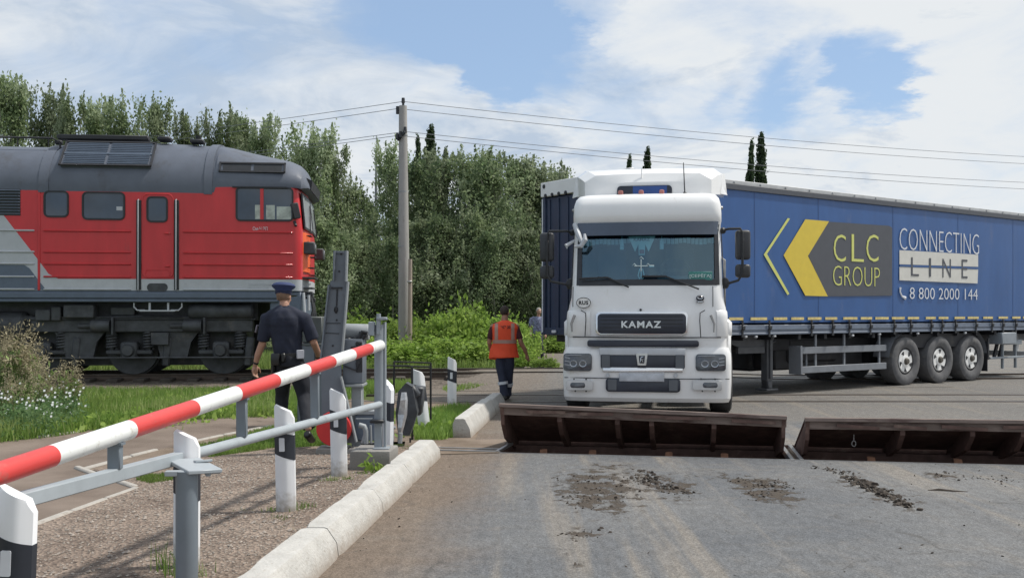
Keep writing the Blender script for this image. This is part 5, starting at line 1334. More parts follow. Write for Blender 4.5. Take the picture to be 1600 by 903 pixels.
la, lb = gate_pt(594, 'l'), gate_pt(300, 'l'); dl = (lb - la).normalized()
mb = MB(); mb.tube([la + dl * .02, lb + dl * .05], .034, 16); mb.bar(lb, lb + dl * 4.8, .062, .072, bev=.006); mb.build('lower_rail', M_GGREY, gate, world=True)
for px, w in ((492, .07), (378, .07), (180, .07)):
    u, l = gate_pt(px, 'u'), gate_pt(px, 'l'); mb = MB()
    mb.bar(l + Vector((0, 0, .03)), u - Vector((0, 0, .045)), w, .05, bev=.006, up=(0, 1, 0)); mb.box(u - Vector((0, 0, .05)), (.09, .06, .012)); mb.build('strut', M_POST_SHADED, gate, world=True)
u = pts[9] + d * 1.6; l = la + dl * ((u - la).dot(dl)); mb = MB(); mb.bar(l, u, .07, .05, up=(0, 1, 0)); mb.build('strut', M_GGREY, gate, world=True)
# hinge post on its concrete block
blk = MB(); blk.box((-1.385, 9.99, .085), (.40, .46, .23), (0, 0, R(-4)), bev=.015, seg=2)
tag(blk.build('concrete_block', M_CONC, fn=lambda v: v + noise.noise_vector(v * 6) * .006), 'low grey concrete block carrying the gate post', 'concrete block')
post = thing('gate_post', 'grey steel hinge post with a bracket on top at the end of the striped gate', 'gate post', (-1.335, 9.97, .2))
mb = MB(); mb.cyl((-1.335, 9.99, .45), (-1.335, 9.99, 1.44), .052, n=18); mb.build('pipe', M_GREY, post, world=True)
mb = MB(); mb.box((-1.28, 10.0, .83), (.022, .075, 1.27), bev=.004); mb.box((-1.345, 9.985, .33), (.075, .07, .26), bev=.004); mb.box((-1.305, 9.95, .205), (.16, .16, .015), bev=.003); mb.build('angle_iron', M_GREY, post, world=True)
mb = MB(); mb.box((-1.35, 9.95, .475), (.14, .13, .035), bev=.01); mb.build('hinge_clamp', M_BLACK, post, world=True)
mb = MB(); mb.box((-1.405, 9.95, 1.40), (.06, .1, .14), bev=.008); mb.box((-1.335, 9.93, 1.43), (.04, .06, .17), bev=.006); mb.box((-1.30, 9.93, 1.5), (.10, .09, .03), bev=.006); mb.cyl((-1.335, 9.93, 1.5), (-1.335, 9.93, 1.55), .022, n=10); mb.build('top_bracket', M_GREY, post, world=True)
# rest post in the foreground
c = P(292, 880, 5.72)
rest = thing('rest_post', 'stout grey pipe post with bent top plate carrying the gate rail in the foreground', 'support post', (c.x, 5.72, 0))
mb = MB(); mb.cyl((c.x, 5.72, -.05), (c.x, 5.72, .645), .0625, n=24); mb.build('pipe', M_POST_SHADED, rest, world=True)
mb = MB(); rot = (R(4), R(2), R(38)); mb.box((c.x + .005, 5.84, .655), (.20, .36, .022), rot, bev=.004); mb.box((c.x - .035, 5.70, .635), (.16, .05, .03), (0, 0, R(10)), bev=.004); mb.box((c.x + .03, 5.92, .672), (.10, .06, .015), (R(-8), 0, R(30)), bev=.003)
mb.build('top_plate', M_GGREY, rest, world=True)
mb = MB(); mb.cyl((c.x + .09, 5.82, .625), (c.x + .15, 5.86, .625), .018, n=8); mb.cyl((c.x + .12, 5.72, .63), (c.x + .12, 5.74, .63), .02, n=6); mb.build('bolt', M_GREY, rest, world=True)

# ------------------------------------------------------------------ delineator posts
M_PLAST = mat('delineator_white', (0.74, 0.75, 0.77), 0.45, var=0.03, scale=5, dirt=(.42, .39, .34), dirt_amt=.06, dirt_scale=8)
nt = M_PLAST.node_tree; _tc = nt.nodes.new('ShaderNodeTexCoord'); _sx = nt.nodes.new('ShaderNodeSeparateXYZ'); nt.links.new(_tc.outputs['Object'], _sx.inputs[0])
_ns = nt.nodes.new('ShaderNodeTexNoise'); _ns.inputs['Scale'].default_value = 22; _ns.inputs['Detail'].default_value = 6; nt.links.new(_tc.outputs['Object'], _ns.inputs[0])
_ad = nt.nodes.new('ShaderNodeMath'); _ad.operation = 'MULTIPLY_ADD'; _ad.inputs[1].default_value = -.28; nt.links.new(_ns.outputs[0], _ad.inputs[0]); nt.links.new(_sx.outputs[2], _ad.inputs[2])
_mr = nt.nodes.new('ShaderNodeMapRange'); _mr.inputs[1].default_value = .03; _mr.inputs[2].default_value = -.13; _mr.inputs[4].default_value = .8; nt.links.new(_ad.outputs[0], _mr.inputs[0])
_mx = nt.nodes.new('ShaderNodeMixRGB'); _b = nt.nodes['Principled BSDF']; nt.links.new(_b.inputs['Base Color'].links[0].from_socket, _mx.inputs[1]); _mx.inputs[2].default_value = (.27, .24, .19, 1); nt.links.new(_mr.outputs[0], _mx.inputs[0]); nt.links.new(_mx.outputs[0], _b.inputs['Base Color'])
M_BAND = mat('delineator_black', (0.020, 0.024, 0.034), 0.5, var=0.2); M_REFL = mat('reflector_white', (.62, .64, .68), .3, var=.1)
def delineator_proto(loc):
    root = thing('delineator_post', 'x', 'delineator', loc, 0, 'white delineator posts with black bands')
    def sec(x): return .038 * (1 - (x / .075) ** 2) + .012
    def outline(zf, g=0.0, n=8):
        xs_ = [-.075 + .15 * k / n for k in range(n + 1)]
        fr_ = [Vector((x * (1 + g * 10), -sec(x) - g, zf(x))) for x in xs_]; bk = [Vector((x * (1 + g * 10), .03 + g, zf(x))) for x in xs_[::-1]]
        return fr_ + bk
    mb = MB(); mb.loft([outline(lambda x: -.06), outline(lambda x: .795 - x * .42 - (.03 if x > .06 else 0)), [v * 1 + Vector((-v.x * .12, 0, .012)) for v in outline(lambda x: .80 - x * .42 - (.03 if x > .06 else 0))]], True, True)
    mb.build('post_body', M_PLAST, root, angle=30)
    mb = MB(); mb.loft([outline(lambda x: .435 - x * .36, .0018), outline(lambda x: .625 - x * .30, .0018)], True, True); bd = mb.build('black_band', M_BAND, root, angle=30)
    mb = MB(); mb.prism([(x - .012, -.0545, z) for x, z in rrect(0, .535, .042, .105, .006)], (0, .012, 0)); mb.build('reflector', M_REFL, bd, flat=True)
    return root
def dl_loc(px, Y): return Vector(((px - 800) * Y / F, Y, 0.0))
DL = [((15, 4.08), 2, (0, 0, .05), 'white delineator post cut off by the left edge of the view under the gate'), ((291, 6.05), 0, (0, 0, .12), 'delineator post mostly hidden behind the grey rest post'),
      ((447, 7.75), -1, (0, 0, .05), 'delineator post in gravel with grass at its foot, in front of the policeman'), ((530, 9.4), -1, (0, 0, 0), 'delineator post covering part of the red disc'),
      ((604, 10.6), 2, (0, 0, -.75), 'delineator post seen edge on directly behind the gate post'), ((664, 12.9), -6.5, (0, 0, .1), 'leaning delineator post by the black railing'),
      ((706, 16.3), .5, (0, 0, .15), 'farthest delineator post, near the track to the right of the leaning one')]
first = None
for (q, tilt, rot, lab) in DL:
    loc = dl_loc(*q)
    if first is None: first = delineator_proto(loc); o = first; o['label'] = lab
    else: o = dup(first, loc, 0, lab)
    o.rotation_euler = (R(random.uniform(-1, 1)), R(tilt), R(20) * rot[2] + (rot[2] if abs(rot[2]) > .5 else 0) * R(45))

# ------------------------------------------------------------------ barrier drive machine
YM = 11.0
def MP(px, py, y=0.0): return P(px, py, YM + y)
mach = thing('barrier_machine', 'grey steel barrier drive with a tall tapered upright boom foot and red counterweight disc', 'barrier machine', (MP(525, 700).x, YM, 0))
M_MGREY = mat('machine_grey', (0.145, 0.165, 0.195), 0.5, var=0.1, scale=5, dirt=(.09, .09, .09), dirt_amt=.22, dirt_scale=5, bump=.04, bscale=20)
M_MLIGHT = mat('machine_light_grey', (0.28, 0.30, 0.315), 0.5, var=0.1, dirt=(.16, .15, .14), dirt_amt=.3)
def plate(px, y, d, m, nm, parent=mach):
    mb = MB(); mb.prism([MP(*p, y) for p in px], (0, d, 0)); return mb.build(nm, m, parent, world=True, angle=20)
f = plate([(524, 392), (541, 392), (540, 436), (543, 440), (541, 470), (533, 560), (533, 588), (557, 690), (551, 692), (503, 692), (502, 560), (513, 470), (516, 440), (522, 436)], 0, .035, M_MGREY, 'boom_foot')
mb = MB()
for a, b_, m in (((542.5, 392), (541, 440), 1), ((544, 440), (534, 565), 1), ((533, 588), (557, 690), 1), ((523, 392), (522, 438), 0), ((514.5, 445), (502, 560), 0)):
    mb.bar(MP(*a, -.03), MP(*b_, -.03), .016, .09, m=m, up=(0, 1, 0))
mb.box(MP(529, 394, -.012), (.11, .02, .02)); mb.bar(MP(519, 450, -.005), MP(535, 451, -.005), .012, .02, m=1)
mb.build('flange', [M_MGREY, M_MLIGHT], f, world=True)
mb = MB(); mb.tube([MP(527, 452, -.012), MP(526, 478, -.012)], .007, 6); mb.ell(MP(525, 484, -.012), (.022, .016, .04), n=10); mb.bar(MP(518, 450, -.012), MP(535, 450, -.012), .012, .02)
for p in ((533, 397), (530, 424), (526, 500), (520, 540)): mb.cyl(MP(*p, -.012), MP(*p, .0), .011, n=8)
mb.build('latch', M_CHASSIS, f, world=True)
mb = MB(); mb.bar(MP(510, 505, -.004), MP(532, 505, -.004), .004, .008); mb.bar(MP(506, 520, -.004), MP(530, 521, -.004), .004, .008); mb.build('weld_seam', M_CHASSIS, f, world=True)
c0, c1 = MP(534, 600), MP(565, 530)
mb = MB(); mb.box(((c0.x + c1.x) / 2, YM + .22, (c0.z + c1.z) / 2), (c1.x - c0.x, .32, c1.z - c0.z), bev=.012, seg=2); cb = mb.build('control_cabinet', M_MGREY, mach, world=True)
mb = MB(); mb.box((c1.x - .035, YM + .055, (c0.z + c1.z) / 2 + .05), (.07, .02, .34), bev=.004); mb.box((c1.x - .10, YM + .05, (c0.z + c1.z) / 2 + .12), (.05, .03, .10), bev=.004)
mb.box((c0.x + .06, YM + .05, (c0.z + c1.z) / 2 + .04), (.03, .03, .05), bev=.004)
for dz in (.2, -.02, .1): mb.cyl((c1.x - .05, YM + .02, (c0.z + c1.z) / 2 + dz), (c1.x - .05, YM + .06, (c0.z + c1.z) / 2 + dz), .022, n=10)
mb.tube([(c0.x + .02, YM + .04, c0.z + .2), (c0.x + .15, YM + .03, c0.z + .15), (c0.x + .19, YM + .04, c0.z + .25)], .01, 6); mb.build('cabinet_fitting', M_CHASSIS, cb, world=True)
mb = MB(); mb.box(((c0.x + c1.x) / 2 - .01, YM + .22, c0.z - .02), (c1.x - c0.x + .03, .36, .03), bev=.004); mb.box((MP(554, 650).x, YM + .22, c0.z / 2 - .02), (.115, .16, c0.z - .02), bev=.006); mb.build('pedestal', M_MLIGHT, mach, world=True)
a, b_ = MP(537, 518, .3), MP(577, 519, .3)
mb = MB(); mb.lathe([(.02, 0), (.085, .0), (.092, .03), (.092, (b_ - a).length - .02), (.085, (b_ - a).length)], a, b_ - a, 20); mb.build('signal_hood', M_MLIGHT, mach, world=True)
mb = MB()
for p, s in (((566, 524), (.07, .1, .09)), ((545, 531), (.05, .1, .05)), ((556, 531), (.05, .1, .06)), ((571, 524), (.04, .1, .04))): mb.box(MP(*p, .15), s, bev=.01)
mb.tube([MP(560, 530, .1), MP(566, 518, .1), MP(574, 520, .1)], .02, 8); mb.build('linkage', M_BLACK, mach, world=True)
mb = MB(); p0, p1 = MP(553, 690), MP(590, 648); mb.box(((p0.x + p1.x) / 2, YM - .1 + .35, (p0.z + p1.z) / 2), (p1.x - p0.x, .3, p1.z - p0.z), bev=.01)
cs = mb.build('motor_case', mat('case_blue_grey', (.11, .14, .19), .5, var=.1), mach, world=True)
mb = MB(); mb.box(((p0.x + p1.x) / 2, YM + .25, p1.z + .018), (p1.x - p0.x + .03, .36, .045), bev=.006); mb.build('motor_lid', M_MLIGHT, cs, world=True)
mb = MB(); mb.tube([MP(572, 693, -.2), MP(572, 673, -.2), MP(569, 666, -.2), MP(561, 664, -.2)], .03, 10); mb.box(MP(569, 654, -.1), (.18, .02, .012)); mb.tube([MP(580, 692, -.2), MP(579, 664, -.2)], .012, 6); mb.tube([MP(566, 692, -.2), MP(570, 680, -.2)], .018, 6)
mb.build('conduit', M_MLIGHT, mach, world=True)
mb = MB(); o = MP(521, 670, -.12); mb.lathe([(0, 0), (.185, 0), (.192, .012), (.192, .06), (.17, .075), (0, .075)], o, (0, 1, .02), 32); dsc = mb.build('counterweight_disc', mat('disc_red', (.55, .03, .03), .45, var=.08), mach, world=True)
mb = MB(); mb.box((MP(521, 700).x, YM + .02, .03), (.34, .3, .09), bev=.01); mb.box((MP(572, 695).x, YM + .15, .02), (.36, .6, .10), bev=.01); mb.build('foundation', M_CONC, mach, world=True)
# relay cabinet standing behind the policeman
c = P(486, 520, 13.6); rc = thing('relay_cabinet', 'grey relay cabinet with a darker top box half hidden behind the policeman', 'cabinet', (c.x, 13.6, 0))
mb = MB(); mb.box((c.x, 13.7, .55), (.36, .3, 1.16), bev=.015); mb.build('cabinet_body', M_MGREY, rc, world=True)
mb = MB(); mb.box((c.x + .02, 13.7, 1.33), (.28, .28, .36), bev=.015); mb.box((c.x + .02, 13.7, 1.13), (.4, .34, .03), bev=.005); mb.build('top_box', mat('box_dark', (.075, .085, .085), .55, var=.2), rc, world=True)
mb = MB(); mb.tube([P(492, 540, 13.45), P(493, 580, 13.45)], .012, 6); mb.build('cabinet_handle', M_CHASSIS, rc, world=True)

# black iron railing and the battered light near it
M_IRON = mat('black_iron', (.015, .015, .017), .55, var=.3)
rl = thing('iron_railing', 'thin black iron railing frame on the bare dirt behind the gate post', 'railing', (P(650, 600, 12).x, 12, 0))
mb = MB()
def T(px, Y, r, par=None): mb.tube([P(*p, Y) for p in px], r, 6)
T([(616, 572), (672, 573)], 12.6, .012); T([(615, 565), (673, 567)], 13.4, .012); T([(615, 565), (616, 572)], 13, .01); T([(673, 567), (673, 655)], 13.4, .014); T([(616, 565), (615, 632)], 13.4, .014); T([(644, 573), (644, 690)], 12.2, .014); T([(583, 571), (640, 571)], 12.6, .009)
T([(641, 684), (641, 692)], 11.9, .012); mb.build('railing_frame', M_IRON, rl, world=True)
wr = thing('battered_signal', 'battered dark signal unit with a bent shiny sheet beside the gate post', 'signal unit', (P(632, 690, 11.3).x, 11.3, 0))
mb = MB()
mb.prism([P(*p, 11.5) for p in ((622, 612), (634, 598), (644, 604), (652, 645), (640, 680), (622, 680), (618, 645))], (0, .22, 0)); mb.box(P(653, 625, 11.9), (.14, .25, .34), (0, R(8), 0), bev=.02); mb.box(P(641, 615, 11.7), (.2, .2, .16), (0, R(-35), 0), bev=.02)
mb.build('signal_box', mat('battered_dark', (.045, .05, .058), .5, var=.4, scale=8, dirt=(.12, .12, .12), dirt_amt=.3), wr, world=True)
mb = MB(); L_ = [P(631, 613, 11.3), P(632, 625, 11.25), P(629, 648, 11.3), P(626, 668, 11.25), P(622, 690, 11.3)]; W_ = [.03, .035, .05, .035, .02]
mb.loft([[p + Vector((-w + .01 * math.sin(i * 5), .02 * math.cos(i * 3), 0)), p + Vector((w * .4, -.02, .004)), p + Vector((w, .02, 0)), p + Vector((w * .3, .035, 0))] for i, (p, w) in enumerate(zip(L_, W_))], True, True)
mb.build('bent_sheet', mat('bent_aluminium', (.5, .51, .53), .35, .6, var=.3, scale=12), wr, world=True)
mb = MB(); mb.tube([P(613, 690, 11.2), P(613, 652, 11.2)], .02, 8); mb.tube([P(625, 692, 11.2), P(626, 676, 11.2)], .025, 8); mb.tube([P(606, 668, 11.1), P(618, 668, 11.1)], .012, 6); mb.box(P(614, 668, 11.15), (.06, .05, .03), bev=.005); mb.tube([P(612, 618, 12.2), P(614, 640, 12.2)], .01, 6)
mb.build('stub_pipe', M_MLIGHT, wr, world=True)

# ------------------------------------------------------------------ concrete utility pole, wires, mast
YP = 29.0
b0, t0 = P(631.5, 560, YP), P(629.5, 166, YP)
pole = thing('utility_pole', 'pale round concrete utility pole rising out of the shrubs', 'utility pole', (b0.x, YP, 0))
M_POLE = mat('pole_concrete', (.34, .33, .315), .85, var=.1, scale=2, dirt=(.2, .19, .18), dirt_amt=.35, stretch=(2, 2, .6), bump=.1)
mb = MB(); mb.tube([(b0.x, YP, -.1), (b0.x, YP, 1.5), (t0.x, YP, t0.z)], [.175, .172, .118], 20); mb.build('shaft', M_POLE, pole, world=True)
mb = MB()
for py in (212, 300, 385): p = P(630, py, YP); r = .121 + (py - 166) * .000145; mb.cyl(p - Vector((0, 0, .02)), p + Vector((0, 0, .02)), r + .004, n=20)
mb.build('band', M_MLIGHT, pole, world=True)
mb = MB(); p = P(630, 162, YP); mb.cyl(p - Vector((0, 0, .1)), p + Vector((0, 0, .06)), .035, n=10); mb.cyl(p + Vector((0, 0, .02)), p + Vector((0, 0, .16)), .055, .045, 12); mb.build('insulator', M_BLACK, pole, world=True)
mb = MB(); p = P(624, 171, YP); mb.box(p, (.16, .1, .14), bev=.03); mb.cyl(p + Vector((-.05, 0, -.14)), p + Vector((-.05, 0, .08)), .05, n=10); mb.build('insulator', M_BLACK, pole, world=True)
mb = MB(); a, b_ = P(621, 219, YP - .1), P(633, 206, YP - .25); mb.bar(a, b_, .06, .08)
for q in (P(621, 214, YP - .15), P(626, 211, YP - .2), P(633, 204, YP - .2)): mb.cyl(q - Vector((0, 0, .07)), q + Vector((0, 0, .10)), .055, .04, 10)
mb.build('cross_arm', M_BLACK, pole, world=True)
st = thing('stub_post', 'slim pale stub post strapped against the foot of the utility pole', 'post', (P(640, 560, 28.6).x, 28.6, 0))
mb = MB(); a, b_ = P(640, 560, 28.6), P(641, 405, 28.6); mb.tube([(a.x, a.y, -.1), b_], [.075, .055], 12); mb.build('stub', mat('stub_wood', (.36, .30, .25), .85, var=.2, stretch=(4, 4, .5)), st, world=True)
mb = MB(); mb.box(P(640, 440, 28.55), (.13, .14, .05), bev=.01); mb.build('clamp', M_STEEL, st, world=True)
ms = thing('radio_mast', 'very thin grey lattice mast standing among the trees left of the pole', 'mast', (P(586, 500, 52).x, 52, 0))
mb = MB(); a, b_ = P(586, 540, 52), P(588, 236, 52); mb.tube([(a.x, 52, 0), b_], [.14, .05], 8); mb.tube([b_, b_ + Vector((0, 0, .8))], .02, 6); mb.build('mast_tube', mat('mast_grey', (.2, .21, .23), .6), ms, world=True)
M_WIRE = mat('wire', (.20, .21, .23), .6)
ends = [(P(630, 159, YP), (1790, 253, 46), (-260, 262, 62)), (P(622, 170, YP), (1790, 264, 46), (-260, 272, 62)), (P(633, 206, YP), (1790, 292, 46), (-260, 300, 62)), (P(622, 212, YP), (1790, 303, 46), (-260, 307, 62))]
for k, (c, r_, l_) in enumerate(ends):
    mb = MB()
    for e in (r_, l_):
        E = P(*e); pts = []
        for i in range(25):
            t = i / 24; q = c.lerp(E, t); q.z -= .55 * 4 * t * (1 - t) * .5; pts.append(q)
        mb.tube(pts, .009, 5)
    tag(mb.build('power_line', M_WIRE), ['topmost thin power line fixed to the tip of the concrete pole', 'second power line from the top, fixed at the side of the pole head', 'third power line from the top, on the lower cross arm', 'lowest power line sagging across the sky behind the truck'][k], 'power line', 'overhead power lines')

# ------------------------------------------------------------------ mud clods on the road
M_MUD = mat('dried_mud', (.062, .05, .04), .95, var=.4, scale=9, bump=.5, bscale=40)
rng = random.Random(5); mb = MB()
def clods(poly, n, s0, s1, spread):
    for _ in range(n):
        i = rng.randrange(len(poly) - 1); t = rng.random(); a, b_ = G(*poly[i]), G(*poly[i + 1]); c = a.lerp(b_, t) + Vector((rng.gauss(0, spread), rng.gauss(0, spread * 1.4), 0))
        if (c - PA).dot(PN) > -.08: continue
        s = rng.uniform(s0, s1) * rng.uniform(.4, 1); vs = []
        mb.ell((c.x, c.y, s * .18), (s * rng.uniform(.7, 1.4), s * rng.uniform(.7, 1.4), s * rng.uniform(.2, .45)), (rng.random(), rng.random(), rng.random() * 6), n=6)
clods([(1322, 746), (1370, 765), (1415, 790)], 260, .010, .038, .05); clods([(1285, 732), (1335, 742)], 50, .008, .026, .05)
clods([(1005, 745), (1030, 758), (1075, 772)], 170, .006, .03, .08); clods([(880, 750), (985, 750), (930, 775), (910, 790)], 240, .004, .018, .13)
clods([(1155, 750), (1225, 760), (1180, 778)], 200, .004, .018, .10); clods([(1450, 742), (1590, 750)], 60, .008, .02, .12); clods([(1000, 735), (1010, 738)], 14, .015, .03, .04); clods([(900, 835), (925, 835)], 24, .008, .02, .08); clods([(700, 720), (1600, 760), (1500, 880), (700, 860)], 90, .005, .016, .8)
clods([(560, 860), (690, 725)], 30, .004, .012, .07); clods([(646, 697), (668, 699)], 50, .02, .05, .06)
o = mb.build('mud_clods', M_MUD, fn=lambda v: v + noise.noise_vector(v * 30) * .006); tag(o, kind='stuff')
mb = MB(); A, B = G(1450, 766), G(1512, 768); mb.tube([A, A.lerp(B, .3) + Vector((0, .02, .004)), A.lerp(B, .65) - Vector((0, .012, 0)), B], [.006, .016, .013, .004], 6); tag(mb.build('fallen_stick', M_MUD), 'thin dark crooked stick lying on the asphalt beyond the diagonal trail of mud clods', 'stick')
# ------------------------------------------------------------------ vegetation
def leaf_mat(name, c1, c2, rough=.55, trans=.55, patch=None):
    m = bpy.data.materials.new(name); m.use_nodes = True
    nt = m.node_tree; N, L = nt.nodes, nt.links; b = N['Principled BSDF']
    b.inputs['Roughness'].default_value = rough; b.inputs['Specular IOR Level'].default_value = .35
    g = N.new('ShaderNodeNewGeometry'); r = N.new('ShaderNodeValToRGB')
    r.color_ramp.elements[0].color = (*c1, 1); r.color_ramp.elements[1].color = (*c2, 1)
    L.new(g.outputs['Random Per Island'], r.inputs[0]); col = r.outputs[0]
    oi = N.new('ShaderNodeObjectInfo'); om = N.new('ShaderNodeMapRange'); om.inputs[3].default_value = .72; om.inputs[4].default_value = 1.22; L.new(oi.outputs['Random'], om.inputs[0])
    hs = N.new('ShaderNodeHueSaturation'); hs.inputs['Hue'].default_value = .5; L.new(om.outputs[0], hs.inputs['Value']); L.new(col, hs.inputs['Color'])
    if not patch: col = hs.outputs[0]
    if patch:
        tc = N.new('ShaderNodeTexCoord'); n = N.new('ShaderNodeTexNoise'); n.inputs['Scale'].default_value = patch[1]; n.inputs['Detail'].default_value = 5; L.new(tc.outputs['Object'], n.inputs[0])
        mr = N.new('ShaderNodeMapRange'); mr.interpolation_type = 'SMOOTHSTEP'; mr.inputs[1].default_value = .42; mr.inputs[2].default_value = .62; L.new(n.outputs[0], mr.inputs[0])
        mx = N.new('ShaderNodeMixRGB'); L.new(mr.outputs[0], mx.inputs[0]); L.new(col, mx.inputs[1]); mx.inputs[2].default_value = (*patch[0], 1)
        h2 = N.new('ShaderNodeHueSaturation'); L.new(om.outputs[0], h2.inputs['Value']); L.new(mx.outputs[0], h2.inputs['Color']); col = h2.outputs[0]
    L.new(col, b.inputs['Base Color'])
    if trans:
        t = N.new('ShaderNodeBsdfTranslucent'); L.new(col, t.inputs[0]); ms = N.new('ShaderNodeMixShader'); ms.inputs[0].default_value = trans
        L.new(b.outputs[0], ms.inputs[1]); L.new(t.outputs[0], ms.inputs[2]); L.new(ms.outputs[0], N['Material Output'].inputs[0])
    return m
def quads_mesh(name, C, U, V, m):
    """C centres, U/V half axes (n,3): diamond leaves folded along the middle"""
    n = len(C); vs = np.empty((n, 4, 3), np.float32)
    vs[:, 0] = C - U; vs[:, 1] = C + V; vs[:, 2] = C + U; vs[:, 3] = C - V
    me = bpy.data.meshes.new(name); me.vertices.add(n * 4); me.vertices.foreach_set('co', vs.reshape(-1))
    me.loops.add(n * 4); me.loops.foreach_set('vertex_index', np.arange(n * 4, dtype=np.int32))
    me.polygons.add(n); me.polygons.foreach_set('loop_start', np.arange(0, n * 4, 4, dtype=np.int32))
    me.polygons.foreach_set('loop_total', np.full(n, 4, np.int32))
    me.materials.append(m); me.update(calc_edges=True); return me
NR = np.random.default_rng(3)
def leaf_axes(n, s, up=.3):
    a = NR.normal(size=(n, 3)); a[:, 2] += up; a /= np.linalg.norm(a, axis=1, keepdims=True)
    b_ = NR.normal(size=(n, 3)); b_ -= a * (a * b_).sum(1, keepdims=True); b_ /= np.linalg.norm(b_, axis=1, keepdims=True)
    sz = (s * NR.uniform(.6, 1.3, n))[:, None]
    return a * sz, b_ * sz * .62
def link(name, me, parent=None):
    o = bpy.data.objects.new(name, me); COL.objects.link(o); o.parent = parent; return o
M_BARK = mat('aspen_bark', (.30, .29, .25), .9, var=.3, scale=5, dirt=(.10, .09, .075), dirt_amt=.35, stretch=(1, 1, .4))
LEAF_A = leaf_mat('aspen_leaf', (.11, .165, .075), (.30, .37, .19), patch=((.35, .41, .26), .6))
LEAF_B = leaf_mat('dark_leaf', (.08, .125, .062), (.21, .275, .135), patch=((.26, .32, .18), .5))
LEAF_P = leaf_mat('poplar_leaf', (.045, .075, .038), (.095, .14, .065))
LEAF_S = leaf_mat('shrub_leaf', (.14, .24, .04), (.29, .42, .085), patch=((.33, .45, .11), .9))
def tree(name, H, rad, seed, lm, ls=.09, nlimb=17, per=46, columnar=False, bare=.10, label='', cat='tree', loc=(0, 0, 0), group=None, upk=1.2, ncl=11):
    """trunk, ascending limbs, twigs; leaf clumps sit along the outer part of every limb"""
    rg = np.random.default_rng(seed); root = thing(name, label, cat, loc, 0, group)
    mb = MB(); lean = rg.normal(0, .025, 2)
    ax = lambda z: np.array([lean[0] * z + .12 * math.sin(z * .5 + seed), lean[1] * z + .1 * math.sin(z * .4), z])
    mb.tube([ax(z) for z in np.linspace(-.1, H * .97, 9)], list(np.linspace(.013 * H, .008, 9)), 8)
    pts = []
    def clump(p, sg, n, tall=1.2): pts.append(p + rg.normal(size=(n, 3)) * np.array([sg, sg, sg * tall]))
    for k in range(nlimb):
        t0 = bare + (.90 - bare) * (k + rg.uniform(0, .9)) / nlimb; z0 = t0 * H; az = k * 2.4 + rg.uniform(-.5, .5)
        L = rad * (1.3 - (1.28 if upk > 2 else .95) * t0) * rg.uniform(.65, 1.3); o = np.array([math.cos(az), math.sin(az), 0]); up = upk * rg.uniform(.7, 1.25)
        if t0 > .6: up *= 1.5
        up = min(up, (H - z0) / (L * 1.1) + .12)
        b0 = ax(z0)
        def pos(s): return b0 + o * L * (s - .18 * s * s) + np.array([0, 0, L * up * (.55 * s + .55 * s * s)])
        mb.tube([pos(s) for s in (0, .35, .7, 1)], [.004 * H * (1 - t0) + .018, .022, .014, .005], 5)
        for j in range(ncl):
            s = rg.uniform(.28, 1.08); p = pos(s) + rg.normal(size=3) * np.array([.22, .22, .20]) * L * .75 * (1.25 - .5 * s)
            if p[2] > H * 1.03: p[2] = H * rg.uniform(.9, 1.03)
            if j % 2 == 0: mb.tube([pos(min(1, s * .85)), p], [.010, .003], 4)
            clump(p, rg.uniform(.11, .25) * (.75 + .25 * L), int(per * rg.uniform(.6, 1.3)))
        tip = pos(1.0); tw = tip + np.array([.1 * o[0], .1 * o[1], rg.uniform(.4, .9)]); mb.tube([tip, tw], [.008, .003], 4); tt = rg.random(40); pts.append(tip + (tw - tip) * tt[:, None] + rg.normal(size=(40, 3)) * (.10 * (1.1 - tt))[:, None])
    for k in range(58): # leafy leader
        z = H * (1 - .5 * rg.random() ** 1.4); clump(ax(z) + rg.normal(size=3) * np.array([1, 1, .3]) * .25 * rad * (1.13 - z / H) * 2, rg.uniform(.10, .2), int(per * .7), 1.5)
    for k in range(nlimb // 2): # low skirt
        a = rg.uniform(0, 6.28); r = rad * rg.uniform(.2, .9); clump(np.array([r * math.cos(a), r * math.sin(a), rg.uniform(.05, .25) * H]), .3, per)
    C = np.concatenate(pts).astype(np.float32); U, V = leaf_axes(len(C), ls, .2)
    mb.build('trunk', M_BARK, root, recalc=False); link('crown', quads_mesh('crown', C, U, V, lm), root)
    return root
protos = [tree('aspen_tree', 9.6, 1.9, 1, LEAF_A, label='x', nlimb=19, upk=1.25), tree('aspen_tree', 9.0, 2.3, 2, LEAF_A, label='x', nlimb=20, upk=1.0), tree('broadleaf_tree', 8.4, 2.7, 3, LEAF_B, label='x', nlimb=19, upk=.75),
          tree('aspen_tree', 10.5, 1.6, 4, LEAF_A, label='x', nlimb=20, upk=1.6), tree('broadleaf_tree', 7.4, 2.5, 8, LEAF_A, label='x', nlimb=19, upk=.8)]
used = set()
def put(k, px, Y, ztop_px, label, group='trees of the dense belt behind the tracks', wide=1.0):
    """stand a copy so that its top reaches the pixel height"""
    H = [9.6, 9.0, 8.4, 10.5, 7.4][k]; z = HC + (490 - ztop_px) * Y / F; s = z / (H * 1.02)
    loc = ((px - 800) * Y / F, Y, 0)
    o = protos[k] if k not in used else dup(protos[k], loc, 0)
    used.add(k); o.location = loc; wx = wide * random.uniform(.92, 1.1); o.scale = (s * wx, s * wx * random.uniform(.92, 1.08), s); o.rotation_euler = (0, 0, random.uniform(0, 6.28))
    o['label'] = label; o['group'] = group; return o
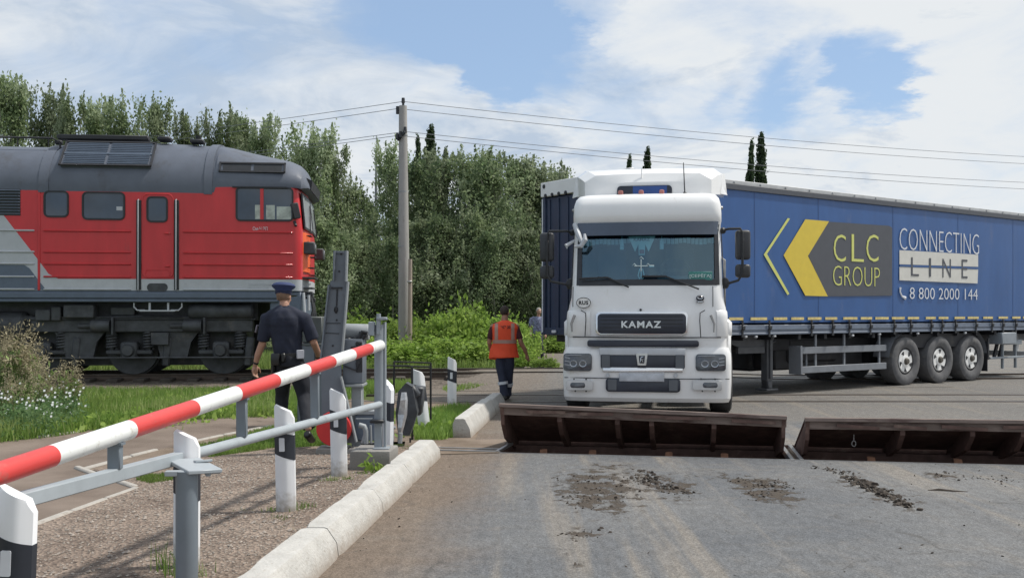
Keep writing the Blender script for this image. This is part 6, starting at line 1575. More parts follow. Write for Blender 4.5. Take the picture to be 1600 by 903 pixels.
row = [(3, -75, 46, 150), (0, 12, 45, 128), (1, 75, 47, 155), (3, 108, 44, 168), (0, 150, 46, 166), (1, 190, 45, 172), (3, 246, 46, 166), (0, 290, 47, 190), (1, 346, 45, 192), (3, 378, 47, 188), (0, 415, 45, 196), (2, 458, 46, 238), (1, 492, 44, 212), (0, 520, 45, 240), (4, 553, 46, 300),
       (1, 611, 47, 236), (3, 578, 52, 318), (2, 648, 45, 266), (0, 690, 46, 248), (1, 735, 45, 252), (3, 762, 47, 246), (2, 790, 44, 262), (0, 812, 46, 252), (1, 838, 47, 272), (4, 872, 46, 285), (3, 868, 52, 272), (2, 905, 45, 300), (1, 940, 48, 300)]
def lab(i, px):
    a = ['aspen', 'aspen', 'dark broadleaf', 'slender aspen', 'bushy'][row[i][0]]
    where = ('at the far left above the locomotive roof' if px < 60 else 'above the slanted intake of the locomotive roof' if px < 245 else 'above the plain middle of the locomotive roof' if px < 330 else 'above the sloping cab roof of the locomotive' if px < 470 else
             'just right of the locomotive nose' if px < 575 else 'beside the utility pole' if px < 660 else 'between the utility pole and the orange vested worker' if px < 800 else 'behind the left edge of the trailer bulkhead' if px < 880 else 'hidden behind the trailer and truck cab')
    return f'{a} tree {where}'
labs = {}
for i, (k, px, Y, zt) in enumerate(row):
    l = lab(i, px); labs[l] = labs.get(l, 0) + 1
    if labs[l] > 1: l = l.replace(' tree ', [' tree ', ' tree ', ' tree with a ragged top ', ' tree set further back ', ' tree of middle height '][labs[l]])
    put(k, px, Y, zt, l, wide=.56 if px < 440 else .62 if px < 580 else .5 if px < 620 else .85)
# lower trees filling the belt
fill = [(4, -30, 42, 330), (2, 470, 42, 330), (4, 505, 41, 350), (2, 545, 42, 365), (4, 592, 43, 385), (2, 615, 41, 380), (4, 668, 42, 350), (2, 710, 42, 345), (4, 748, 42, 340), (2, 775, 41, 370), (4, 815, 42, 365), (2, 848, 41, 385), (4, 880, 42, 400), (2, 40, 43, 330), (4, 1020, 44, 400), (2, 1150, 46, 420)]
fl = ['low bushy tree behind the far left end of the locomotive', 'low dark tree right behind the locomotive nose', 'low pale tree behind the upright boom foot', 'low dark tree under the thin mast', 'low bushy tree immediately left of the utility pole', 'low dark tree behind the base of the utility pole', 'low bushy tree immediately right of the utility pole', 'low dark tree above the tallest shrub',
      'low bushy tree left of the orange vested worker', 'low dark tree over the head of the orange vested worker', 'low bushy tree right of the orange vested worker', 'low dark tree behind the walking man with the bag', 'low bushy tree behind the trailer bulkhead', 'low dark tree behind the locomotive body', 'low bushy tree hidden by the truck cab', 'low dark tree hidden by the trailer']
for (k, px, Y, zt), l in zip(fill, fl): put(k, px, Y, zt, l, 'low trees at the foot of the belt')
far = []
for j in range(16):
    far.append((2 if j % 2 else 4, 445 + j * 32, 58, 350 + 26 * (j % 3)))
for j, (k, px, Y, zt) in enumerate(far):
    put(k, px, Y, zt, ['shaded tree deep inside the belt, seen only through gaps between nearer trunks', 'shaded tree deep inside the belt, seen only through gaps between nearer trunks'][j % 2], 'trees deep inside the belt')
pp_ = tree('poplar_tree', 16, 1.25, 21, LEAF_P, ls=.17, nlimb=34, per=40, label='x', bare=.04, upk=2.6, ncl=9)
first_p = True
for px, Y, zt, w, l in ((666, 72, 196, .72, 'tall narrow poplar rising above the belt just right of the utility pole'), (657, 74, 212, .5, 'slim poplar leaning on the tall one right of the utility pole'), (691, 74, 232, .55, 'short dark poplar tip right of the tall pair near the pole'), (979, 95, 243, .5, 'small twin poplar top poking out left above the white fairing'), (1006, 95, 231, .62, 'single poplar top poking out above the white fairing by the aerial'), (1170, 92, 220, .5, 'left slim poplar above the front end of the blue trailer'), (1186, 92, 207, .62, 'taller right poplar above the front end of the blue trailer')):
    z = HC + (490 - zt) * Y / F; s = z / 16.3; loc = ((px - 800) * Y / F, Y, 0)
    o = pp_ if first_p else dup(pp_, loc, 0); first_p = False
    o.location = loc; o.scale = (s * w * .95, s * w * .95, s); o.rotation_euler = (0, 0, random.uniform(0, 6)); o['label'] = l; o['group'] = 'tall narrow poplars on the skyline'
# shrubs before the belt
def shrub(seed, ls=.07, n=60, per=60):
    rg = np.random.default_rng(seed); root = thing('shrub', 'x', 'shrub', (0, 0, 0), 0, 'bright green shrubs along the track'); mb = MB(); pts = []
    for k in range(n):
        a = rg.uniform(0, 6.28); r = 1.0 * math.sqrt(rg.random()); z = rg.uniform(.12, 1) * (1.35 * (1 - .45 * r ** 2)) * rg.uniform(.85, 1.1); p = np.array([r * math.cos(a), r * math.sin(a), z])
        if k % 2 == 0: mb.tube([(p[0] * .3, p[1] * .3, 0), p * .98], [.016, .005], 5)
        sg = rg.uniform(.09, .2); pts.append(p + rg.normal(size=(per, 3)) * sg)
        if k % 6 == 0: tt = rg.random(30); pts.append(p + np.array([0, 0, .4]) * tt[:, None] + rg.normal(size=(30, 3)) * .05)
    C = np.concatenate(pts).astype(np.float32); C[:, 2] = np.abs(C[:, 2]); U, V = leaf_axes(len(C), ls, .5)
    mb.build('stems', M_BARK, root, recalc=False); link('foliage', quads_mesh('foliage', C, U, V, LEAF_S), root); return root
sp = [shrub(31), shrub(32), shrub(33)]; us = set()
for i, (px, Y, py, w) in enumerate([(548, 31, 492, 1.2), (578, 30, 494, 1.1), (612, 30.5, 488, 1.3), (640, 29.5, 500, 1.0), (665, 30.5, 487, 1.2), (700, 30, 482, 1.1), (728, 29.5, 474, 1.0), (748, 30, 488, 1.2), (775, 31, 492, 1.1), (800, 31, 500, .9), (812, 35.5, 500, .8), (640, 27.5, 522, 1.0), (690, 27.5, 525, 1.1), (735, 27.6, 522, 1.0), (600, 27.6, 525, 1.0), (806, 29.5, 532, .6), (850, 27.5, 557, .42), (875, 40, 520, 1.2), (905, 42, 515, 1.3), (560, 27.3, 530, .9)]):
    z = HC + (490 - py) * Y / F; loc = ((px - 800) * Y / F, Y, 0); k = i % 3
    o = sp[k] if k not in us else dup(sp[k], loc, 0); us.add(k); o.location = loc; s = z / 1.5; o.scale = (w * .95, w * .95, s); o.rotation_euler = (0, 0, random.uniform(0, 6))
    o['label'] = ['bright shrub behind the grey signal hood', 'bright shrub left of the utility pole behind the gate post', 'shrub hugging the left foot of the utility pole', 'shrub covering the foot of the utility pole', 'shrub right of the utility pole foot', 'broad shrub midway between the pole and the worker', 'tallest pointed shrub left of the orange vested worker', 'shrub touching the left side of the orange vested worker', 'shrub behind the back of the orange vested worker', 'shrub right of the orange vested worker', 'small pale shrub left of the walking man', 'low front shrub above the leaning delineator post',
                  'low front shrub above the farthest delineator post', 'low front shrub left of the worker above the track', 'low front shrub above the black railing', 'low shrub between the worker and the walking man', 'small leafy shrub at the feet of the walking man', 'shrub behind the walking man under the trailer bulkhead', 'shrub seen under the trailer bulkhead next to the bumper', 'low shrub right of the grey control cabinet'][i]
# ------------------------------------------------------------------ grass, weeds, flowers
def blades(name, pts, h0, h1, w, m, lean=.35, kind='stuff'):
    n = len(pts); C = np.array(pts, np.float32); hgt = NR.uniform(h0, h1, n)[:, None] if np.isscalar(h0) else (h0 * NR.uniform(.6, 1.2, n))[:, None]
    az = NR.uniform(0, 2 * np.pi, n); dr = np.stack([np.cos(az), np.sin(az), np.zeros(n)], 1); ln = NR.normal(0, lean, n)[:, None]
    sd = np.stack([-np.sin(az + .6), np.cos(az + .6), np.zeros(n)], 1) * (w * NR.uniform(.6, 1.4, n))[:, None]
    up = np.array([0, 0, 1.0])
    v = np.empty((n, 5, 3), np.float32)
    v[:, 0] = C - sd; v[:, 1] = C + sd; mid = C + up * hgt * .55 + dr * hgt * ln * .35
    v[:, 2] = mid + sd * .8; v[:, 3] = C + up * hgt * (1 - .3 * np.abs(ln)) + dr * hgt * ln; v[:, 4] = mid - sd * .8
    me = bpy.data.meshes.new(name); me.vertices.add(n * 5); me.vertices.foreach_set('co', v.reshape(-1)); me.loops.add(n * 5); me.loops.foreach_set('vertex_index', np.arange(n * 5, dtype=np.int32))
    me.polygons.add(n); me.polygons.foreach_set('loop_start', np.arange(0, n * 5, 5, dtype=np.int32)); me.polygons.foreach_set('loop_total', np.full(n, 5, np.int32)); me.materials.append(m); me.update(calc_edges=True)
    return tag(link(name, me), kind=kind)
def inside(poly, x, y):
    c = False; j = len(poly) - 1
    for i in range(len(poly)):
        if ((poly[i][1] > y) != (poly[j][1] > y)) and x < (poly[j][0] - poly[i][0]) * (y - poly[i][1]) / (poly[j][1] - poly[i][1]) + poly[i][0]: c = not c
        j = i
    return c
def scatter(poly, n, dens=None):
    xs_ = [p[0] for p in poly]; ys = [p[1] for p in poly]; out = []; x0, x1, y0, y1 = min(xs_), max(xs_), min(ys), max(ys)
    while len(out) < n:
        x, y = random.uniform(x0, x1), random.uniform(y0, y1)
        if inside(poly, x, y) and (dens is None or random.random() < dens(x, y)): out.append((x, y, -.01))
    return out
G_GRASS = leaf_mat('grass_blade', (.13, .245, .045), (.30, .43, .11), .6, .45, patch=((.21, .31, .075), .8))
G_LIGHT = leaf_mat('grass_light', (.25, .34, .10), (.40, .47, .18), .6, .45)
W = lambda l: [(p.x, p.y) for p in [G(*q) for q in l]]
g_edge = W([(500, 650), (430, 651), (270, 657), (135, 674), (81, 683), (0, 692), (-160, 706)])
meadow = [(-2.75, 19.7), (-3.3, 16.5)] + g_edge[0:] + [(-12.6, 12.4), (-17, 21), (-8, 21.6)]
blades('grass', scatter([(-2.75, 18.6), (-3.3, 16.5)] + g_edge + [(-12.6, 12.4), (-16, 19.4)], 90000, lambda x, y: .35 + 1.0 * (noise.noise((x * .9, y * .9, 1)) + .4)), .07, .24, .007, G_GRASS)
blades('grass', scatter([(-2.75, 18.5), (-16, 18.9), (-17, 20.6), (-8, 21.2), (-2.8, 20.6)], 20000), .03, .12, .007, G_GRASS)
blades('tall_grass', scatter([(-3.6, 17.2)] + g_edge[1:] + [(-12.6, 12.4), (-15, 18)], 7000, lambda x, y: max(0, noise.noise((x * .7, y * .7, 7)) + .15)), .18, .36, .006, G_LIGHT)
tri = W([(300, 703), (420, 672), (500, 655), (545, 658), (545, 694), (430, 700), (330, 716)])
blades('grass', scatter(tri, 16000), .03, .11, .005, G_GRASS)
blades('grass', scatter(W([(212, 752), (225, 744), (272, 743), (272, 752), (235, 757)]), 1400), .02, .07, .004, G_GRASS)
blades('grass', scatter(W([(232, 735), (290, 712), (400, 682), (410, 688), (330, 705), (250, 736)]), 900), .02, .10, .004, leaf_mat('dry_weed', (.10, .11, .06), (.2, .18, .11)))
kg = W([(645, 652), (700, 640), (735, 640), (716, 682), (690, 688), (648, 688)]); blades('grass', scatter(kg, 7500), .04, .18, .006, G_GRASS)
blades('grass', scatter([(-1.95, 14.6), (-.62, 14.4), (-.5, 15.6), (-1.9, 15.8)], 1400), .03, .12, .006, G_GRASS)
blades('grass', scatter(W([(690, 608), (770, 600), (775, 605), (700, 613)]), 900), .03, .14, .008, G_GRASS)
blades('grass', scatter([(-14, 24.6), (0.0, 26.2), (0.0, 33), (-14, 33)], 42000), .12, .45, .012, leaf_mat('meadow_far', (.17, .27, .065), (.34, .43, .14), .6, .45))
blades('grass', scatter([(-3.4, 18.8), (-2.3, 19.2), (-1.9, 21), (-3.4, 21)], 4500), .08, .25, .008, G_GRASS)
blades('grass', scatter([(-.2, 35), (.6, 40), (1.2, 50), (-2, 50), (-2, 36)], 7000), .1, .3, .012, G_GRASS)
def tuft(px, py, n, h, r, name='grass_tuft'):
    c = G(px, py); pts = [(c.x + random.gauss(0, r), c.y + random.gauss(0, r), -.005) for _ in range(n)]; return blades(name, pts, h * .4, h, .0028, G_GRASS, .6)
for t in ((470, 796, 70, .10, .06), (425, 800, 36, .07, .04), (438, 812, 30, .06, .05), (520, 752, 60, .08, .05), (545, 750, 40, .06, .03), (278, 900, 40, .20, .05), (258, 892, 24, .26, .04), (310, 905, 30, .12, .05), (575, 741, 90, .06, .06), (600, 745, 60, .05, .05), (390, 800, 26, .04, .08), (560, 790, 20, .03, .08), (605, 700, 30, .06, .05), (470, 830, 20, .04, .1), (640, 700, 50, .05, .07)): tuft(*t)
# weed plants with leafy stems
M_TAN = leaf_mat('dry_seed_head', (.24, .21, .13), (.44, .385, .26), .8, .3); M_WSTEM = leaf_mat('weed_leaf', (.14, .22, .06), (.27, .35, .13), .6, .4)
def tall_weed(seed):
    rg = np.random.default_rng(seed); root = thing('tall_weed', 'x', 'weed', (0, 0, 0), 0, 'tall dry weeds in front of the locomotive'); mb = MB(); S = []; Lf = []
    for k in range(9):
        b0 = np.append(rg.normal(0, .09, 2), 0); h = rg.uniform(.75, 1.15); dx = rg.normal(0, .16, 2); tip = b0 + np.array([dx[0] + .07, dx[1], h]); mid = (b0 + tip) / 2 + np.array([-dx[0] * .2, 0, .04])
        mb.tube([b0, mid, tip], [.006, .005, .003], 4)
        for _ in range(55): t = rg.uniform(.76, 1.02); S.append(mid + (tip - mid) * ((t - .5) * 2) + rg.normal(size=3) * np.array([.045, .045, .035]) + np.array([.05 * t, 0, -.02]))
        for _ in range(24): t = rg.uniform(.05, .8); Lf.append(b0 + (tip - b0) * t + rg.normal(size=3) * .06)
    mb.build('stems', M_TAN, root, recalc=False); C = np.array(S, np.float32); U, V = leaf_axes(len(C), .024, .6); link('seed_heads', quads_mesh('seed_heads', C, U, V * .5, M_TAN), root)
    C = np.array(Lf, np.float32); U, V = leaf_axes(len(C), .06, .8); link('leaves', quads_mesh('leaves', C, U, V * .5, M_WSTEM), root); return root
tw = [tall_weed(41), tall_weed(42), tall_weed(43)]; us = set()
WL = ['tall weed with tan plumes at the far left edge', 'tall weed with tan plumes, second from the left edge', 'bent dry weed in front of the left end of the bogie frame', 'bushy dry weed below the left bogie end', 'dry weed with a drooping plume, left of the first visible wheel', 'thin dry weed leaning right towards the first wheel', 'short dry weed low in the left grass', 'short plumed weed low between the tall ones', 'dry weed behind the white flowers', 'last thin plumed weed before the mown grass', 'tall dry weed just outside the left edge', 'plumed weed close to the left edge, set back']
for i, (px, Y, py) in enumerate([(2, 14.5, 508), (20, 15, 534), (40, 14.6, 538), (58, 14.8, 542), (78, 14.4, 560), (100, 14.6, 566), (12, 13.8, 575), (48, 13.9, 578), (28, 13.5, 590), (112, 14.6, 578), (-26, 14.5, 502), (6, 15.6, 528)]):
    z = HC + (490 - py) * Y / F; loc = ((px - 800) * Y / F, Y, 0); k = i % 3; o = tw[k] if k not in us else dup(tw[k], loc, 0); us.add(k); o.location = loc; s = z / 1.12; o.scale = (s * 1.05, s * 1.05, s); o.rotation_euler = (0, 0, random.uniform(0, 6)); o['label'] = WL[i]
# white flowering plants: one object, nobody could count the blooms
fp = [(-160, 710), (0, 694), (80, 684), (128, 676), (112, 648), (40, 630), (-160, 636)]; fw = W(fp); base = scatter(fw, 1300, lambda x, y: max(0, .35 + noise.noise((x * 1.6, y * 1.6, 4)))); C = []; ST = []
for x, y, z in base:
    if random.random() < .42: C.append((x + random.gauss(0, .12), y + random.gauss(0, .12), random.uniform(.12, .45)))
C = np.array(C, np.float32); n = len(C); U = np.tile(np.array([[.015, 0, .004]], np.float32), (n, 1)); V = np.tile(np.array([[0, .008, .016]], np.float32), (n, 1))
C[:, 2] += .10; C3 = np.concatenate([C, C, C]); 
U3 = np.concatenate([U, np.tile(np.array([[.014, .004, .014]], np.float32), (n, 1)), np.tile(np.array([[0, .018, 0.006]], np.float32), (n, 1))]); V3 = np.concatenate([V, np.tile(np.array([[-.014, .006, .014]], np.float32), (n, 1)), np.tile(np.array([[.014, 0, .003]], np.float32), (n, 1))])
tag(link('white_flowers', quads_mesh('white_flowers', C3, U3, V3, mat('petal_white', (.85, .86, .83), .7, var=.05))), kind='stuff')
pts = []
for x, y, z in base:
    for _ in range(12): pts.append((x + random.gauss(0, .08), y + random.gauss(0, .08), random.uniform(.02, .38)))
C = np.array(pts, np.float32); U, V = leaf_axes(len(C), .032, .4); tag(link('flower_foliage', quads_mesh('flower_foliage', C, U, V * .6, leaf_mat('cress_leaf', (.10, .19, .075), (.21, .32, .13)))), kind='stuff')
# broad leaved ground plants along the path edge and at the track
pts = []
for px, py, n, r in ((300, 650, 260, .35), (350, 645, 300, .4), (250, 662, 240, .3), (420, 648, 200, .3), (200, 660, 260, .4), (150, 668, 200, .3), (330, 630, 260, .5), (230, 635, 260, .5), (140, 630, 260, .5), (380, 620, 240, .6), (660, 680, 160, .15), (690, 672, 150, .18), (650, 660, 120, .2), (585, 740, 26, .05)):
    c = G(px, py)
    for _ in range(n): pts.append((c.x + random.gauss(0, r), c.y + random.gauss(0, r), abs(random.gauss(.06, .05))))
C = np.array(pts, np.float32); U, V = leaf_axes(len(C), .045, 1.2); tag(link('ground_plants', quads_mesh('ground_plants', C, U, V, LEAF_S)), kind='stuff')
# loose stones of the verge
rg = random.Random(9); mb = MB(); gpoly = W([(60, 840), (210, 770), (320, 722), (430, 706), (540, 702), (600, 712), (640, 720), (520, 800), (400, 905), (200, 905), (0, 905)])
M_PEB = mat('pebble', (.34, .295, .255), .9, var=.45, scale=25)
cnt = 0
while cnt < 5200:
    x, y = rg.uniform(-3.4, -.9), rg.uniform(5.0, 10.9)
    if not inside(gpoly, x, y) or x > kerb_x(y) - .28: continue
    s = rg.uniform(.004, .013) * (1 if rg.random() < .93 else 1.9); a = [rg.uniform(.6, 1.2) * s for _ in range(6)]; z = .012
    mb.add([(x - a[0], y, z + s * .3), (x, y - a[1], z + s * .25), (x + a[2], y, z + s * .3), (x, y + a[3], z + s * .25), (x + a[4] * .3, y, z + s * .95), (x, y, z - .004)], [(0, 1, 4), (1, 2, 4), (2, 3, 4), (3, 0, 4), (1, 0, 5), (2, 1, 5), (3, 2, 5), (0, 3, 5)]); cnt += 1
tag(mb.build('loose_gravel', M_PEB, recalc=False, flat=True), kind='stuff')
# ------------------------------------------------------------------ people
M_SKIN = mat('skin', (.42, .235, .165), .55, var=.08, scale=12); M_SKIN2 = mat('tanned_skin', (.34, .17, .11), .55, var=.08, scale=12)
def fused(name, mb, m, parent, voxel=.012, smooth=3, fold=0.0, fscale=9.0, cut=None):
    """overlapping tapered volumes fused into one continuous skin"""
    o = mb.build(name, m, parent, recalc=True); r = o.modifiers.new('r', 'REMESH'); r.mode = 'VOXEL'; r.voxel_size = voxel
    s = o.modifiers.new('s', 'SMOOTH'); s.iterations = smooth; s.factor = .5
    dg = bpy.context.evaluated_depsgraph_get(); dg.update(); me = bpy.data.meshes.new_from_object(o.evaluated_get(dg)); o.modifiers.clear(); old = o.data; o.data = me; bpy.data.meshes.remove(old); me.name = name
    if not me.materials: me.materials.append(m)
    if fold:
        for v in me.vertices:
            c = v.co; d = noise.noise((c.x * fscale, c.y * fscale, c.z * fscale * .45)) + .5 * noise.noise((c.x * fscale * 2.3 + c.z * 9, c.y * fscale * 2, c.z * 6))
            v.co = c + v.normal * (d * fold)
    me.polygons.foreach_set('use_smooth', [True] * len(me.polygons)); me.update(); return o
def limb(mb, pts, rs, n=12):
    pts = [Vector(p) for p in pts]; mb.tube(pts, rs, n)
    for p, r in ((pts[0], rs[0]), (pts[-1], rs[-1])):
        r = max(r) * .98 if isinstance(r, tuple) else r * .98; mb.ell(p, (r, r, r), n=10)
def hand(mb, wrist, d, thumb, curl=.5, L=.18, spread=.011):
    """palm, four fingers of different lengths bent at the knuckles, thumb from the side of the palm"""
    w = Vector(wrist); d = Vector(d).normalized(); th = Vector(thumb); th = (th - d * th.dot(d)).normalized(); nrm = d.cross(th)
    pal = w + d * (.048)
    mb.tube([w - d * .01, w + d * .02, w + d * .055, w + d * .088], [(.023, .023), (.031, .02), (.040, .017), (.038, .014)] if abs(th.x) < 2 else .03, 12)
    mb.tube([w + d * .03 - th * .012, w + d * .085 - th * .022], [.017, .013], 8); mb.tube([w + d * .03 + th * .012, w + d * .085 + th * .022], [.018, .013], 8)
    for k, ln in enumerate((.068, .078, .073, .057)):
        off = th * (.030 - .020 * k); b_ = w + d * .085 + off; c1 = curl * (.8 + .15 * k)
        d1 = (d * math.cos(c1 * .7) + nrm * math.sin(c1 * .7)); d2 = (d * math.cos(c1 * 1.7) + nrm * math.sin(c1 * 1.7)); d3 = (d * math.cos(c1 * 2.5) + nrm * math.sin(c1 * 2.5))
        p1 = b_ + d1 * ln * .5; p2 = p1 + d2 * ln * .32; p3 = p2 + d3 * ln * .26; mb.tube([b_ - d * .03, b_, p1, p2, p3], [.0095, .0098, .009, .0082, .0065], 8); mb.ell(p3, (.0065,) * 3, n=6)
    t0 = w + d * .02 + th * .024; t1 = t0 + (d * .55 + th * .75).normalized() * .042 + nrm * .008; t2 = t1 + (d * .9 + th * .25 + nrm * .3).normalized() * .032; t3 = t2 + (d + nrm * .4).normalized() * .022
    mb.tube([t0 - th * .01, t0, t1, t2, t3], [.013, .0135, .0115, .0095, .007], 8); mb.ell(t3, (.007,) * 3, n=6)
def head(mb, c, yaw, pitch=0.0):
    """c: centre of the skull; faces +y before yaw"""
    M = Matrix.Translation(Vector(c)) @ Matrix.Rotation(yaw, 4, 'Z') @ Matrix.Rotation(pitch, 4, 'X')
    def e(p, r): 
        q = M @ Vector(p); mb.ell(q, r, (pitch, 0, yaw), n=14)
    e((0, -.012, .022), (.076, .094, .092)); e((0, .030, -.035), (.061, .062, .075)); e((0, .045, -.085), (.036, .036, .030)); e((0, .05, .015), (.058, .045, .055))
    mb.tube([M @ Vector((0, .088, .005)), M @ Vector((0, .108, -.028)), M @ Vector((0, .098, -.040))], [.010, .015, .012], 8)
    e((0, .088, -.066), (.024, .012, .008)); e((0, .086, -.060), (.022, .012, .005)); e((0, .090, .022), (.046, .012, .010))
    for s in (-1, 1): e((s * .078, -.002, -.012), (.011, .020, .032)); e((s * .034, .07, -.03), (.024, .022, .022))
    return M
def face_bits(root, M, hairm, skin):
    for s in (-1, 1):
        mb = MB(); p = M @ Vector((s * .031, .083, .002)); mb.ell(p, (.0125, .010, .0095), n=10); ey = mb.build('eye', mat('eye_white', (.7, .68, .65), .3), root)
        mb = MB(); p = M @ Vector((s * .031, .0925, .002)); mb.ell(p, (.0055, .003, .0055), n=8); mb.build('iris', M_BLACK, ey)
        mb = MB(); mb.tube([M @ Vector((s * .012, .097, .020)), M @ Vector((s * .032, .096, .026)), M @ Vector((s * .050, .085, .020))], [.003, .0042, .002], 6); mb.build('eyebrow', hairm, root)
    mb = MB(); mb.tube([M @ Vector((-.022, .094, -.064)), M @ Vector((0, .102, -.062)), M @ Vector((.022, .094, -.064))], [.002, .0035, .002], 6); mb.build('mouth', mat('lip', (.30, .12, .10), .5), root)
def hair_shell(root, M, m, thick=.008, low=-.045, front=.03, nm='hair'):
    mb = MB(); mb.ell((0, -.014, .024), (.076 + thick, .094 + thick, .092 + thick), n=26)
    vs = []; 
    def f(v):
        keep = v.z > (low + max(0, (v.y - .0)) * 1.45 + (.02 if v.y > front else 0))
        if not keep: v = Vector((v.x * .86, (v.y + .014) * .86 - .014, v.z))
        return M @ (v + noise.noise_vector(v * 60) * .0025)
    return mb.build(nm, m, root, fn=f, angle=80)

# --- policeman, walking away from the viewer
M_UNI = mat('uniform_navy', (.015, .019, .037), .85, var=.2, scale=12, bump=.12, bscale=90); M_TROU = mat('trousers_black', (.012, .014, .021), .85, var=.25, scale=10, bump=.1, bscale=80)
M_CAPB = mat('cap_blue', (.028, .042, .12), .8, var=.12, bump=.1, bscale=120); M_LEATH = mat('black_leather', (.014, .014, .015), .35, var=.2); M_FAIR = mat('cropped_fair_hair', (.20, .125, .085), .9, var=.25, scale=60)
px0 = P(452, 600, 11.7)
pol = thing('person', 'policeman in navy uniform and peaked cap walking away behind the striped gate', 'person', (px0.x, 11.7, .045)); pol.scale = (1.02, 1.0, 1.045)
mb = MB()
hd = Vector((-.078, .075, 1.632)); M = head(mb, hd, R(-14), R(-6))
limb(mb, [(-.055, .03, 1.42), (-.07, .055, 1.56)], [.062, .056])
mb.tube([(-.02, .02, .95), (-.03, .02, 1.15), (-.05, .01, 1.36)], [(.15, .10), (.15, .10), (.16, .09)], 14)
limb(mb, [(-.255, .0, 1.40), (-.305, .01, 1.13), (-.315, .02, 1.09)], [.050, .042, .043]); limb(mb, [(-.31, .015, 1.12), (-.375, .05, .97), (-.415, .09, .86)], [.043, .040, .027]); hand(mb, (-.418, .095, .855), (-.10, .12, -1), (.55, .8, .1), .55)
limb(mb, [(.20, .01, 1.40), (.275, .02, 1.13)], [.050, .043]); limb(mb, [(.275, .02, 1.12), (.30, .17, .99), (.285, .25, .93)], [.043, .037, .027]); hand(mb, (.285, .255, .928), (-.12, .9, -.35), (-.3, .1, 1), .85)
limb(mb, [(-.08, .02, .9), (-.115, .14, .5), (-.13, .16, .10)], [.07, .055, .04]); limb(mb, [(.08, 0, .9), (.16, .04, .50), (.28, -.30, .18)], [.07, .055, .04])
fused('body', mb, M_SKIN, pol, .0085, 2)
hair_shell(pol, M, M_FAIR, .004, -.05); face_bits(pol, M, M_FAIR, M_SKIN)
mb = MB() # shirt
mb.tube([(-.012, .015, .90), (-.02, .015, 1.0), (-.03, .015, 1.14), (-.045, .0, 1.28), (-.05, -.01, 1.38), (-.052, .005, 1.45), (-.056, .02, 1.485)], [(.168, .122), (.172, .128), (.176, .13), (.188, .134), (.190, .124), (.15, .10), (.075, .07)], 20)
mb.ell((-.05, -.012, 1.33), (.19, .13, .12), n=16)
for s, pts in ((-1, [(-.05, 0, 1.43), (-.19, 0, 1.425), (-.258, 0, 1.38), (-.285, .005, 1.26), (-.308, .01, 1.13)]), (1, [(-.05, 0, 1.43), (.10, .005, 1.425), (.185, .008, 1.38), (.235, .012, 1.26), (.272, .02, 1.14)])): mb.tube(pts, [.065, .07, .076, .074, .070], 14)
for s in (-1, 1): mb.tube([(-.055 + s * .02, .015, 1.50), (-.05 + s * .09, .0, 1.462), (-.045 + s * .17, 0, 1.415)], [.05, .058, .066], 12)
sh = fused('uniform_shirt', mb, M_UNI, pol, .013, 2, .013, 8)
mb = MB(); mb.tube([(-.055, .025, 1.465), (-.06, .035, 1.515)], [(.072, .066), (.064, .060)], 18); mb.build('collar', M_UNI, sh)
mb = MB(); mb.box((-.375, -.01, 1.27), (.012, .07, .09), (0, R(14), 0), bev=.004); mb.build('sleeve_patch', mat('patch_grey', (.22, .2, .24), .8), sh)
for s in (-1, 1): mb = MB(); mb.box((-.05 + s * .14, -.01, 1.462), (.11, .05, .012), (0, s * R(14), 0), bev=.004); mb.build('shoulder_board', M_CAPB, sh)
mb = MB() # trousers
mb.tube([(-.01, .015, 1.0), (-.005, .01, .92), (0, .0, .83)], [(.168, .125), (.175, .135), (.165, .13)], 18)
mb.tube([(-.075, .01, .88), (-.095, .07, .68), (-.115, .14, .49), (-.125, .15, .28), (-.13, .15, .08)], [.105, .095, .078, .075, .080], 14); mb.tube([(.075, .0, .88), (.12, .04, .68), (.165, .04, .50), (.225, -.13, .34), (.282, -.29, .20)], [.108, .098, .080, .076, .080], 14)
fused('trousers', mb, M_TROU, pol, .013, 2, .013, 8)
mb = MB(); mb.tube([(-.011, .015, .955), (-.011, .015, .995)], [(.178, .133)] * 2, 24); bl = mb.build('belt', M_LEATH, pol)
mb = MB(); mb.box((-.13, -.125, .93), (.11, .05, .14), (0, 0, R(-18)), bev=.02, seg=2); mb.box((-.04, -.135, .95), (.05, .035, .10), bev=.012); mb.box((-.17, -.05, .87), (.05, .1, .22), bev=.02); mb.build('belt_pouch', M_LEATH, bl)
mb = MB(); mb.box((.145, -.085, .985), (.09, .02, .10), (0, 0, R(35)), bev=.006); mb.build('radio_clip', mat('pale_clip', (.36, .37, .42), .6), bl)
for nm, a, b_ in (('shoe', (-.13, .10, .045), (-.135, .30, .035)), ('shoe', (.285, -.38, .125), (.315, -.24, .03))):
    mb = MB(); a, b_ = Vector(a), Vector(b_); d = (b_ - a); mb.tube([a - d * .12, a, a + d * .45, a + d * .9, b_ + d * .05], [(.03, .03), (.046, .048), (.046, .042), (.046, .03), (.02, .018)], 12); fused(nm, mb, M_LEATH, pol, .008, 2)
mb = MB(); mb.tube([(-.402, .075, .895), (-.409, .083, .878)], [.033, .033], 16); mb.build('wristband', M_BLACK, pol)
mb = MB(); mb.tube([(.293, .215, .957), (.29, .232, .943)], [.034, .034], 16); mb.build('wristwatch', M_BLACK, pol)
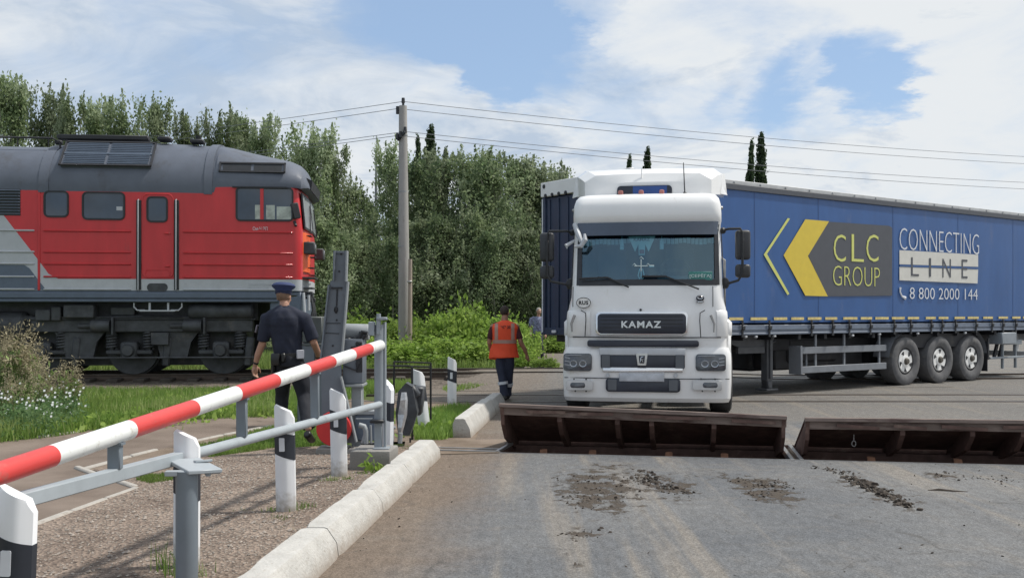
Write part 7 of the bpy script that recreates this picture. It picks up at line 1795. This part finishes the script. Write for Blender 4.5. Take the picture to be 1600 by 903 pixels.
# peaked cap
mb = MB(); c = hd + Vector((-.004, -.008, .075)); prof = [(0, .085), (.09, .082), (.125, .066), (.137, .045), (.128, .028), (.098, .004), (.092, -.012), (.093, -.045), (.088, -.047), (0, -.04)]
mb.lathe(prof, c, (0.02, .10, 1), 32); cap = mb.build('peaked_cap', M_CAPB, pol, angle=50)
mb = MB(); mb.lathe([(.0945, -.044), (.0955, -.012), (.0925, -.010), (.0915, -.046)], c, (0.02, .10, 1), 32); mb.build('cap_band', mat('cap_band_blue', (.012, .016, .05), .8), cap)
mb = MB(); mb.lathe([(.136, .047), (.1395, .045), (.136, .042)], c, (0.02, .10, 1), 32); mb.build('cap_piping', mat('piping_blue', (.03, .045, .13), .7), cap)
q = [c + Vector((.13 * math.sin(a) + .02, .10 + .07 * math.cos(a) - .02, -.055 - .02 * math.cos(a))) for a in np.linspace(-1.2, 1.2, 9)]; mb = MB(); mb.prism(q, (0, 0, .006)); mb.build('cap_peak', M_LEATH, cap)
hb = pol.location
mb = MB(); mb.box((px0.x + .275, 11.7 + .36, (.045 + .925)), (.012, .10, .16), (R(15), R(-10), 0), bev=.002); tag(mb.build('paper_slip', mat('pale_paper', (.45, .5, .4), .8)), 'small pale folded paper slip held in the right hand of the policeman', 'paper')

# --- railway worker in an orange vest
M_VEST = mat('vest_orange', (.80, .085, .028), .75, var=.06, scale=9, bump=.1, bscale=70); M_RFL = mat('reflective_grey', (.40, .235, .19), .5, var=.15); M_MAROON = mat('maroon_shirt', (.055, .012, .016), .85, var=.2); M_WTROU = mat('worker_trousers', (.030, .037, .065), .85, var=.2, scale=8); M_DKHAIR = mat('dark_cropped_hair', (.05, .036, .03), .9, var=.3, scale=60)
YW = 17.75; w0 = P(788.5, 600, YW)
wk = thing('person', 'railway worker in an orange reflective vest walking away at the end of the white kerb', 'person', (w0.x, YW, .0))
mb = MB(); hd = Vector((.0, .05, 1.575)); M = head(mb, hd, R(-20), R(-12)); limb(mb, [(0, .0, 1.33), (0, .03, 1.48)], [.066, .062]); mb.tube([(0, 0, .85), (0, 0, 1.1), (0, 0, 1.3)], [(.15, .1)] * 3, 12)
limb(mb, [(-.215, 0, 1.32), (-.275, .03, 1.04)], [.05, .043]); limb(mb, [(-.275, .03, 1.03), (-.245, .17, .85)], [.042, .03]); hand(mb, (-.243, .18, .84), (.1, .5, -.9), (.7, .5, .1), .8)
limb(mb, [(.215, 0, 1.32), (.285, -.02, 1.05)], [.05, .044]); limb(mb, [(.285, -.02, 1.04), (.365, .03, .90), (.395, .06, .82)], [.043, .038, .028]); hand(mb, (.397, .063, .815), (.15, .12, -1), (-.5, .8, .1), .75)
limb(mb, [(-.075, 0, .8), (-.05, .02, .46), (-.005, .0, .1)], [.07, .052, .04]); limb(mb, [(.07, 0, .8), (.07, .10, .46), (.05, .24, .12)], [.07, .052, .04])
fused('body', mb, M_SKIN2, wk, .0085, 2); hair_shell(wk, M, M_DKHAIR, .005, -.05); face_bits(wk, M, M_DKHAIR, M_SKIN2)
mb = MB(); mb.ell(M @ Vector((0, .045, -.075)), (.055, .055, .045), n=12); mb.build('beard', M_DKHAIR, wk)
mb = MB(); mb.tube([(0, 0, 1.0), (0, 0, 1.2), (0, 0, 1.33), (0, .01, 1.4)], [(.175, .118), (.19, .125), (.175, .11), (.08, .075)], 18)
for pts in ([(0, 0, 1.35), (-.16, 0, 1.345), (-.205, 0, 1.30), (-.235, .01, 1.19), (-.255, .02, 1.1)], [(0, 0, 1.35), (.16, 0, 1.345), (.205, 0, 1.30), (.24, -.01, 1.19), (.265, -.015, 1.1)]): mb.tube(pts, [.045, .052, .062, .066, .064], 12)
fused('shirt', mb, M_MAROON, wk, .013, 3, .006)
mb = MB(); mb.tube([(0, .005, .765), (0, .005, .86), (0, .0, 1.0), (0, -.005, 1.18), (0, -.01, 1.30), (0, .0, 1.365), (0, .01, 1.42)], [(.258, .165), (.240, .155), (.222, .145), (.230, .150), (.246, .146), (.205, .118), (.080, .082)], 22)
mb.tube([(-.12, 0, .77), (-.27, .0, .765), (-.24, 0, .86), (-.18, 0, .98)], [.05, .022, .03, .06], 10)
vest = fused('reflective_vest', mb, M_VEST, wk, .012, 3, .012, 7)
def ring_band(z0, z1, a, b_, nm='reflective_band', m=M_RFL, par=vest, cx=0, cy=-.005):
    mb = MB(); mb.loft([[Vector((cx + a * math.cos(t), cy + b_ * math.sin(t), z)) for t in np.linspace(0, 2 * math.pi, 33)[:-1]] for z in (z0, z1)], True, False); return mb.build(nm, m, par)
def proj_band(nm, pts_fn, par, m):
    """strip laid on the vest by ray casting onto its surface"""
    return None
from mathutils.bvhtree import BVHTree
bv = BVHTree.FromPolygons([v.co.copy() for v in vest.data.vertices], [list(p.vertices) for p in vest.data.polygons])
def cast(x, z, back=True, off=.004):
    o = Vector((x, -1 if back else 1, z)); h = bv.ray_cast(o, Vector((0, 1 if back else -1, 0))); return (h[0] + h[1] * off) if h[0] is not None else None
def laid(x0, x1, z0, z1, nx, nz, nm, m, par, back=True):
    vs = []; fs = []; idx = {}
    for i in range(nx + 1):
        for j in range(nz + 1):
            p = cast(x0 + (x1 - x0) * i / nx, z0 + (z1 - z0) * j / nz, back)
            if p is not None: idx[i, j] = len(vs); vs.append(p)
    for i in range(nx):
        for j in range(nz):
            q = [(i, j), (i + 1, j), (i + 1, j + 1), (i, j + 1)]
            if all(k in idx for k in q): fs.append([idx[k] for k in q])
    mb = MB(); mb.add(vs, fs); return mb.build(nm, m, par, recalc=False)
for back in (True, False):
    laid(-.205, .205, 1.02, 1.085, 26, 3, 'reflective_band', M_RFL, vest, back)
    for x in (-.145, .145): laid(x - .03, x + .03, 1.09, 1.375, 4, 14, 'reflective_band', M_RFL, vest, back)
tt = text_mesh('lettering', "' ЧЭ 20", M_BLACK, vest, (-.085, 0, 1.285), (1, 0, 0), (0, 0, 1), .19, .055, .001, .03)
for v in tt.data.vertices:
    p = cast(v.co.x, v.co.z, True, .0055); v.co.y = p.y if p is not None else -.14
mb = MB(); mb.tube([(0, 0, .98), (0, 0, .86), (0, 0, .78)], [(.165, .118), (.17, .125), (.155, .12)], 16)
mb.tube([(-.072, 0, .82), (-.068, .02, .62), (-.05, .02, .44), (-.02, .01, .24), (-.002, .0, .07)], [.102, .094, .08, .076, .08], 14); mb.tube([(.072, 0, .82), (.075, .06, .62), (.072, .11, .44), (.06, .19, .24), (.048, .25, .07)], [.102, .094, .08, .074, .078], 14)
tro = fused('trousers', mb, M_WTROU, wk, .012, 2, .011, 9)
mb = MB(); mb.tube([(-.028, .012, .285), (-.036, .014, .335)], [.091, .093], 20); mb.build('reflective_cuff', M_LWHITE, tro); mb = MB(); mb.tube([(.062, .175, .26), (.065, .155, .31)], [.088, .09], 20); mb.build('reflective_cuff', M_LWHITE, tro)
for a, b_ in (((-.0, -.06, .055), (-.01, .14, .035)), ((.05, .20, .06), (.06, .40, .035))):
    mb = MB(); a, b_ = Vector(a), Vector(b_); d = (b_ - a); mb.tube([a - d * .15, a, a + d * .45, a + d * .9, b_ + d * .06], [(.03, .03), (.048, .052), (.048, .044), (.046, .032), (.02, .02)], 12); fused('boot', mb, M_LEATH, wk, .009, 2)

# --- older man walking with a bag, behind the track
YF = 33.4; f0 = P(840.5, 520, YF)
fm = thing('person', 'grey haired man in a patterned blue shirt walking towards the trailer with a dark bag', 'person', (f0.x, YF, .0), 0)
M_GHAIR = mat('grey_hair', (.34, .31, .28), .9, var=.3, scale=60); M_SHIRTP = mat('patterned_shirt', (.17, .185, .28), .8, var=.95, scale=26); M_DTROU = mat('charcoal_trousers', (.045, .048, .06), .85, var=.2)
mb = MB(); hd = Vector((.03, -.04, 1.63)); M = head(mb, hd, R(180 + 25), R(-4)); limb(mb, [(.01, 0, 1.38), (.02, -.01, 1.53)], [.062, .056]); mb.tube([(0, 0, .9), (0, 0, 1.15), (0, 0, 1.36)], [(.15, .1)] * 3, 12)
limb(mb, [(-.21, 0, 1.37), (-.25, .0, 1.08)], [.048, .042]); limb(mb, [(-.25, 0, 1.08), (-.24, -.10, .84)], [.041, .028]); hand(mb, (-.24, -.105, .835), (0, -.15, -1), (.5, -.8, 0), 1.0)
limb(mb, [(.21, 0, 1.37), (.25, .03, 1.09)], [.048, .042]); limb(mb, [(.25, .03, 1.08), (.26, -.06, .85)], [.041, .028]); hand(mb, (.26, -.065, .845), (0, -.2, -1), (-.5, -.8, 0), .6)
limb(mb, [(-.08, 0, .86), (-.07, -.06, .48), (-.05, -.05, .1)], [.07, .052, .04]); limb(mb, [(.08, 0, .86), (.10, -.12, .50), (.13, .08, .14)], [.07, .052, .04])
fused('body', mb, M_SKIN, fm, .0095, 2); hair_shell(fm, M, M_GHAIR, .009, -.03, .02); face_bits(fm, M, M_GHAIR, M_SKIN)
mb = MB(); mb.tube([(0, 0, .88), (0, 0, 1.05), (0, 0, 1.22), (0, 0, 1.36), (.01, 0, 1.45)], [(.178, .13), (.185, .135), (.195, .13), (.17, .105), (.075, .072)], 18)
for pts in ([(0, 0, 1.39), (-.15, 0, 1.39), (-.212, 0, 1.35), (-.235, 0, 1.22), (-.25, 0, 1.13)], [(0, 0, 1.39), (.15, 0, 1.39), (.212, 0, 1.35), (.235, .015, 1.22), (.25, .03, 1.13)]): mb.tube(pts, [.06, .07, .078, .078, .078], 12)
fused('shirt', mb, M_SHIRTP, fm, .013, 3, .006)
mb = MB(); mb.tube([(0, 0, .97), (0, 0, .88), (0, 0, .82)], [(.165, .12), (.17, .125), (.155, .12)], 16)
mb.tube([(-.08, 0, .84), (-.075, -.04, .65), (-.07, -.06, .47), (-.055, -.05, .26), (-.05, -.05, .07)], [.10, .09, .078, .075, .08], 14); mb.tube([(.08, 0, .84), (.09, -.07, .66), (.10, -.11, .49), (.12, -.0, .28), (.13, .09, .1)], [.10, .09, .078, .075, .08], 14)
fused('trousers', mb, M_DTROU, fm, .013, 3, .006)
for a, b_ in (((-.05, -.0, .05), (-.04, -.19, .035)), ((.13, .13, .09), (.15, -.05, .035))):
    mb = MB(); a, b_ = Vector(a), Vector(b_); d = (b_ - a); mb.tube([a - d * .15, a, a + d * .45, a + d * .9, b_ + d * .06], [(.03, .03), (.045, .048), (.045, .042), (.044, .03), (.02, .02)], 12); fused('shoe', mb, M_LEATH, fm, .009, 2)
bg_ = thing('hand_bag', 'soft black bag hanging from the hand of the grey haired man', 'bag', (f0.x - .26, YF - .12, .38))
mb = MB(); mb.box((f0.x - .25, YF - .13, .53), (.30, .14, .30), bev=.05, seg=3); mb.build('bag_body', M_LEATH, bg_, world=True)
mb = MB(); mb.tube([(f0.x - .34, YF - .13, .66), (f0.x - .31, YF - .12, .73), (f0.x - .245, YF - .115, .748), (f0.x - .19, YF - .12, .73), (f0.x - .16, YF - .13, .66)], .010, 6); mb.build('bag_handle', M_LEATH, bg_, world=True)
# parts of parts of parts move up: thing > part > sub-part and no further
def depth_of(o):
    n = 0
    while o.parent: o = o.parent; n += 1
    return n
for o in sorted(list(SC.objects), key=depth_of):
    if depth_of(o) > 2:
        off = Vector(o.location); q = o.parent
        while depth_of(q) > 1: off += q.location; q = q.parent
        o.parent = q; o.location = off
